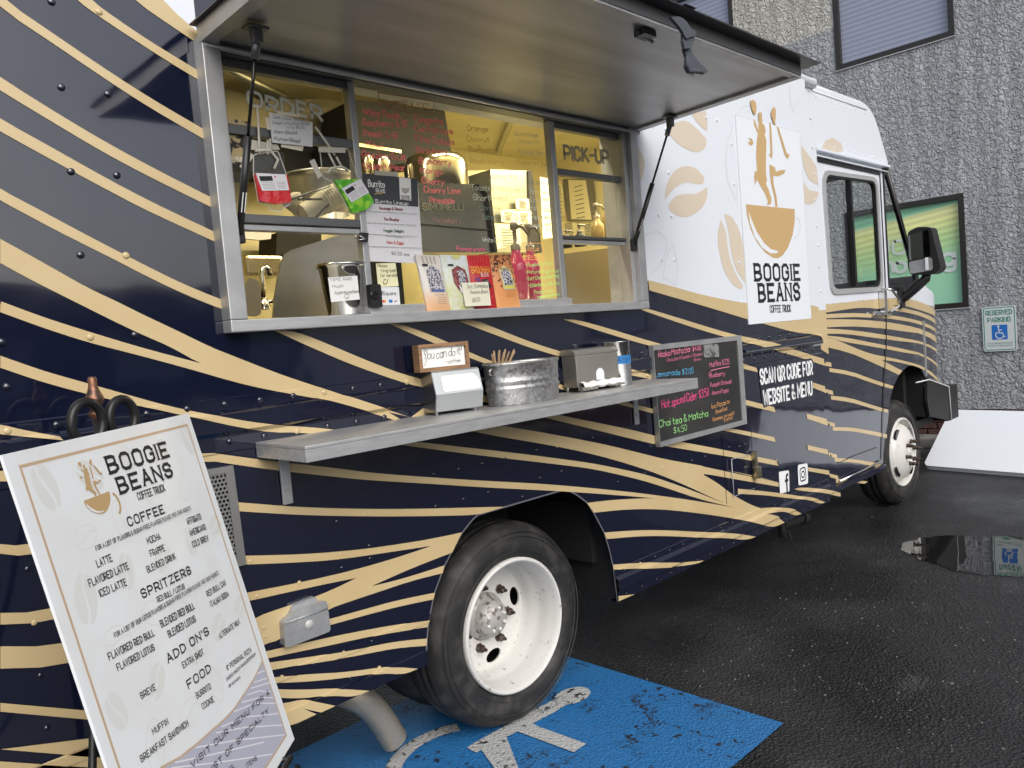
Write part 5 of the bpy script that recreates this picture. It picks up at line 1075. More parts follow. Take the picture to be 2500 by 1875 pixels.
pump((2.8224,1.9812),(2.8472,2.2919),.5,.05,'tallest pump bottle in the right serving window',mat('amber_syrup',(.30,.22,.10),.2))
pump((2.6083,1.9572),(2.6219,2.1693),.42,.035,'pump bottle left of the tallest one in the right serving window',mat('amber_syrup',(.30,.22,.10),.2))
pump((2.4667,1.9467),(2.4742,2.0576),.42,.03,'short dark pump bottle in the right serving window',KDARK)
pump((2.3647,1.9373),(2.3729,2.0245),.42,.025,'shortest pump bottle near the right window post',KDARK)
obj('card_shelf', MB().box((1.0,.02,1.60),(2.26,.16,1.628)), STEEL, truck)
obj('reader_backdrop', MB().prism(side_at(.12), [(.86,1.62),(1.12,1.62),(1.12,1.82),(.86,1.82)], -.02, 0), mat('tinted_back',(.02,.02,.024),.2), truck)

# ---- lettering on the panes
def marker(name, col):
    m = bpy.data.materials.new(name); m.use_nodes = True; n = m.node_tree; n.nodes.clear(); L = n.links.new
    o = n.nodes.new('ShaderNodeOutputMaterial'); a = n.nodes.new('ShaderNodeBsdfDiffuse'); b = n.nodes.new('ShaderNodeBsdfTranslucent'); x = n.nodes.new('ShaderNodeMixShader'); x.inputs[0].default_value = .35
    a.inputs[0].default_value = (*col,1); b.inputs[0].default_value = (*col,1); L(a.outputs[0], x.inputs[1]); L(b.outputs[0], x.inputs[2]); L(x.outputs[0], o.inputs[0])
    MATS[name] = m; return m
PK = marker('pink_paint_marker', (1.0,.26,.30))
PKD = mat('faint_backlit_pink_marker', (.42,.16,.13), .6); TEAL = marker('pale_marker', (.62,.68,.62)); TEALD = mat('teal_marker', (.22,.34,.30), .6)  # PKD: pink darkened in its colour to look backlit, and for faint words
ORM = marker('orange_marker', (1.0,.52,.20)); GRM = marker('green_marker', (.45,.95,.35)); MAG = marker('magenta_marker', (1.0,.14,.38)); BRM = mat('backlit_brown_marker', (.34,.22,.10), .6)  # BRM: inks coloured brown to look backlit against the bright kitchen
PG = side_at(.0015)
kwh = dict(smooth=True, jit=.06, sp=2.6, space=5)
TX = [
 (PK,.165,[('*White Peach',0.9321,2.2803,0.1484,0.0063,0.0216),('*Raspberry & SF',0.9243,2.2461,0.1884,0.0169,0.0217),('*Peach & SF',0.9246,2.213,0.1439,0.0056,0.0206),('*Kiwi',0.9304,2.1776,0.0672,0.0014,0.0204),('*Passion fruit',0.911,2.1423,0.1788,0.0067,0.0216),('*Desert Pear',0.9128,2.1074,0.1686,0.0061,0.0206),('*Tangerine',1.1373,2.2851,0.1303,0.0081,0.0217),('*Cantaloupe',1.1365,2.2549,0.1745,0.0087,0.0218),('*Pina Colada',1.1362,2.2188,0.1753,0.0067,0.0229),('*Strawberry',1.1351,2.1811,0.1422,0.0058,0.0217),('*Blueberry',1.1419,2.145,0.1484,0.005,0.0218),('*Mango',1.1445,2.1114,0.1028,0.0036,0.0207),('*Cherry',1.149,2.0774,0.1009,0.0015,0.0207),('*Cherry Lime',1.1533,2.0463,0.1685,0.0062,0.0209),('Pineapple',1.1777,2.0137,0.1134,0.0036,0.0188)]),
 (PKD,.09,[('Huckleberry',1.1878,1.946,0.1232,-0.0001,0.0178),('FRUIT FLAVORS',1.0073,2.318,0.2116,0.0175,0.0232),('*Orange',1.3785,2.286,0.1076,0.0077,0.0197),('& SF',1.29,2.1892,0.0492,0.0023,0.0191)]),
 (BRM,.075,[('*Coconut',1.3724,2.2454,0.1168,0.0099,0.0197),('*BlueRaspberry',1.3769,2.2097,0.1737,0.0114,0.0198),('*Black berry',1.3794,2.1689,0.1756,0.0093,0.0199),('Macadamia Nut',1.4132,2.1143,0.2062,0.0143,0.0212),('Peppermint Bark',1.6343,2.1872,0.1768,0.0076,0.0187)]),
 (TEAL,.11,[('Brown Sugar',1.6308,2.296,0.1299,0.0083,0.0174),('Cinnamon',1.6521,2.2702,0.1184,0.0085,0.0163),('Pumpkin Spice',1.6431,2.2278,0.1485,0.0092,0.0187),('*Toasted',1.3738,2.0705,0.1173,0.0044,0.0208),('*Shortbread',1.3804,2.0333,0.1728,0.0084,0.021),('Almond',1.6876,2.0787,0.0856,0.0022,0.02),('Lavender',1.688,2.0464,0.1033,0.0033,0.02),('Irish Cream',1.6841,2.0133,0.1147,0.0031,0.02),('Peppermint',1.6842,1.9786,0.1088,0.0031,0.02),('Chocolate Mint',1.6678,1.9462,0.1211,0.0016,0.0176),('White Choc SF',1.4122,1.882,0.1463,0.0008,0.0178)]),
 (TEALD,.085,[('Marshmallow',1.5105,2.0762,0.1441,0.0043,0.0182),('Caramel',1.4111,2.0005,0.1142,0.0027,0.0166),('Salted Caramel & SF',1.4181,1.965,0.2363,0.0082,0.0191),('Sweetened SF',1.675,2.1135,0.1343,0.0066,0.0188)]),
 (MAG,.10,[('Pomegranate',1.2822,1.8481,0.1373,0.0002,0.0151)]),
 (ORM,.14,[('Lotus',1.6322,1.8542,0.0798,0.0002,0.0186),('flavors',1.6247,1.8254,0.0967,-0.0001,0.0186)]),
 (GRM,.13,[('-Blueberry/Acai',1.6314,1.7909,0.1526,0.01,0.0141),('-Natural Sugarfruit',1.6283,1.7644,0.1913,0.0054,0.0141),('-Tart Cherry/Red Rasp',1.6268,1.7379,0.1939,0.0115,0.0141),('-Elderberry/Blk Ras',1.6361,1.7113,0.1812,0.0093,0.0141),('Passion fruit',1.6666,1.6852,0.1087,0.0049,0.0129),('Mango/Blackberry/',1.6813,1.6661,0.1325,0.0099,0.0118),('Blueberry',1.7493,1.6567,0.0642,0.0013,0.0095)])]
for m_,t_,rows in TX:
    for r_ in rows: lettering(sw_, PG, r_, m_, t_, **kwh)
bxm = MB()
for q,wd_ in (([(1.0005,2.3627),(1.2359,2.3685),(1.2322,2.3245),(1.1134,2.3133),(1.0519,2.3146),(1.0015,2.3196),(1.0005,2.3627)],.003),):
    bxm.ribbon(PG, q, wd_)
obj('lettering_box', bxm, PKD, sw_)
obj('lettering_box', MB().ribbon(PG, [(1.623,1.8815),(1.7371,1.8854),(1.7337,1.8195),(1.6224,1.8196),(1.623,1.8815)], .0028), ORM, sw_)
ORD = mat('frosted_letter', (.62,.62,.52), .6); ORD2 = mat('frosted_letter_outline', (.20,.23,.22), .6)
for s_,c_,hh_ in [('O',(0.5383,2.2579),0.0),('R',(0.5961,2.2497),0.0),('D',(0.6446,2.2496),0.0),('E',(0.6964,2.2509),0.0),('R',(0.7444,2.2476),0.0)]:
    wd_ = {'O':.042,'R':.034,'D':.036,'E':.028}[s_]
    for mm_,tt_,dd_ in ((ORD2,.30,0),(ORD,.20,.0006)):
        mb = MB(); text_mb(mb, side_at(.0055), s_, (c_[0],c_[1]), (wd_,-.004), .040, tt_, d=dd_, smooth=s_ in 'O'); obj('lettering', mb, mm_, sw_)
pu = ('PICK-UP',1.9148,2.2355,0.291,0.0092,0.0534)
lettering(sw_, side_at(.0055), pu, mat('grey_decal',(.40,.38,.26),.6), .24)

# ================= THINGS ON AND AT THE WINDOW =================
def paper(nm, pts, lab, m, y, rows, ink=INK, t=.12, cat='note', th=.0012, kw=None, group=None):
    o_ = thing(nm, lab, cat, (pts[0][0],y,pts[-1][1]), group)
    obj('sheet', MB().prism(side_at(y), pts, -th, 0), m, o_)
    for r_ in rows: lettering(o_, side_at(y), r_, ink, t, d=.0006, **(kw or dict(smooth=True, jit=.07, sp=2.6, space=5)))
    return o_
# burrito line-up sheet
bs = paper('menu_sheet', [(0.9017,2.0893),(1.1268,2.0895),(1.1181,1.7996),(0.895,1.8067)], 'printed burrito lineup sheet with a dark header, taped to the glass', mat('sheet_lilac_white',(.70,.70,.74),.5), -.006, [], cat='menu')
obj('header', MB().flat(side_at(-.006), [(0.901,2.089),(1.126,2.0892),(1.1196,1.9933),(0.8993,1.9944)], .0006), mat('charcoal_print',(.045,.05,.058),.5), bs)
obj('logo_card', MB().flat(side_at(-.006), [(1.0477,2.0881),(1.0964,2.0869),(1.0907,2.0122),(1.0436,2.0137)], .001), PAPER, bs)
lettering(bs, side_at(-.006), ('BOOGIE',1.0498,2.0214,0.0354,0.0005,0.0061), INK, .2, d=.0014); lettering(bs, side_at(-.006), ('BEANS',1.05,2.0137,0.0343,0.0004,0.0052), INK, .2, d=.0014)
obj('cup_print', MB().flat(side_at(-.006), [(1.0534,2.0532),(1.0888,2.0536),(1.0818,2.04),(1.0674,2.0338),(1.0555,2.0382)], .0014), mat('grey_print',(.4,.38,.34),.6), bs)
lettering(bs, side_at(-.006), ('Burrito',0.9213,2.0478,0.0628,0.0004,0.022), PAPER, .14, d=.0012, smooth=True); lettering(bs, side_at(-.006), ('BEANS',0.949,2.0331,0.0349,-0.0006,0.0102), PAPER, .16, d=.0012)
obj('lettering', MB().ribbon(side_at(-.006), [(0.9429,2.0242),(0.9562,2.0293),(0.9662,2.0271),(0.9772,2.0329),(0.9858,2.0314)], .004, .0012), GB, bs)
lettering(bs, side_at(-.006), ('Burrito Lineup:',0.9439,1.997,0.1301,-0.001,0.0112), PAPER, .16, d=.0012, serif=True)
MR = mat('maroon_ink',(.22,.02,.03),.6); MGn = mat('green_ink',(.03,.12,.05),.6); MRd = mat('red_ink',(.6,.05,.04),.6)
for s_,m_ in ((('Sausage & Bacon',0.9554,1.9766,0.0948,0.0007,0.0086),MR),(('The Shuster',0.9695,1.9413,0.0621,-0.0003,0.0086),MR),(('Veggie Delight',0.9627,1.9041,0.0835,-0.0006,0.0086),MGn),(('Ham & Eggs',0.9739,1.8649,0.0673,-0.0006,0.0086),MRd)):
    lettering(bs, side_at(-.006), s_, m_, .2, d=.0008)
for s_ in (('Sausage,Bacon,Cheese,Potato,Hashbrown Cheddar',0.9162,1.9661,0.1915,0.0001,0.003),('Bacon,Chorizo,Cheese,Potatoes,Cheddar,Green Chile',0.9045,1.9288,0.1921,-0.0009,0.003),('Black Beans,Onion,Peppers,Potatoes,Egg Cheddar,Onion and',0.9018,1.892,0.1959,-0.0027,0.003),('Green Chile,Salsa',0.9738,1.8874,0.0687,-0.0023,0.003),('Ham,Egg,Cheese,Potatoes,Hashbrown Cheddar,Green Chile Sauce',0.8974,1.8526,0.2138,-0.0022,0.003)):
    lettering(bs, side_at(-.006), s_, GREYINK, .2, d=.0008)
lettering(bs, side_at(-.006), ('$6.50 ea.',0.9881,1.8279,0.0748,-0.0034,0.0113), INK, .09, d=.0008, smooth=True)
obj('tape', MB().flat(side_at(-.006), [(0.949,2.1015),(1.0447,2.1042),(1.044,2.0891),(0.9489,2.0872)], .0016), mat('masking_tape',(.45,.43,.36),.5), bs)
bc = thing('binder_clip', 'black binder clip on the edge of the left window post', 'clip', (.875,-.02,1.88))
obj('clip_body', MB().prism(side_at(-.014), [(0.8631,1.8945),(0.8902,1.8938),(0.8845,1.8654),(0.859,1.8668)], 0, .014), BLACK, bc)
hm_ = MB()
for pts in ([(0.858,1.8844),(0.8436,1.886),(0.8333,1.8796),(0.8395,1.8708),(0.8568,1.8729)],[(0.8537,1.8828),(0.8773,1.8744),(0.8523,1.8705)]): hm_.tube([(x,-.03,z) for x,z in pts], .0015, 6)
obj('clip_wire', hm_, CHROME, bc)
paper('sticky_note', [(0.9218,1.799),(1.0003,1.8009),(1.0044,1.7239),(0.9219,1.7222)], 'pale yellow note asking to please ring bell, above the payment card sign', YPAPER, -.008, [('Please',0.9262,1.7869,0.0377,0.0001,0.0107),('ring bell',0.9384,1.77,0.0574,0.0014,0.0117),('for service',0.9343,1.754,0.0672,0.0025,0.0117)], t=.1)
sn = MB(); sn.ribbon(side_at(-.0086), [(0.9421,1.7408),(0.9441,1.7325),(0.9528,1.7309),(0.9595,1.7381),(0.9624,1.7479)], .0022, .0008); sn.ribbon(side_at(-.0086), [(0.9476,1.748),(0.9469,1.7422)], .0022, .0008); sn.ribbon(side_at(-.0086), [(0.953,1.7489),(0.9524,1.7431)], .0022, .0008)
obj('lettering', sn, INK, [o for o in COL.objects if o.name == 'sticky_note'][0])
sqp = thing('payment_sign', 'white card payment sign with small card emblems beside the black reader', 'sign', (.955,-.02,1.655))
obj('plate', MB().prism(side_at(-.020), rquad([(0.9192,1.7205),(0.9959,1.7204),(0.9952,1.6549),(0.9172,1.656)],.006), -.004, 0), mat('sign_gloss_white',(.76,.78,.80),.25), sqp)
lettering(sqp, side_at(-.020), ('Square',0.9308,1.6938,0.0499,-0.0001,0.0126), INK, .11, d=.0006, smooth=True)
lgm = MB(); a_,b_ = (0.9136,1.6961),(0.9265,1.7074)
lgm.ribbon(side_at(-.020), rrect(a_[0],a_[1],b_[0],b_[1],.003)+[rrect(a_[0],a_[1],b_[0],b_[1],.003)[0]], .0028, .0012); obj('emblem', lgm, INK, sqp)
for (cx_,cz_),mm_ in (((0.9292,1.674),mat('emblem_red',(.75,.05,.02),.4)),((0.9345,1.6743),mat('emblem_orange',(.85,.35,.03),.4))):
    obj('emblem', MB().flat(side_at(-.020), arc(cx_,cz_,.0042,0,360,14)[:-1], .0008+.0002*(mm_.name=='emblem_orange')), mm_, sqp)
obj('emblem', MB().flat(side_at(-.020), [(0.9504,1.6787),(0.9647,1.6789),(0.9641,1.6686),(0.9498,1.6685)], .0008), mat('emblem_blue',(.02,.20,.55),.4), sqp)
obj('emblem', MB().flat(side_at(-.020), [(0.9701,1.6733),(0.9849,1.6769),(0.9833,1.673),(0.9708,1.6694)], .0008), mat('emblem_grey',(.35,.2,.25),.4), sqp)
rd = thing('card_reader', 'small black doorbell style device on the sill, left of the payment sign', 'device', (.888,-.03,1.655))
obj('case', MB().prism(side_at(-.026), rquad([(0.8696,1.7292),(0.9118,1.7282),(0.9117,1.6542),(0.8686,1.6547)],.006), -.01, .012), BLACK, rd)
c0 = (0.8829,1.6931); obj('button', MB().lathe((c0[0],-.038,c0[1]),(0,-1,0),[(.015,0),(.014,.003),(.010,.002),(.0001,.0025)],24), GLOSSB, rd)
# coffee bags leaning on the glass
def bag(pts, lab, bodym, y=-.028, nm='coffee_bag'):
    """pts: TL,TR,BR,BL in (x,z)"""
    t = thing(nm, lab, 'coffee bag', ((pts[3][0]+pts[2][0])/2,y,pts[3][1]), 'coffee bags leaning on the glass')
    TL,TR_,BR,BL = [Vector(p) for p in pts]; N = 12; M = 14; vs = []
    for j in range(M+1):
        for i in range(N+1):
            u = i/N; v = j/M
            p = TL.lerp(TR_,u).lerp(BL.lerp(BR,u),v)
            bulge = (math.sin(math.pi*u)**.6)*(math.sin(math.pi*min(1,max(0,(v-.12)/.95)))**.7 if v > .12 else 0)*.016
            lean = .018*(1-v)
            vs.append((p.x, y-bulge-.003+lean*.6, p.y+(.004*math.cos(math.pi*(u-.5)*2) if v == 1 else 0)-.004*(v==1)))
    k = len(vs)
    vs += [(a,y+.004+.018*.6*(1-(i//(N+1))/M),c) for i,(a,b,c) in enumerate(vs[:k])]
    fs = [(j*(N+1)+i,j*(N+1)+i+1,(j+1)*(N+1)+i+1,(j+1)*(N+1)+i) for j in range(M) for i in range(N)]
    fs += [tuple(q+k for q in reversed(f)) for f in fs]
    ring = [i for i in range(N+1)]+[j*(N+1)+N for j in range(1,M+1)]+[M*(N+1)+i for i in range(N-1,-1,-1)]+[j*(N+1) for j in range(M-1,0,-1)]
    fs += [(ring[i],ring[(i+1)%len(ring)],ring[(i+1)%len(ring)]+k,ring[i]+k) for i in range(len(ring))]
    obj('pouch', MB().add(vs, fs, False), bodym, t)
    def at(u, v, e=.0022):
        p = TL.lerp(TR_,u).lerp(BL.lerp(BR,u),v)
        bulge = (math.sin(math.pi*min(max(u,0),1))**.6)*(math.sin(math.pi*min(1,max(0,(v-.12)/.95)))**.7 if v > .12 else 0)*.016
        return Vector((p.x, y-bulge-.003+.018*(1-v)*.6-e, p.y))
    def art(name_, uv, m_, e=.0022):
        mb = MB().flat((Vector((0,0,0)),Vector((1,0,0)),Vector((0,0,1)),Vector((0,-1,0))), uv)
        bm = bmesh.new(); V = [bm.verts.new(q) for q in mb.v]
        for f in mb.f: bm.faces.new([V[i] for i in f])
        for c in range(1,24):
            for no in ((1,0,0),(0,0,1)):
                bmesh.ops.bisect_plane(bm, geom=bm.verts[:]+bm.edges[:]+bm.faces[:], plane_co=(c/24,0,c/24), plane_no=no)
        bm.verts.index_update(); mb2 = MB(); mb2.add([at(q.co.x,q.co.z,e) for q in bm.verts], [[q.index for q in f.verts] for f in bm.faces]); bm.free()
        return obj(name_, mb2, m_, t)
    def word(s, u0, v0, u1, v1, h, m_, tt=.16, e=.003, **kk):
        mb = MB(); text_mb(mb, (Vector((0,0,0)),Vector((1,0,0)),Vector((0,0,-1)),Vector((0,-1,0))), s, (u0,v0), (u1-u0,v1-v0), h, tt, vdir=(0,-1), **kk)
        for i_,q in enumerate(mb.v): mb.v[i_] = at(q.x, -q.z, e+.00002*(i_%7))
        return obj('lettering', mb, m_, t)
    return t, art, word
def grad(name, stops, z0, z1, rough=.35, vor=None):
    m = bpy.data.materials.new(name); m.use_nodes = True; n = m.node_tree; b = n.nodes['Principled BSDF']; L = n.links.new
    g = n.nodes.new('ShaderNodeNewGeometry'); sp = n.nodes.new('ShaderNodeSeparateXYZ'); L(g.outputs['Position'], sp.inputs[0])
    r = n.nodes.new('ShaderNodeMapRange'); r.inputs[1].default_value = z0; r.inputs[2].default_value = z1; L(sp.outputs['Z'], r.inputs[0])
    cr = n.nodes.new('ShaderNodeValToRGB'); cr.color_ramp.elements[0].position = stops[0][0]; cr.color_ramp.elements[0].color = (*stops[0][1],1); cr.color_ramp.elements[1].position = stops[-1][0]; cr.color_ramp.elements[1].color = (*stops[-1][1],1)
    for p,c in stops[1:-1]: e = cr.color_ramp.elements.new(p); e.color = (*c,1)
    L(r.outputs[0], cr.inputs[0]); src = cr.outputs[0]
    if vor:
        v = n.nodes.new('ShaderNodeTexNoise'); v.inputs['Scale'].default_value = vor[0]; v.inputs['Detail'].default_value = 2; v.inputs['Distortion'].default_value = 2; L(g.outputs['Position'], v.inputs['Vector'])
        q = n.nodes.new('ShaderNodeMapRange'); q.inputs[1].default_value = vor[2]; q.inputs[2].default_value = vor[3]; L(v.outputs['Fac'], q.inputs[0])
        mx = n.nodes.new('ShaderNodeMix'); mx.data_type = 'RGBA'; L(q.outputs[0], mx.inputs[0]); L(src, mx.inputs[6]); mx.inputs[7].default_value = (*vor[1],1); src = mx.outputs[2]
    L(src, b.inputs['Base Color']); b.inputs['Roughness'].default_value = rough
    return m
ENG = mat('engraved_label', (.05,.05,.07), .5, noise=(170,(.55,.55,.60),.46,.54))
pz = (1.632,1.83)
P_ = [(1.0779,1.8286),(1.1798,1.8269),(1.2025,1.6323),(1.1002,1.6325)]
t, art, word = bag(P_, 'white and peach coffee bag with a black engraved label, leftmost of the four', grad('bag_white_peach',[(0,(.72,.40,.20)),(.2,(.76,.52,.34)),(.42,(.72,.68,.64)),(1,(.62,.60,.56))],*pz))
art('label_print', [(.22,.28),(.5,.18),(.8,.28),(.84,.66),(.2,.66)], ENG)
art('label_print', [(.14,.165),(.36,.165),(.36,.205),(.14,.205)], INK, .0028)
art('label_print', [(.28,.62),(.80,.62),(.78,.66),(.3,.66)], mat('label_blue',(.10,.16,.40),.5), .003)
for k in range(4): art('stripe_print', [(.2+.17*k,.02),(.26+.17*k,.02),(.28+.16*k,.16),(.22+.16*k,.16)], mat('beige_ray',(.42,.36,.28),.6), .0026)
word('COFFEE', .36,.60,.68,.60,.035, PAPER); word('The Classics', .3,.72,.8,.72,.03, mat('brown_ink',(.25,.10,.05),.6),.12, smooth=True)
for k in range(4): word('SIGNATURE ROAST', .42,.77+.035*k,.82,.77+.035*k,.014, GREYINK)
P_ = [(1.1808,1.8281),(1.304,1.8271),(1.3101,1.6335),(1.1998,1.6306)]
t, art, word = bag(P_, 'pale green coffee bag with a dark red shield label, second of the four', grad('bag_pale_green',[(0,(.56,.56,.28)),(.35,(.60,.62,.34)),(.6,(.62,.68,.62)),(1,(.62,.68,.72))],*pz,vor=(26,(.62,.64,.50),.52,.56)), y=-.032)
art('label_print', [(.26,.27),(.52,.19),(.8,.27),(.84,.5),(.72,.64),(.36,.64),(.24,.5)], mat('shield_red',(.16,.03,.04),.5,noise=(130,(.30,.08,.08),.5,.56)))
art('label_print', [(.42,.30),(.62,.27),(.75,.36),(.7,.5),(.58,.58),(.4,.52),(.45,.42)], ENG, .0028)
art('label_print', [(.38,.55),(.62,.55),(.6,.68),(.42,.68)], mat('cup_white',(.66,.68,.72),.4), .0032)
art('label_print', [(.42,.555),(.58,.555),(.56,.59),(.44,.59)], mat('coffee_brown',(.07,.03,.015),.4), .0036)
art('label_print', [(.18,.165),(.38,.165),(.38,.20),(.18,.20)], INK, .0028)
art('label_print', [(.38,.0),(.75,.0),(.7,.06),(.56,.085),(.45,.06)], mat('sun_yellow',(.62,.58,.26),.5), .0026)
word('COFFEE', .42,.72,.7,.72,.028, MGn)
for k in range(3): word('LIGHT ROAST BLEND', .42,.79+.04*k,.82,.79+.04*k,.014, MGn)
P_ = [(1.3066,1.829),(1.4204,1.8322),(1.4289,1.6326),(1.3223,1.6309)]
t, art, word = bag(P_, 'red coffee bag with orange lettering, third of the four', grad('bag_red',[(0,(.42,.01,.02)),(1,(.50,.02,.025))],*pz,vor=(60,(.62,.06,.06),.6,.66)), y=-.026)
word('BROUHAHA', .06,.33,.86,.33,.11, mat('orange_print',(.80,.30,.05),.5),.2); word('BLEND', .38,.40,.72,.40,.06, mat('pink_white_print',(.75,.6,.6),.5),.2)
art('label_print', [(.12,.42),(.3,.40),(.34,.52),(.2,.56)], mat('purple_print',(.14,.02,.12),.5)); art('label_print', [(.36,.46),(.62,.44),(.78,.6),(.4,.66)], mat('dark_print',(.03,.025,.03),.5,noise=(90,(.25,.2,.18),.55,.6)))
for k in range(7): art('stripe_print', [(.04+.13*k,.01),(.08+.13*k,.01),(.08+.13*k,.12),(.04+.13*k,.12)], mat('light_red',(.62,.06,.06),.4))
P_ = [(1.4176,1.8317),(1.5277,1.836),(1.5517,1.6338),(1.4274,1.6308)]
t, art, word = bag(P_, 'orange coffee bag printed with brown beans, rightmost of the four', grad('bag_orange',[(0,(.74,.36,.14)),(.35,(.72,.30,.10)),(1,(.50,.20,.08))],*pz))
BE = mat('dark_bean_print',(.10,.03,.015),.5); rr = random.Random(3); bmb = []
for k in range(90):
    u,v = rr.random(), rr.random()**1.6*.62
    if .26 < u < .74 and v > .22: continue
    a = rr.uniform(0,3.14); e_ = [(u+.045*math.cos(q)*math.cos(a)-.028*math.sin(q)*math.sin(a), v+.024*math.cos(q)*math.sin(a)+.018*math.sin(q)*math.cos(a)) for q in [i*1.047 for i in range(6)]]
    e_ = [(min(max(x,0.01),.99),min(max(y_,.01),.95)) for x,y_ in e_]; bmb.append(e_)
for e_ in bmb[:60]: art('bean_print', e_, BE, .0024)
art('label_print', [(.24,.29),(.5,.21),(.76,.29),(.80,.66),(.28,.66)], mat('label_border',(.62,.55,.30),.5), .003)
art('label_print', [(.30,.34),(.5,.28),(.70,.34),(.74,.58),(.34,.58)], ENG, .0034); art('label_print', [(.32,.59),(.76,.59),(.76,.635),(.34,.635)], mat('label_yellow',(.62,.58,.10),.5), .0034)
word('COFFEE', .32,.31,.72,.31,.05, INK,.18,e=.004)
art('label_print', [(.1,.155),(.3,.155),(.3,.19),(.1,.19)], INK, .003)
for k in range(4): word('MEDIUM DARK ROAST', .36,.71+.03*k,.74,.71+.03*k,.013, mat('brown_ink',(.25,.10,.05),.6))
paper('price_note', [(1.2446,1.7269),(1.3728,1.7292),(1.3784,1.6441),(1.2537,1.6438)], 'cream note offering three ounce samples, stuck over the green and red coffee bags', mat('note_cream',(.74,.72,.58),.7), -.052, [('3oz Samples',1.2665,1.7068,0.1017,0.0021,0.0148),('Ravens Brew',1.2817,1.6871,0.0842,0.002,0.0138),('$8.00',1.2875,1.6575,0.0374,0.0032,0.0148)], t=.08)
# tips pail
pa = [(0.7465,1.8036),(0.9231,1.8087),(0.7664,1.6428),(0.8988,1.6362)]
px_ = (pa[0][0]+pa[1][0])/2+.005; pz0 = 1.635; ph_ = .172
pl = thing('tips_pail', 'shiny steel pail with a handwritten tips note, standing in the lower left opening', 'pail', (px_,.065,pz0))
obj('pail', MB().lathe((px_,.065,pz0),(0,0,1),[(.0001,.0),(.058,.0),(.060,.006),(.076,.155),(.084,.160),(.087,.165),(.085,.170),(.075,.168),(.072,.155),(.057,.01),(.0001,.008)],48), mat('polished_pail',(.62,.61,.58),.10,1), pl)
np_ = [(0.7349,1.7533),(0.842,1.7592),(0.8428,1.6831),(0.7375,1.6778)]
paper('tips_note', np_, 'white note reading tips are much appreciated, on the steel pail', PAPER, -.013, [('TIPS ARE',0.7398,1.7412,0.0806,0.0041,0.0097),('Much',0.7469,1.7218,0.04,0.0014,0.0097),('Appreciated!',0.7525,1.7015,0.09,0.003,0.0106)], t=.1)
fc = MB(); fq = (0.7954,1.6932); fc.ribbon(side_at(-.0136), arc(fq[0],fq[1],.008,0,360,16), .0012); fc.ribbon(side_at(-.0136), arc(fq[0],fq[1],.004,200,340,6), .0010); obj('lettering', fc, INK, [o for o in COL.objects if o.name == 'tips_note'][0])
# blood-bag style drink pouches and their note
paper('drinks_note', [(0.5887,2.2365),(0.7302,2.2255),(0.722,2.1512),(0.5882,2.1491)], 'white handwritten note about blood bags, taped over the upper left sash', mat('note_grey_white',(.68,.69,.70),.7), -.018, [('Get your blood',0.6,2.22,0.1004,0.0048,0.0101),('bags! w/Lotus $7.00',0.5962,2.2038,0.1195,0.0114,0.0085),('w/o $5.00',0.6392,2.1963,0.0618,0.0053,0.0078),('Alien Blood',0.596,2.176,0.075,0.0066,0.01),('Human Blood',0.5965,2.1572,0.0828,0.0017,0.0108)], t=.1)
paper('blank_card', [(0.5779,2.2224),(0.5992,2.2214),(0.6038,2.1881),(0.5798,2.1871)], 'cream card corner showing left of the blood bags note', CPAPER, -.012, [], cat='card', group='cards behind the blood bags note')
paper('blank_card', [(0.6212,2.2473),(0.6936,2.2458),(0.6906,2.2376),(0.6189,2.2375)], 'cream tape strip showing above the blood bags note', CPAPER, -.011, [], cat='card', group='cards behind the blood bags note')
paper('blank_card', [(0.6212,2.1561),(0.6964,2.1568),(0.6897,2.1359),(0.6195,2.1407)], 'cream card edge hanging below the blood bags note', CPAPER, -.012, [], cat='card', group='cards behind the blood bags note')
def pouch(out, liq, lab, lm_, y, tubes, label_q, hang):
    t = thing('drink_pouch', lab, 'drink pouch', (out[0][0],y,out[0][1]), 'drink pouches taped to the glass')
    obj('film', MB().prism(side_at(y), rquad(out,.008), -.003, 0), PLAST, t)
    obj('film_edge', MB().ribbon(side_at(y), rquad(out,.008)+[rquad(out,.008)[0]], .003, .001), mat('film_edge',(.55,.53,.48),.2), t)
    lm2 = MB().prism(side_at(y-.001), rquad(liq,.008), -.001, .010); obj('liquid', lm2, lm_, t)
    obj('label', MB().flat(side_at(y-.0115), label_q, .001), mat('label_white',(.74,.73,.78),.5), t)
    A_,B_,C_,D_ = [Vector(q) for q in label_q]
    def bi(u,v): return tuple(A_.lerp(B_,u).lerp(D_.lerp(C_,u),v))
    obj('label_print', MB().flat(side_at(y-.0115), [bi(.06,.18),bi(.5,.14),bi(.5,.42),bi(.06,.46)], .0016), INK, t)
    lm3 = MB()
    for k in range(5): lm3.ribbon(side_at(y-.0115), [bi(.07,.55+.09*k),bi(.52,.53+.09*k)], .0008, .0016); lm3.ribbon(side_at(y-.0115), [bi(.6,.5+.09*k),bi(.9,.5+.09*k)], .0008, .0016)
    obj('label_print', lm3, GREYINK, t); c = bi(.6,.18); obj('label_print', MB().flat(side_at(y-.0115), arc(c[0],c[1],.003,0,360,6)[:-1], .0018), mat('label_pink',(.6,.05,.12),.5), t)
    tm = MB()
    for tb_ in tubes: tm.tube([(x,y-.004,z) for x,z in tb_], .0035, 8)
    obj('tube', tm, mat('clear_tube',(.62,.60,.52),.15), t)
    hm = MB(); hm.tube([(x,y-.004,z) for x,z in hang], .0045, 6); obj('hanger', hm, mat('clear_tube',(.62,.60,.52),.15), t)
    return t
REDL = mat('red_drink',(.55,.005,.01),.08,coat=.5,bump=(30,.004)); GRL = mat('green_drink',(.08,.42,.01),.08,coat=.5,bump=(30,.004),noise=(40,(.30,.65,.03),.5,.6))
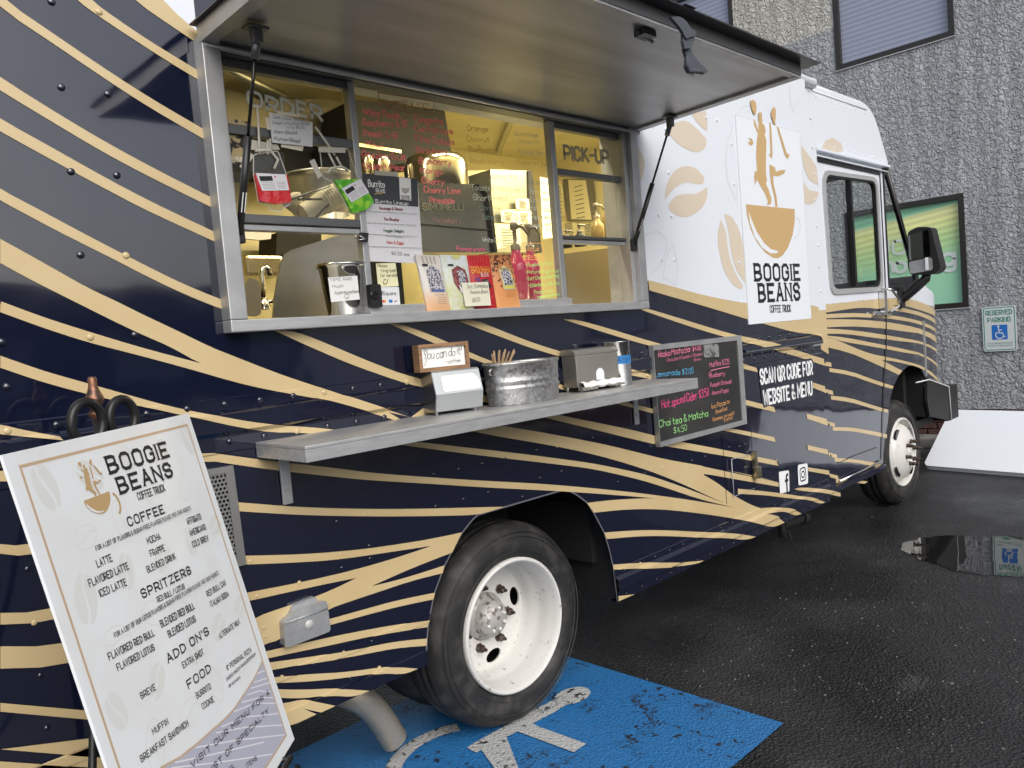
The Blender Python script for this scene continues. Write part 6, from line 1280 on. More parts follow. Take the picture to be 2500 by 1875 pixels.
pouch([(0.5269,2.1086),(0.6055,2.1279),(0.6255,2.0613),(0.6239,1.9885),(0.6316,1.9736),(0.6039,1.9606),(0.5963,1.9487),(0.5613,1.9507),(0.5589,1.9656),(0.5273,1.9731),(0.5208,2.0525)],[(0.5208,2.0525),(0.6251,2.0575),(0.629,1.9773),(0.5798,1.9687),(0.5281,1.9732),(0.5247,2.0046)],'clear pouch of red drink taped to the upper left pane',REDL,-.014,[[(0.5452,2.11),(0.5473,2.1474),(0.5527,2.2518)],[(0.5698,2.1125),(0.5744,2.1541)],[(0.5777,2.117),(0.5831,2.1589)]],[(0.522,2.0534),(0.6179,2.0569),(0.623,2.0114),(0.5366,2.0036)],[(0.5323,2.1198),(0.5794,2.1255),(0.6015,2.1005),(0.586,2.0727)])
pouch([(0.7447,2.1511),(0.8455,2.159),(0.8702,2.0778),(0.9243,1.9948),(0.8765,1.9589),(0.8367,1.9508),(0.8127,1.9922),(0.7793,2.0503),(0.7459,2.0596)],[(0.7797,2.0535),(0.8711,2.0635),(0.9228,1.9947),(0.8924,1.968),(0.8345,1.9528),(0.8136,2.0004)],'clear pouch of green drink hanging tilted across the window post',GRL,-.020,[[(0.7345,2.2115),(0.7742,2.1609),(0.794,2.1311)],[(0.7716,2.1368),(0.7942,2.0911)],[(0.7983,2.1275),(0.8138,2.0989)]],[(0.8016,2.0278),(0.876,2.0639),(0.9034,2.0226),(0.8335,1.9861)],[(0.7621,2.0724),(0.7755,2.0895),(0.8138,2.0989),(0.841,2.0871)])
for pts,lab in (([(0.523,2.1534),(0.6099,2.1482),(0.6166,2.1337),(0.5177,2.1233)],'cream tape piece above the red drink pouch'),([(0.4839,2.0722),(0.5209,2.1163),(0.5318,2.1063),(0.4953,2.0622)],'cream tape piece left of the red drink pouch'),([(0.7339,2.1489),(0.8312,2.1546),(0.8297,2.1412),(0.7344,2.1334)],'pale tape across the top of the green drink pouch'),([(0.699,2.1026),(0.7164,2.112),(0.7379,2.0632),(0.7232,2.0522)],'pale tape at the lower left of the green drink pouch')):
    y_ = -.008 if 'red' in lab else -.030
    tag(obj('tape_piece', MB().prism(side_at(y_), pts, -.001, 0), mat('frosted_tape',(.56,.54,.47),.4)), lab, 'tape', 'tape pieces holding the drink pouches')
# sticker art seen at the far left pane
sk = thing('window_sticker', 'cream and black round animal sticker at the left edge of the upper left pane', 'sticker', (.48,.0,2.05))
obj('sticker', MB().flat(side_at(.006), [(0.4621,2.2115),(0.5376,2.2067),(0.5253,2.1124),(0.4988,2.0691),(0.4616,2.0658),(0.4603,2.1423)], .001), mat('sticker_art',(.42,.33,.18),.6,noise=(34,(.02,.018,.015),.47,.5)), sk)
lettering(sk, side_at(.004), ('PENGUIN',0.461,2.0865,0.0431,0.003,0.0126), CPAPER, .16, d=.0012)

# ================= CHALKBOARD =================
CBm = thing('chalkboard', 'black chalkboard with an aluminium frame and coloured handwriting, mounted behind the shelf end', 'menu board', (2.79,-.03,.96))
ob_ = [(2.3592,1.4252),(3.1332,1.4219),(3.1446,0.9666),(2.3646,0.9719)]; ib_ = [(2.3717,1.4088),(3.0929,1.4052),(3.1016,0.9886),(2.3728,0.9951)]
ib2 = [(2.425,1.403),(3.135,1.397),(3.145,.985),(2.425,.985)]
ox0,ox1,oz0,oz1 = 2.385,3.178,.962,1.432
obj('frame', MB().prism(side_at(-.028), [(ox0,oz0),(ox1,oz0),(ox1,oz1),(ox0,oz1)], -.022, .004, holes=[[(ox0+.003,oz0+.024),(ox1-.045,oz0+.024),(ox1-.045,oz1-.024),(ox0+.003,oz1-.024)]]), ALU, CBm)
CHB = mat('chalkboard_black', (.018,.018,.018), .55, noise=(3,(.045,.045,.043),.4,.75))
obj('board', MB().box((ox0+.001,-.026,oz0+.015),(ox1-.03,-.014,oz1-.015)), CHB, CBm)
CK = dict(smooth=True, jit=.05, sp=2.4, space=4)
BLM = mat('blue_marker',(.10,.42,.70),.6); PCK = mat('rose_marker',(.72,.20,.32),.6)
for m_,rows in ((PCK,[('Alaska Mocha Bar $4.00',2.4245,1.3731,0.3596,0.0106,0.03),('Choc bar infused w/ Ravens',2.4936,1.348,0.2979,0.0081,0.0165),('Brew',2.721,1.3327,0.0616,0.0003,0.0149),('Muffins $3.25',2.8581,1.2909,0.1877,0.0018,0.0262),('*Blueberry',2.8422,1.2388,0.1525,-0.0009,0.0241),('*Pumpkin Streusel',2.8486,1.1913,0.1996,0.0007,0.0215),('*Almond Poppy',2.8589,1.1499,0.1608,0.0011,0.0202)]),
 (MAG,[('*',2.3854,1.3746,0.0105,0.0004,0.0091),('Hot spiced Cider $3.50',2.427,1.136,0.401,0.0157,0.0381),('*',2.3897,1.1344,0.0106,0.0002,0.0122)]),
 (BLM,[('*Lemonade $2.00',2.3823,1.286,0.3226,-0.0112,0.0266)]),
 (GRM,[('*Chai tea & Matcha',2.3884,1.0511,0.4196,0.001,0.0332),('$4.50',2.5072,1.0075,0.1089,0.0003,0.0277)]),
 (ORM,[('(no Pizzas or',2.849,1.0822,0.1761,0.0077,0.0235),('Breakfast',2.8844,1.0541,0.1103,0.0049,0.0188),('Sammies served @',2.8515,1.0179,0.2089,0.0084,0.0189),('Events)',2.9582,1.0035,0.0828,0.0027,0.019)])):
    for r_ in rows: lettering(CBm, side_at(-.027), r_, m_, .10, **CK)
obj('lettering', MB().ribbon(side_at(-.027), [(2.8608,1.2732),(2.9446,1.2766),(3.0425,1.2777)], .004, .001), PCK, CBm)
mgp = tag(obj('magnet_photo', MB().prism(side_at(-.028), rquad([(2.8063,1.4061),(2.946,1.4026),(2.9457,1.3348),(2.8045,1.3434)],.008), -.001, .004), mat('foil_photo',(.45,.46,.44),.2,.6,bump=(40,.006),noise=(50,(.15,.15,.15),.5,.6))), 'small glossy silver photo magnet at the top of the chalkboard', 'magnet')

# ================= SIGN PANEL (magnet) =================
SP = thing('truck_sign', 'tall white panel with gold dancers in a coffee cup, on the white truck side', 'sign', (3.69,-.01,1.485))
sx0,sx1,sz0_,sz1_ = 3.310,4.070,1.484,2.602
SPF = side_at(-.006)
obj('panel', MB().prism(SPF, [(sx0,sz0_),(sx1,sz0_),(sx1,sz1_),(sx0,sz1_)], -.005, 0), mat('sign_panel_white',(.66,.70,.75),.35), SP)
LOGO = {'cup': [(3.361,2.1317),(3.9331,2.1366),(3.9263,2.0703),(3.8882,1.9843),(3.8174,1.9078),(3.7523,1.8651),(3.6913,1.8451),(3.6341,1.8463),(3.5444,1.8739),(3.4607,1.9271),(3.3988,1.9952),(3.3653,2.0717)],
'shine': [(3.3858,2.096),(3.4144,2.0479),(3.4597,1.9886),(3.5332,1.9289),(3.6122,1.8947),(3.7005,1.8854),(3.6758,1.8731),(3.5998,1.872),(3.5115,1.9017),(3.4379,1.9572),(3.3946,2.0297)],
'arm': [(3.4811,2.6972),(3.5092,2.71),(3.5404,2.7042),(3.5479,2.6791),(3.539,2.6386),(3.5197,2.6272),(3.4931,2.6539)],
'man': [(3.5673,2.6485),(3.6042,2.6536),(3.6045,2.5857),(3.6202,2.5939),(3.6378,2.5588),(3.6211,2.5302),(3.6382,2.5055),(3.6196,2.4056),(3.6078,2.3155),(3.6162,2.2806),(3.5988,2.2614),(3.6278,2.2278),(3.6554,2.1802),(3.6461,2.1527),(3.5973,2.1364),(3.6102,2.164),(3.5788,2.2066),(3.5294,2.2473),(3.5025,2.276),(3.4751,2.2432),(3.4719,2.2866),(3.4854,2.3227),(3.5077,2.3158),(3.5073,2.3946),(3.5242,2.4838),(3.5446,2.5299),(3.5044,2.5773),(3.5102,2.6085),(3.5285,2.5848),(3.5543,2.5486)],
'hand': [(3.4253,2.4684),(3.458,2.4781),(3.4323,2.495),(3.4723,2.4936),(3.4876,2.4753),(3.4769,2.4611),(3.4496,2.4538)],
'head': [(3.7139,2.6687),(3.7296,2.687),(3.7533,2.7084),(3.7724,2.693),(3.7657,2.6424),(3.7558,2.6257),(3.7639,2.5996),(3.7344,2.6085),(3.7279,2.6311),(3.7145,2.6446)],
'larm': [(3.6876,2.6114),(3.7041,2.6082),(3.7041,2.522),(3.6998,2.4315),(3.6891,2.408),(3.654,2.4269),(3.6774,2.4338),(3.6792,2.5191)],
'rarm': [(3.7717,2.6006),(3.7941,2.5943),(3.8389,2.5191),(3.8743,2.4566),(3.91,2.4528),(3.8861,2.4244),(3.8519,2.4377),(3.8171,2.503),(3.7828,2.5674)],
'legs': [(3.6561,2.3716),(3.7171,2.361),(3.7273,2.3365),(3.7774,2.3499),(3.8473,2.3579),(3.8245,2.3357),(3.7531,2.3132),(3.6993,2.3124),(3.6911,2.3226),(3.6897,2.2683),(3.7174,2.1887),(3.7204,2.1388),(3.6953,2.1374),(3.6904,2.187),(3.661,2.2661),(3.6523,2.3282)]}
k = 0
for n_,pts in LOGO.items():
    k += 1
    obj('logo_print', MB().flat(SPF, pts, .0006+.0001*k), mat('sign_panel_white') if n_ == 'shine' else GB, SP)
obj('logo_print', MB().ribbon(SPF, [(3.9433,2.09),(3.9832,2.0776),(3.9943,2.0353),(3.9606,1.9866),(3.8953,1.9611)], .004, .0012), mat('sign_panel_white',(.7,.7,.7)) if False else LINE, SP)
for r_,t_,sf in ((('BOOGIE',3.4092,1.7231,0.5369,-0.0009,0.084),.225,True),(('BEANS',3.4405,1.6072,0.4859,-0.0009,0.0896),.225,True),(('COFFEE TRUCK',3.5562,1.5401,0.248,-0.0037,0.0384),.15,False)):
    lettering(SP, SPF, r_, INK, t_, serif=sf, d=.0008, sp=4.2 if sf else 3.5)
obj('edge_line', MB().ribbon(SPF, [(sx0+.003,sz0_),(sx0+.003,sz1_-.003),(sx0+.25,sz1_-.003)], .0025, .0004).ribbon(SPF, [(sx1-.003,sz0_),(sx1-.003,sz1_-.003),(sx1-.26,sz1_-.003)], .0025, .0004), LINE, SP)

# ================= THINGS ON THE SHELF =================
ZS = 1.282
def lbox(o, ux, uy, w, d, h, r=.006):
    """box footprint from corner o along ux (w) and uy (d)"""
    mb = MB().bbox((0,0,0),(w,d,h), r); O = Vector(o); U = Vector(ux); Vv = Vector(uy)
    mb.v = [O+U*v.x+Vv*v.y+Vector((0,0,v.z)) for v in mb.v]; return mb
# napkin dispenser 1
n0 = Vector((1.05,-.086,0)); nu = Vector((1.228-1.05,-.121+.086,0)); nw = nu.length; nu.normalize(); nv = Vector((-nu.y,nu.x,0))
NDm = mat('grey_dispenser_metal', (.44,.46,.46), .34, .65, bump=(30,.0006)); NDs = mat('dispenser_side_steel',(.30,.30,.30),.26,.95,noise=(5,(.40,.40,.40),.4,.6))
nd = thing('napkin_dispenser', 'grey metal napkin dispenser with a white napkin face, below the small wooden sign', 'napkin dispenser', (n0.x+.09,n0.y+.05,ZS))
def F(a,b,c): return n0+nu*a+nv*b+Vector((0,0,ZS+c))
hb_, dp = .148, .155
body_ = MB()
prof = [(.0,.010),(-.006,.012),(-.018,.062),(-.020,.070),(.0,.143),(.006,.148),(dp-.02,.148),(dp,.135),(dp+.004,.07),(dp,.010)]
vs = [F(s*nw,b,c) for s in (0,1) for b,c in prof]; NP = len(prof)
body_.add(vs, [(i,(i+1)%NP,(i+1)%NP+NP,i+NP) for i in range(NP)]+[tuple(range(NP)),tuple(reversed(range(NP,2*NP)))])
obj('housing', body_, NDm, nd, recalc=True)
body2 = MB(); vs = [F(s,b,c) for s in (-.003,.001) for b,c in prof]
body2.add(vs, [(i,(i+1)%NP,(i+1)%NP+NP,i+NP) for i in range(NP)]+[tuple(range(NP)),tuple(reversed(range(NP,2*NP)))]); obj('side_plate', body2, NDs, nd, recalc=True)
fo_ = F(0,0,0); fu = nu; fv = (F(0,.0,.143)-F(0,-.020,.070)).normalized(); fn_ = fu.cross(fv).normalized()
if fn_.y > 0: fn_ = -fn_
FF = (F(0,-.020,.070), fu, fv, fn_)
obj('napkin', MB().prism(FF, rquad([(.028,.006),(nw-.006,.006),(nw-.006,.035),(nw-.024,.062),(.028,.062)],.010), -.002, .002), mat('napkin_white',(.74,.74,.73),.8), nd)
for a,b in ((.01,.01),(nw-.02,.01),(.01,dp-.02)): obj('foot', MB().lathe(F(a,b,0),(0,0,1),[(.0001,0),(.006,0),(.006,.012)],10), LENS, nd)
# wooden you-can-do-it sign
wsn = thing('wooden_sign', 'small wood framed you can do it sign on top of the left napkin dispenser', 'sign', (n0.x+.08,n0.y+.05,ZS+.148))
WOOD = mat('sign_wood', (.30,.17,.085), .6, noise=(14,(.20,.11,.055),.4,.6,(1,1,9)))
wo_ = n0+nv*.012+nu*(-.038)+Vector((0,0,ZS+.1485)); WFr = (wo_, nu, Vector((0,0,1)), -nv)
ww,wh_ = .192,.092
obj('frame', MB().prism(WFr, [(0,0),(ww,0),(ww,wh_),(0,wh_)], -.042, .004, holes=[[(.012,.012),(ww-.012,.012),(ww-.012,wh_-.012),(.012,wh_-.012)]]), WOOD, wsn)
obj('card', MB().prism(WFr, [(.0125,.0125),(ww-.0125,.0125),(ww-.0125,wh_-.0125),(.0125,wh_-.0125)], -.02, -.006), PAPER, wsn)
mb = MB(); text_mb(mb, WFr, 'You can do it!', (.020,.040), (.145,.008), .030, .05, smooth=True, jit=.12, sp=2.0, space=4, d=-.0052, lean=.25); obj('lettering', mb, INK, wsn)
mb = MB(); text_mb(mb, WFr, '-coffee', (.105,.021), (.055,.002), .013, .10, smooth=True, d=-.0052, serif=True); obj('lettering', mb, GREYINK, wsn)
mb = MB().ribbon(WFr, [(.030,.055),(.024,.066),(.030,.075),(.038,.062),(.030,.035),(.020,.020)], .0012, -.0052); obj('lettering', mb, INK, wsn)
# galvanised tub with wooden stirrers
def galvan():
    m = bpy.data.materials.new('galvanised_steel'); m.use_nodes = True; n = m.node_tree; b = n.nodes['Principled BSDF']; L = n.links.new
    g = n.nodes.new('ShaderNodeNewGeometry'); v = n.nodes.new('ShaderNodeTexVoronoi'); v.inputs['Scale'].default_value = 110; L(g.outputs['Position'], v.inputs['Vector'])
    cr = n.nodes.new('ShaderNodeMapRange'); L(v.outputs['Color'], cr.inputs[0]); cr.inputs[3].default_value = .24; cr.inputs[4].default_value = .56
    cb_ = n.nodes.new('ShaderNodeCombineColor'); [L(cr.outputs[0], cb_.inputs[i]) for i in range(3)]; L(cb_.outputs[0], b.inputs['Base Color'])
    b.inputs['Metallic'].default_value = .85; r = n.nodes.new('ShaderNodeMapRange'); L(v.outputs['Color'], r.inputs[0]); r.inputs[3].default_value = .28; r.inputs[4].default_value = .5; L(r.outputs[0], b.inputs['Roughness'])
    return m
GALV = galvan()
tubc = Vector((1.455,-.105,ZS)); tx, ty = .168, .098
tt_ = thing('metal_tub', 'oval galvanised steel tub between the two napkin dispensers', 'tub', tuple(tubc))
TP_ = [(.0001,.004),(.93,.0),(.95,.004),(.97,.055),(.995,.060),(.995,.066),(.972,.071),(.975,.082),(.997,.086),(.997,.092),(.978,.097),(1.0,.150),(1.03,.152),(1.035,.158),(1.02,.163),(.99,.158),(.97,.1),(.93,.01),(.0001,.008)]
ob1 = MB(); seg = 56
vs = [(tubc.x+tx*r*math.cos(2*math.pi*k/seg), tubc.y+ty*r*math.sin(2*math.pi*k/seg), tubc.z+h*.94) for r,h in TP_ for k in range(seg)]
ob1.add(vs, [(i*seg+k,i*seg+(k+1)%seg,(i+1)*seg+(k+1)%seg,(i+1)*seg+k) for i in range(len(TP_)-1) for k in range(seg)], True)
obj('basin', ob1, GALV, tt_)
obj('handle', MB().tube([(tubc.x-tx*.98,tubc.y-.02,ZS+.135),(tubc.x-tx-.012,tubc.y-.02,ZS+.13),(tubc.x-tx-.012,tubc.y-.02,ZS+.115),(tubc.x-tx*.96,tubc.y-.02,ZS+.11)],.004,8), GALV, tt_)
STM = mat('birch_stirrer', (.52,.36,.22), .7, noise=(30,(.42,.28,.16),.4,.6))
rs = random.Random(11)
sticks = [((1.2774,1.4719),(1.3031,1.4264)),((1.2933,1.4764),(1.3109,1.4258)),((1.303,1.4795),(1.316,1.4253)),((1.3144,1.4787),(1.3212,1.4249)),((1.324,1.4799),(1.3264,1.4244)),((1.3368,1.4816),(1.3317,1.424)),((1.3429,1.4747),(1.3369,1.4235)),((1.3545,1.47),(1.3449,1.4236)),((1.3346,1.4715),(1.328,1.4243)),((1.3718,1.4715),(1.3584,1.4248)),((1.3782,1.4702),(1.361,1.4246)),((1.3915,1.4778),(1.3691,1.4247)),((1.4053,1.4702),(1.3772,1.4247)),((1.3083,1.4715),(1.3197,1.425)),((1.2862,1.4686),(1.3083,1.426))]
wds = ['leftmost wooden stirrer','second wooden stirrer from the left','third wooden stirrer from the left','fourth wooden stirrer from the left','fifth wooden stirrer from the left','tallest wooden stirrer in the middle','wooden stirrer just right of the tallest middle one','wooden stirrer before the gap on the right','wooden stirrer hidden against the tallest middle one','wooden stirrer just right of the gap','wooden stirrer second right of the gap','tall wooden stirrer among the right group','rightmost slanting wooden stirrer','wooden stirrer crossing behind the left group','low wooden stirrer at the left of the bundle']
for k,(a,b) in enumerate(sticks):
    y_ = -.13+.006*((k*7)%5-2)
    A = Vector((a[0],y_-.008,a[1])); B = Vector((b[0],y_+.01,b[1])); B = B+(B-A)*.35; d_ = (A-B).normalized(); s_ = d_.cross(Vector((0,1,0))).normalized()
    mb = MB(); hw = .0032; n_ = Vector((0,-1,0))*.0008
    mb.add([B-s_*hw+n_,B+s_*hw+n_,A+s_*hw+n_,A+d_*.002+n_,A-s_*hw+n_,B-s_*hw-n_,B+s_*hw-n_,A+s_*hw-n_,A+d_*.002-n_,A-s_*hw-n_], [(0,1,2,3,4),(9,8,7,6,5),(0,5,6,1),(1,6,7,2),(2,7,8,3),(3,8,9,4),(4,9,5,0)])
    tag(obj('stir_stick', mb, STM), wds[k]+' in the metal tub', 'stir stick', 'wooden stir sticks in the tub')
# napkin dispenser 2
d2 = thing('napkin_dispenser', 'brown toned steel napkin dispenser with napkins in its lower tray, beside the tape marked cup', 'napkin dispenser', (1.88,-.04,ZS))
D2M = mat('dull_bronze_steel', (.33,.315,.285), .36, .6, bump=(24,.0004), noise=(4,(.27,.26,.235),.35,.7))
a0 = Vector((1.775,-.010,0)); au = Vector((2.02-1.77,-.03,0)); aw_ = .235; au.normalize(); av = Vector((-au.y,au.x,0))
def F2(a,b,c): return a0+au*a+av*b+Vector((0,0,ZS+c))
def bx2(a0_,a1_,b0_,b1_,c0_,c1_,r=.004):
    mb = MB().bbox((a0_,b0_,c0_),(a1_,b1_,c1_),r); mb.v = [F2(v.x,v.y,v.z) for v in mb.v]; return mb
a0 = a0-av*.09
obj('housing', bx2(0,aw_,0,.085,.018,.145), D2M, d2)
hd_ = MB(); pr2 = [(0,.146),(0,.156),(.014,.168),(.075,.172),(.088,.160),(.09,.146)]
vs = [F2(s,b,c) for s in (-.004,aw_+.004) for b,c in pr2]; n6 = len(pr2); hd_.add(vs, [(i,(i+1)%n6,(i+1)%n6+n6,i+n6) for i in range(n6)]+[tuple(range(n6)),tuple(reversed(range(n6,2*n6)))]); obj('lid', hd_, D2M, d2, recalc=True)
D2F = (F2(0,0,0), au, Vector((0,0,1)), -av)
obj('opening', MB().flat(D2F, [(.105,.040)]+[(.105+.022+.022*math.cos(a),.065+.022*math.sin(a)) for a in [math.pi-i*math.pi/10 for i in range(11)]]+[(.149,.040)], .0012), mat('napkin_shade',(.66,.74,.78),.8), d2)
nk = MB(); vs = []
for i in range(13):
    a = .008+i*.0185; w1 = .004*math.sin(i*2.1); w2 = .003*math.cos(i*1.7)
    vs += [F2(a,-.006,.038+w1), F2(a,-.026,.034+w2), F2(a,-.034,.022+w1*.6), F2(a,-.026,.014+w2)]
nk.add(vs, [(i*4+k,i*4+k+1,(i+1)*4+k+1,(i+1)*4+k) for i in range(12) for k in range(3)]); obj('napkin', nk, mat('napkin_white',(.74,.74,.73),.8), d2)
obj('tray', bx2(.0,.085,-.030,-.001,.006,.020,.002), D2M, d2); obj('tray', bx2(.15,aw_,-.030,-.001,.010,.024,.002), D2M, d2)
for a,b in ((.01,-.01),(aw_-.03,-.01),(.01,.07),(aw_-.02,.07)): obj('foot', MB().lathe(F2(a,b,0),(0,0,1),[(.0001,0),(.006,0),(.006,.019)],10), CHROME, d2)
# steel cup with blue tape
cc = (1.9638,1.286)
ccx = 1.997; ccy = -.155
ccx, ccy = 2.045,-.085
cu = thing('steel_cup', 'tall polished steel cup with blue tape, at the far end of the shelf', 'cup', (ccx,ccy,ZS))
obj('cup', MB().lathe((ccx,ccy,ZS),(0,0,1),[(.0001,0),(.055,0),(.057,.004),(.057,.180),(.060,.183),(.060,.186),(.056,.186),(.055,.18),(.053,.01),(.0001,.01)],40), mat('cup_steel',(.60,.60,.59),.13,1,noise=(8,(.50,.50,.49),.4,.6)), cu)
tpm = MB(); TA = []
for k in range(17):
    a = math.radians(190+k*8.5); TA.append((ccx+.0578*math.cos(a),ccy+.0578*math.sin(a)))
tpm.add([(x,y,ZS+h) for x,y in TA for h in (.092,.126)], [(2*i,2*i+2,2*i+3,2*i+1) for i in range(16)]); tp_ = obj('tape', tpm, mat('blue_painter_tape',(.02,.19,.50),.7), cu)
km = MB(); text_mb(km, SIDE, 'KASH', (0,0), (.085,0), .022, .10, smooth=False, jit=.06)
for i_,v in enumerate(km.v):
    a = math.radians(196)+v.x/.058; km.v[i_] = Vector((ccx+(.0584)*math.cos(a),ccy+(.0584)*math.sin(a),ZS+.098+v.z))
obj('lettering', km, INK, tp_)

# ================= MENU POSTER ON EASEL =================
PT = Vector((-0.2836, -0.5762, 1.3949)); PU = Vector((0.7251, 0.6886, 0.0)); PV = -Vector((0.144, -0.152, -0.9778))   # PV up
PNn = PU.cross(PV).normalized()
if PNn.dot(Vector(CLOC)-PT) < 0: PNn = -PNn
PFr = (PT, PU, -PV, PNn)   # v measured downwards
post_ = thing('menu_poster', 'large white coffee truck menu poster with gold border, standing on the easel', 'menu', tuple(PT-PV*.914+PU*.357))
PWd, PHt = .7143, .914
obj('board', MB().prism(PFr, [(0,0),(PWd,0),(PWd,PHt),(0,PHt)], -.006, 0), FOAM, post_)
bdr = [(0.0337,0.0273),(0.6852,0.0292),(0.676,0.8816)]
bx0,by0 = bdr[0]; bx1,by1 = bdr[1]; bx2_ = bdr[2]
BO = [(bx0,by0),(bx1,by1),(bx2_[0],bx2_[1]),(bx0+(bx2_[0]-bx1),bx2_[1])]
obj('border_print', MB().ribbon(PFr, BO+[BO[0]], .006, .0004), BRN, post_)
swo = [(0.6762,0.6746),(0.6481,0.6812),(0.5939,0.6914),(0.5282,0.6965),(0.4667,0.7013),(0.414,0.6993),(0.3577,0.6929),(0.2875,0.6857),(0.2093,0.6744),(0.1396,0.6563)]
obj('swoosh_print', MB().flat(PFr, swo+[(BO[3][0]+.03,BO[3][1]-.003),(BO[2][0]-.003,BO[2][1]-.003)], .0003), mat('lilac_print',(.42,.43,.52),.5), post_)
obj('swoosh_line', MB().ribbon(PFr, swo+[(BO[3][0]+.05,BO[3][1]-.003)], .0045, .0006), BRN, post_)
wl = MB()
for q in [[(0.6283,0.6874),(0.6734,0.6991)],[(0.5962,0.6962),(0.6721,0.7204)],[(0.5731,0.7013),(0.6822,0.7367)],[(0.5454,0.7049),(0.6104,0.7254),(0.6653,0.7558)],[(0.5087,0.706),(0.599,0.7386),(0.6705,0.7738)],[(0.4628,0.7062),(0.5676,0.7378),(0.6756,0.7918)],[(0.3888,0.7051),(0.5035,0.7413),(0.6728,0.8189)],[(0.3595,0.7037),(0.4887,0.7595),(0.6724,0.8511)],[(0.2683,0.6875),(0.4308,0.7606),(0.6679,0.8759)],[(0.1862,0.6729),(0.3411,0.7415),(0.5511,0.8319)],[(0.1693,0.6746),(0.3298,0.7566),(0.5722,0.8757)]]: wl.ribbon(PFr, q, .0028, .0005)
obj('swoosh_line', wl, mat('white_line_print',(.72,.72,.76),.5), post_)
PW1 = mat('pale_bean_print', (.66,.675,.665), .5)
bb = MB(); rb = random.Random(5)
def beanp(cx_, cy_, s, ang, outline):
    ca, sa = math.cos(ang), math.sin(ang); R_ = lambda x,y: (cx_+s*(x*ca-y*sa), cy_+s*(x*sa+y*ca))
    if outline:
        bb.ribbon(PFr, [R_(.62*math.cos(a),math.sin(a)) for a in [i*.349 for i in range(19)]], .0022, .00022); bb.ribbon(PFr, [R_(.15*math.sin(t*3.2),t) for t in (-.9,-.5,0,.5,.9)], .002, .00025)
    else:
        for sg in (-1,1):
            bb.flat(PFr, [R_(sg*(.07)+.13*math.sin(t*3.1),t) for t in (-.9,-.5,0,.5,.9)]+[R_(sg*.64*math.cos(a),math.sin(a)) for a in (1.1,.7,.3,-.1,-.5,-.9,-1.2)], .0002)
cells = [(.08+.145*i+(j%2)*.06,.07+.11*j) for i in range(5) for j in range(8)]
for i,(a,b) in enumerate(cells):
    if a < .66 and not (a > .35 and b > .72): beanp(a+rb.uniform(-.01,.01), b+rb.uniform(-.01,.01), rb.uniform(.036,.052), rb.uniform(0,3.1), i%2)
ob9 = obj('bean_print', bb, PW1, post_); ob9['kind'] = 'stuff'
TPX = [(.235,True,[('BOOGIE',0.288,0.0862,0.2577,0.0039,0.0331),('BEANS',0.3012,0.1332,0.2301,0.0042,0.0314)]),
 (.21,True,[('COFFEE',0.2933,0.2042,0.1494,0.0056,0.0178),('SPRITZERS',0.2582,0.3517,0.2117,0.0138,0.017),("ADD ON'S",0.2719,0.5,0.1898,0.0123,0.0169),('FOOD',0.3136,0.577,0.1074,0.0087,0.0165)]),
 (.165,False,[('COFFEE TRUCK',0.3589,0.161,0.1177,0.0033,0.0155),('FOR A LIST OF FLAVORS & SUGAR FREE FLAVORS PLEASE VISIT OUR WEBSITE',0.1619,0.2203,0.3945,0.0097,0.0087),('MOCHA',0.3392,0.2568,0.0547,0.0032,0.0135),('FRAPPE',0.3352,0.2843,0.0607,0.0036,0.0133),('BLENDED DRINK',0.305,0.3113,0.1222,0.0052,0.0132),('AFFOGATO',0.5282,0.2606,0.0715,0.0036,0.0139),('AMERICANO',0.5234,0.2888,0.0827,0.0038,0.0137),('COLD BREW',0.5195,0.3158,0.0824,0.005,0.0136),('LATTE',0.1506,0.251,0.0494,0.0015,0.0137),('FLAVORED LATTE',0.1091,0.2768,0.1335,0.0062,0.0136),('ICED LATTE',0.1297,0.3038,0.0895,0.0064,0.0135),('RED BULL / LOTUS',0.3056,0.3781,0.118,0.0091,0.0112),('FOR A LIST OF OUR LOTUS FLAVORS & SUGAR FREE FLAVORS PLEASE VISIT OUR WEBSITE',0.1318,0.3871,0.4538,0.0199,0.0089),('BLENDED RED BULL',0.2895,0.4282,0.1474,0.0122,0.0145),('BLENDED LOTUS',0.3043,0.457,0.1204,0.0102,0.0143),('RED BULL CAN',0.5108,0.4381,0.1046,0.0048,0.013),('ITALIAN SODA',0.5124,0.4645,0.0988,0.0066,0.0129),('FLAVORED RED BULL',0.0957,0.4163,0.1583,0.0153,0.0129),('FLAVORED LOTUS',0.1096,0.4439,0.1296,0.0134,0.0128),('ALTERNATE MILK',0.5046,0.5423,0.1159,0.0067,0.0119),('EXTRA SHOT',0.3192,0.5329,0.094,0.0089,0.0127),('BREVE',0.1498,0.5198,0.0521,0.0056,0.0119),('BURRITO',0.3323,0.6096,0.0653,0.0077,0.0124),('COOKIE',0.3404,0.6386,0.0528,0.0077,0.0122),('8" PERSONAL PIZZA',0.4917,0.6165,0.1421,0.0131,0.0108),('CHICKEN BACON RANCH,PEPPERONI',0.4738,0.6353,0.1728,0.01,0.0072),('OR HAWAIIAN',0.4743,0.6531,0.0626,0.0046,0.0069),('MUFFIN',0.1488,0.5936,0.0568,0.007,0.0116),('BREAKFAST SANDWICH',0.0902,0.6163,0.1765,0.0207,0.0121)]),
 (.19,True,[('VISIT OUR MENU FOR A',0.2349,0.7133,0.4143,0.041,0.0116),('LIST OF SPECIALTY',0.2807,0.7584,0.3356,0.0294,0.0115)]),
 (.19,False,[('ITEMS',0.4397,0.8334,0.0531,0.0112,0.0095),('DRINKS.',0.2643,0.7808,0.1258,0.0242,0.0104)])]
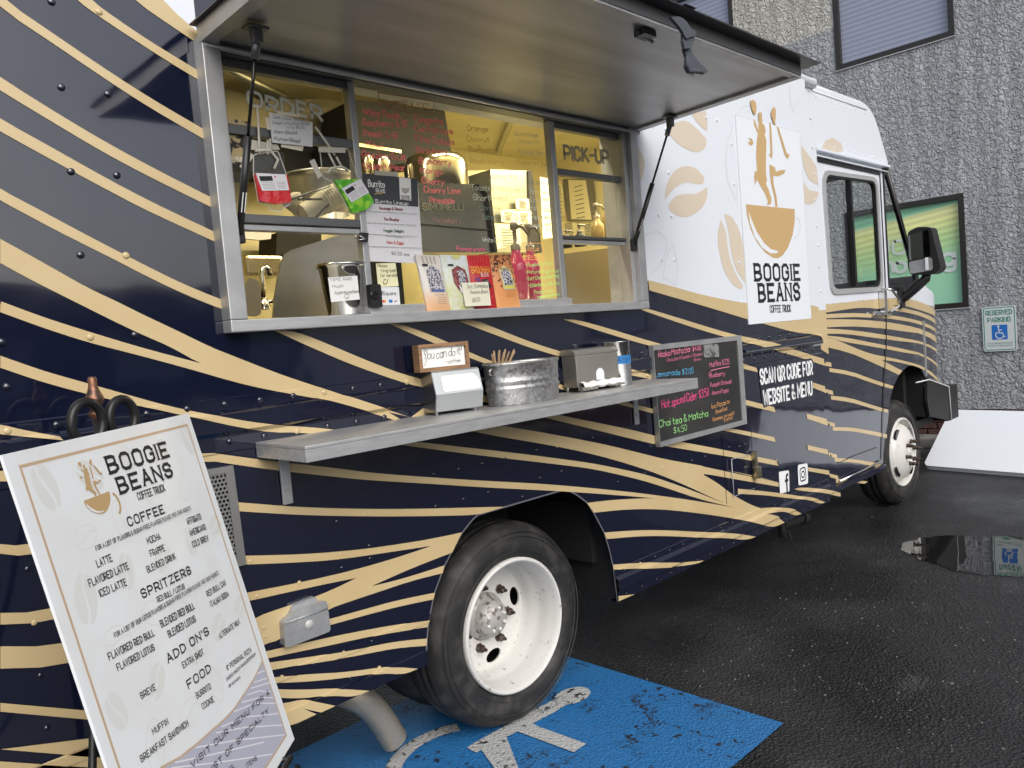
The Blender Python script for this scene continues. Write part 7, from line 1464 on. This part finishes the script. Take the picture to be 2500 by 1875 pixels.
for t_,sf,rows in TPX:
    for r_ in rows:
        mb = MB(); text_mb(mb, PFr, r_[0], (r_[1],r_[2]), (r_[3],r_[4]), r_[5], t_, serif=sf, sp=4.0 if sf else 3.4, space=6, vdir=(0,-1), d=.0008); obj('lettering', mb, INK, post_)
# logo on the poster: the truck-sign artwork, scaled
lx0,lz0 = (0.1735,0.1217); lx1,_l = (0.2641,0.1237); k_ = (lx1-lx0)/(LOGO['cup'][1][0]-LOGO['cup'][0][0])
cz = LOGO['cup'][0][1]; cx0 = LOGO['cup'][0][0]; i_ = 0
for n_,pts in LOGO.items():
    i_ += 1
    obj('logo_print', MB().flat(PFr, [(lx0+(p[0]-cx0)*k_, lz0-(p[1]-cz)*k_*.82) for p in pts], .0008+.0001*i_), FOAM if n_ == 'shine' else GB, post_)
obj('logo_print', MB().ribbon(PFr, arc(lx1+.006,lz0+.028,.016,-80,80,8,.022), .006, .0008), GB, post_)
# easel
ea = thing('display_easel', 'black metal easel with twin rings and a bronze finial behind the menu poster', 'easel', (-.06,-.35,0))
IRON = mat('black_iron',(.014,.014,.015),.4,.3); BRZ = mat('bronze_finial',(.24,.11,.065),.4,.6,noise=(60,(.08,.05,.04),.45,.6))
pc = PT+PU*.30; back = -PNn
ctr = pc+back*.03
topz = ctr+Vector((0,0,.035))
fl_ = Vector((-.029,-.23,1.42))
obj('finial', MB().lathe((fl_.x,fl_.y,1.42),(0,0,1),[(.006,-.02),(.009,0),(.017,.006),(.017,.012),(.010,.018),(.013,.026),(.020,.036),(.019,.046),(.012,.062),(.009,.074),(.010,.086),(.0075,.092),(.0001,.093)],18), BRZ, ea)
obj('mast', MB().tube([fl_+Vector((0,0,.0)),fl_-Vector((0,0,.5)),Vector((-.02,-.25,.4))], .009, 8), IRON, ea)
for cpx,rr_ in (((-0.0573,1.4117),(.040,.047)),((0.0288,1.412),(.036,.043))):
    yy_ = -.26 if cpx[0] < -.03 else -.22
    rp_ = [Vector((cpx[0]+rr_[0]*math.cos(a)*PU.x*1.25, yy_+rr_[0]*math.cos(a)*PU.y*.6, cpx[1]+rr_[1]*math.sin(a))) for a in [i*2*math.pi/28 for i in range(29)]]
    obj('ring', MB().tube(rp_, .0105, 10, False), IRON, ea)
ft = [Vector((-.30,-.70,.0)), Vector((.34,-.38,.0)), Vector((.02,-.02,.0))]
for f_ in ft: obj('leg', MB().tube([fl_-Vector((0,0,.04)), fl_.lerp(f_,.5)+back*.02, f_], [.009,.008,.008], 8), IRON, ea)
lg = PT-PV*.918
obj('ledge', MB().tube([lg+PU*.08+PNn*.02, lg+PU*.62+PNn*.02], .008, 8).tube([lg+PU*.08+PNn*.02, lg+PU*.08+back*.12],.007).tube([lg+PU*.62+PNn*.02, lg+PU*.62+back*.12],.007), IRON, ea)
print('rivets', NR[0], 'objects', len(bpy.data.objects))
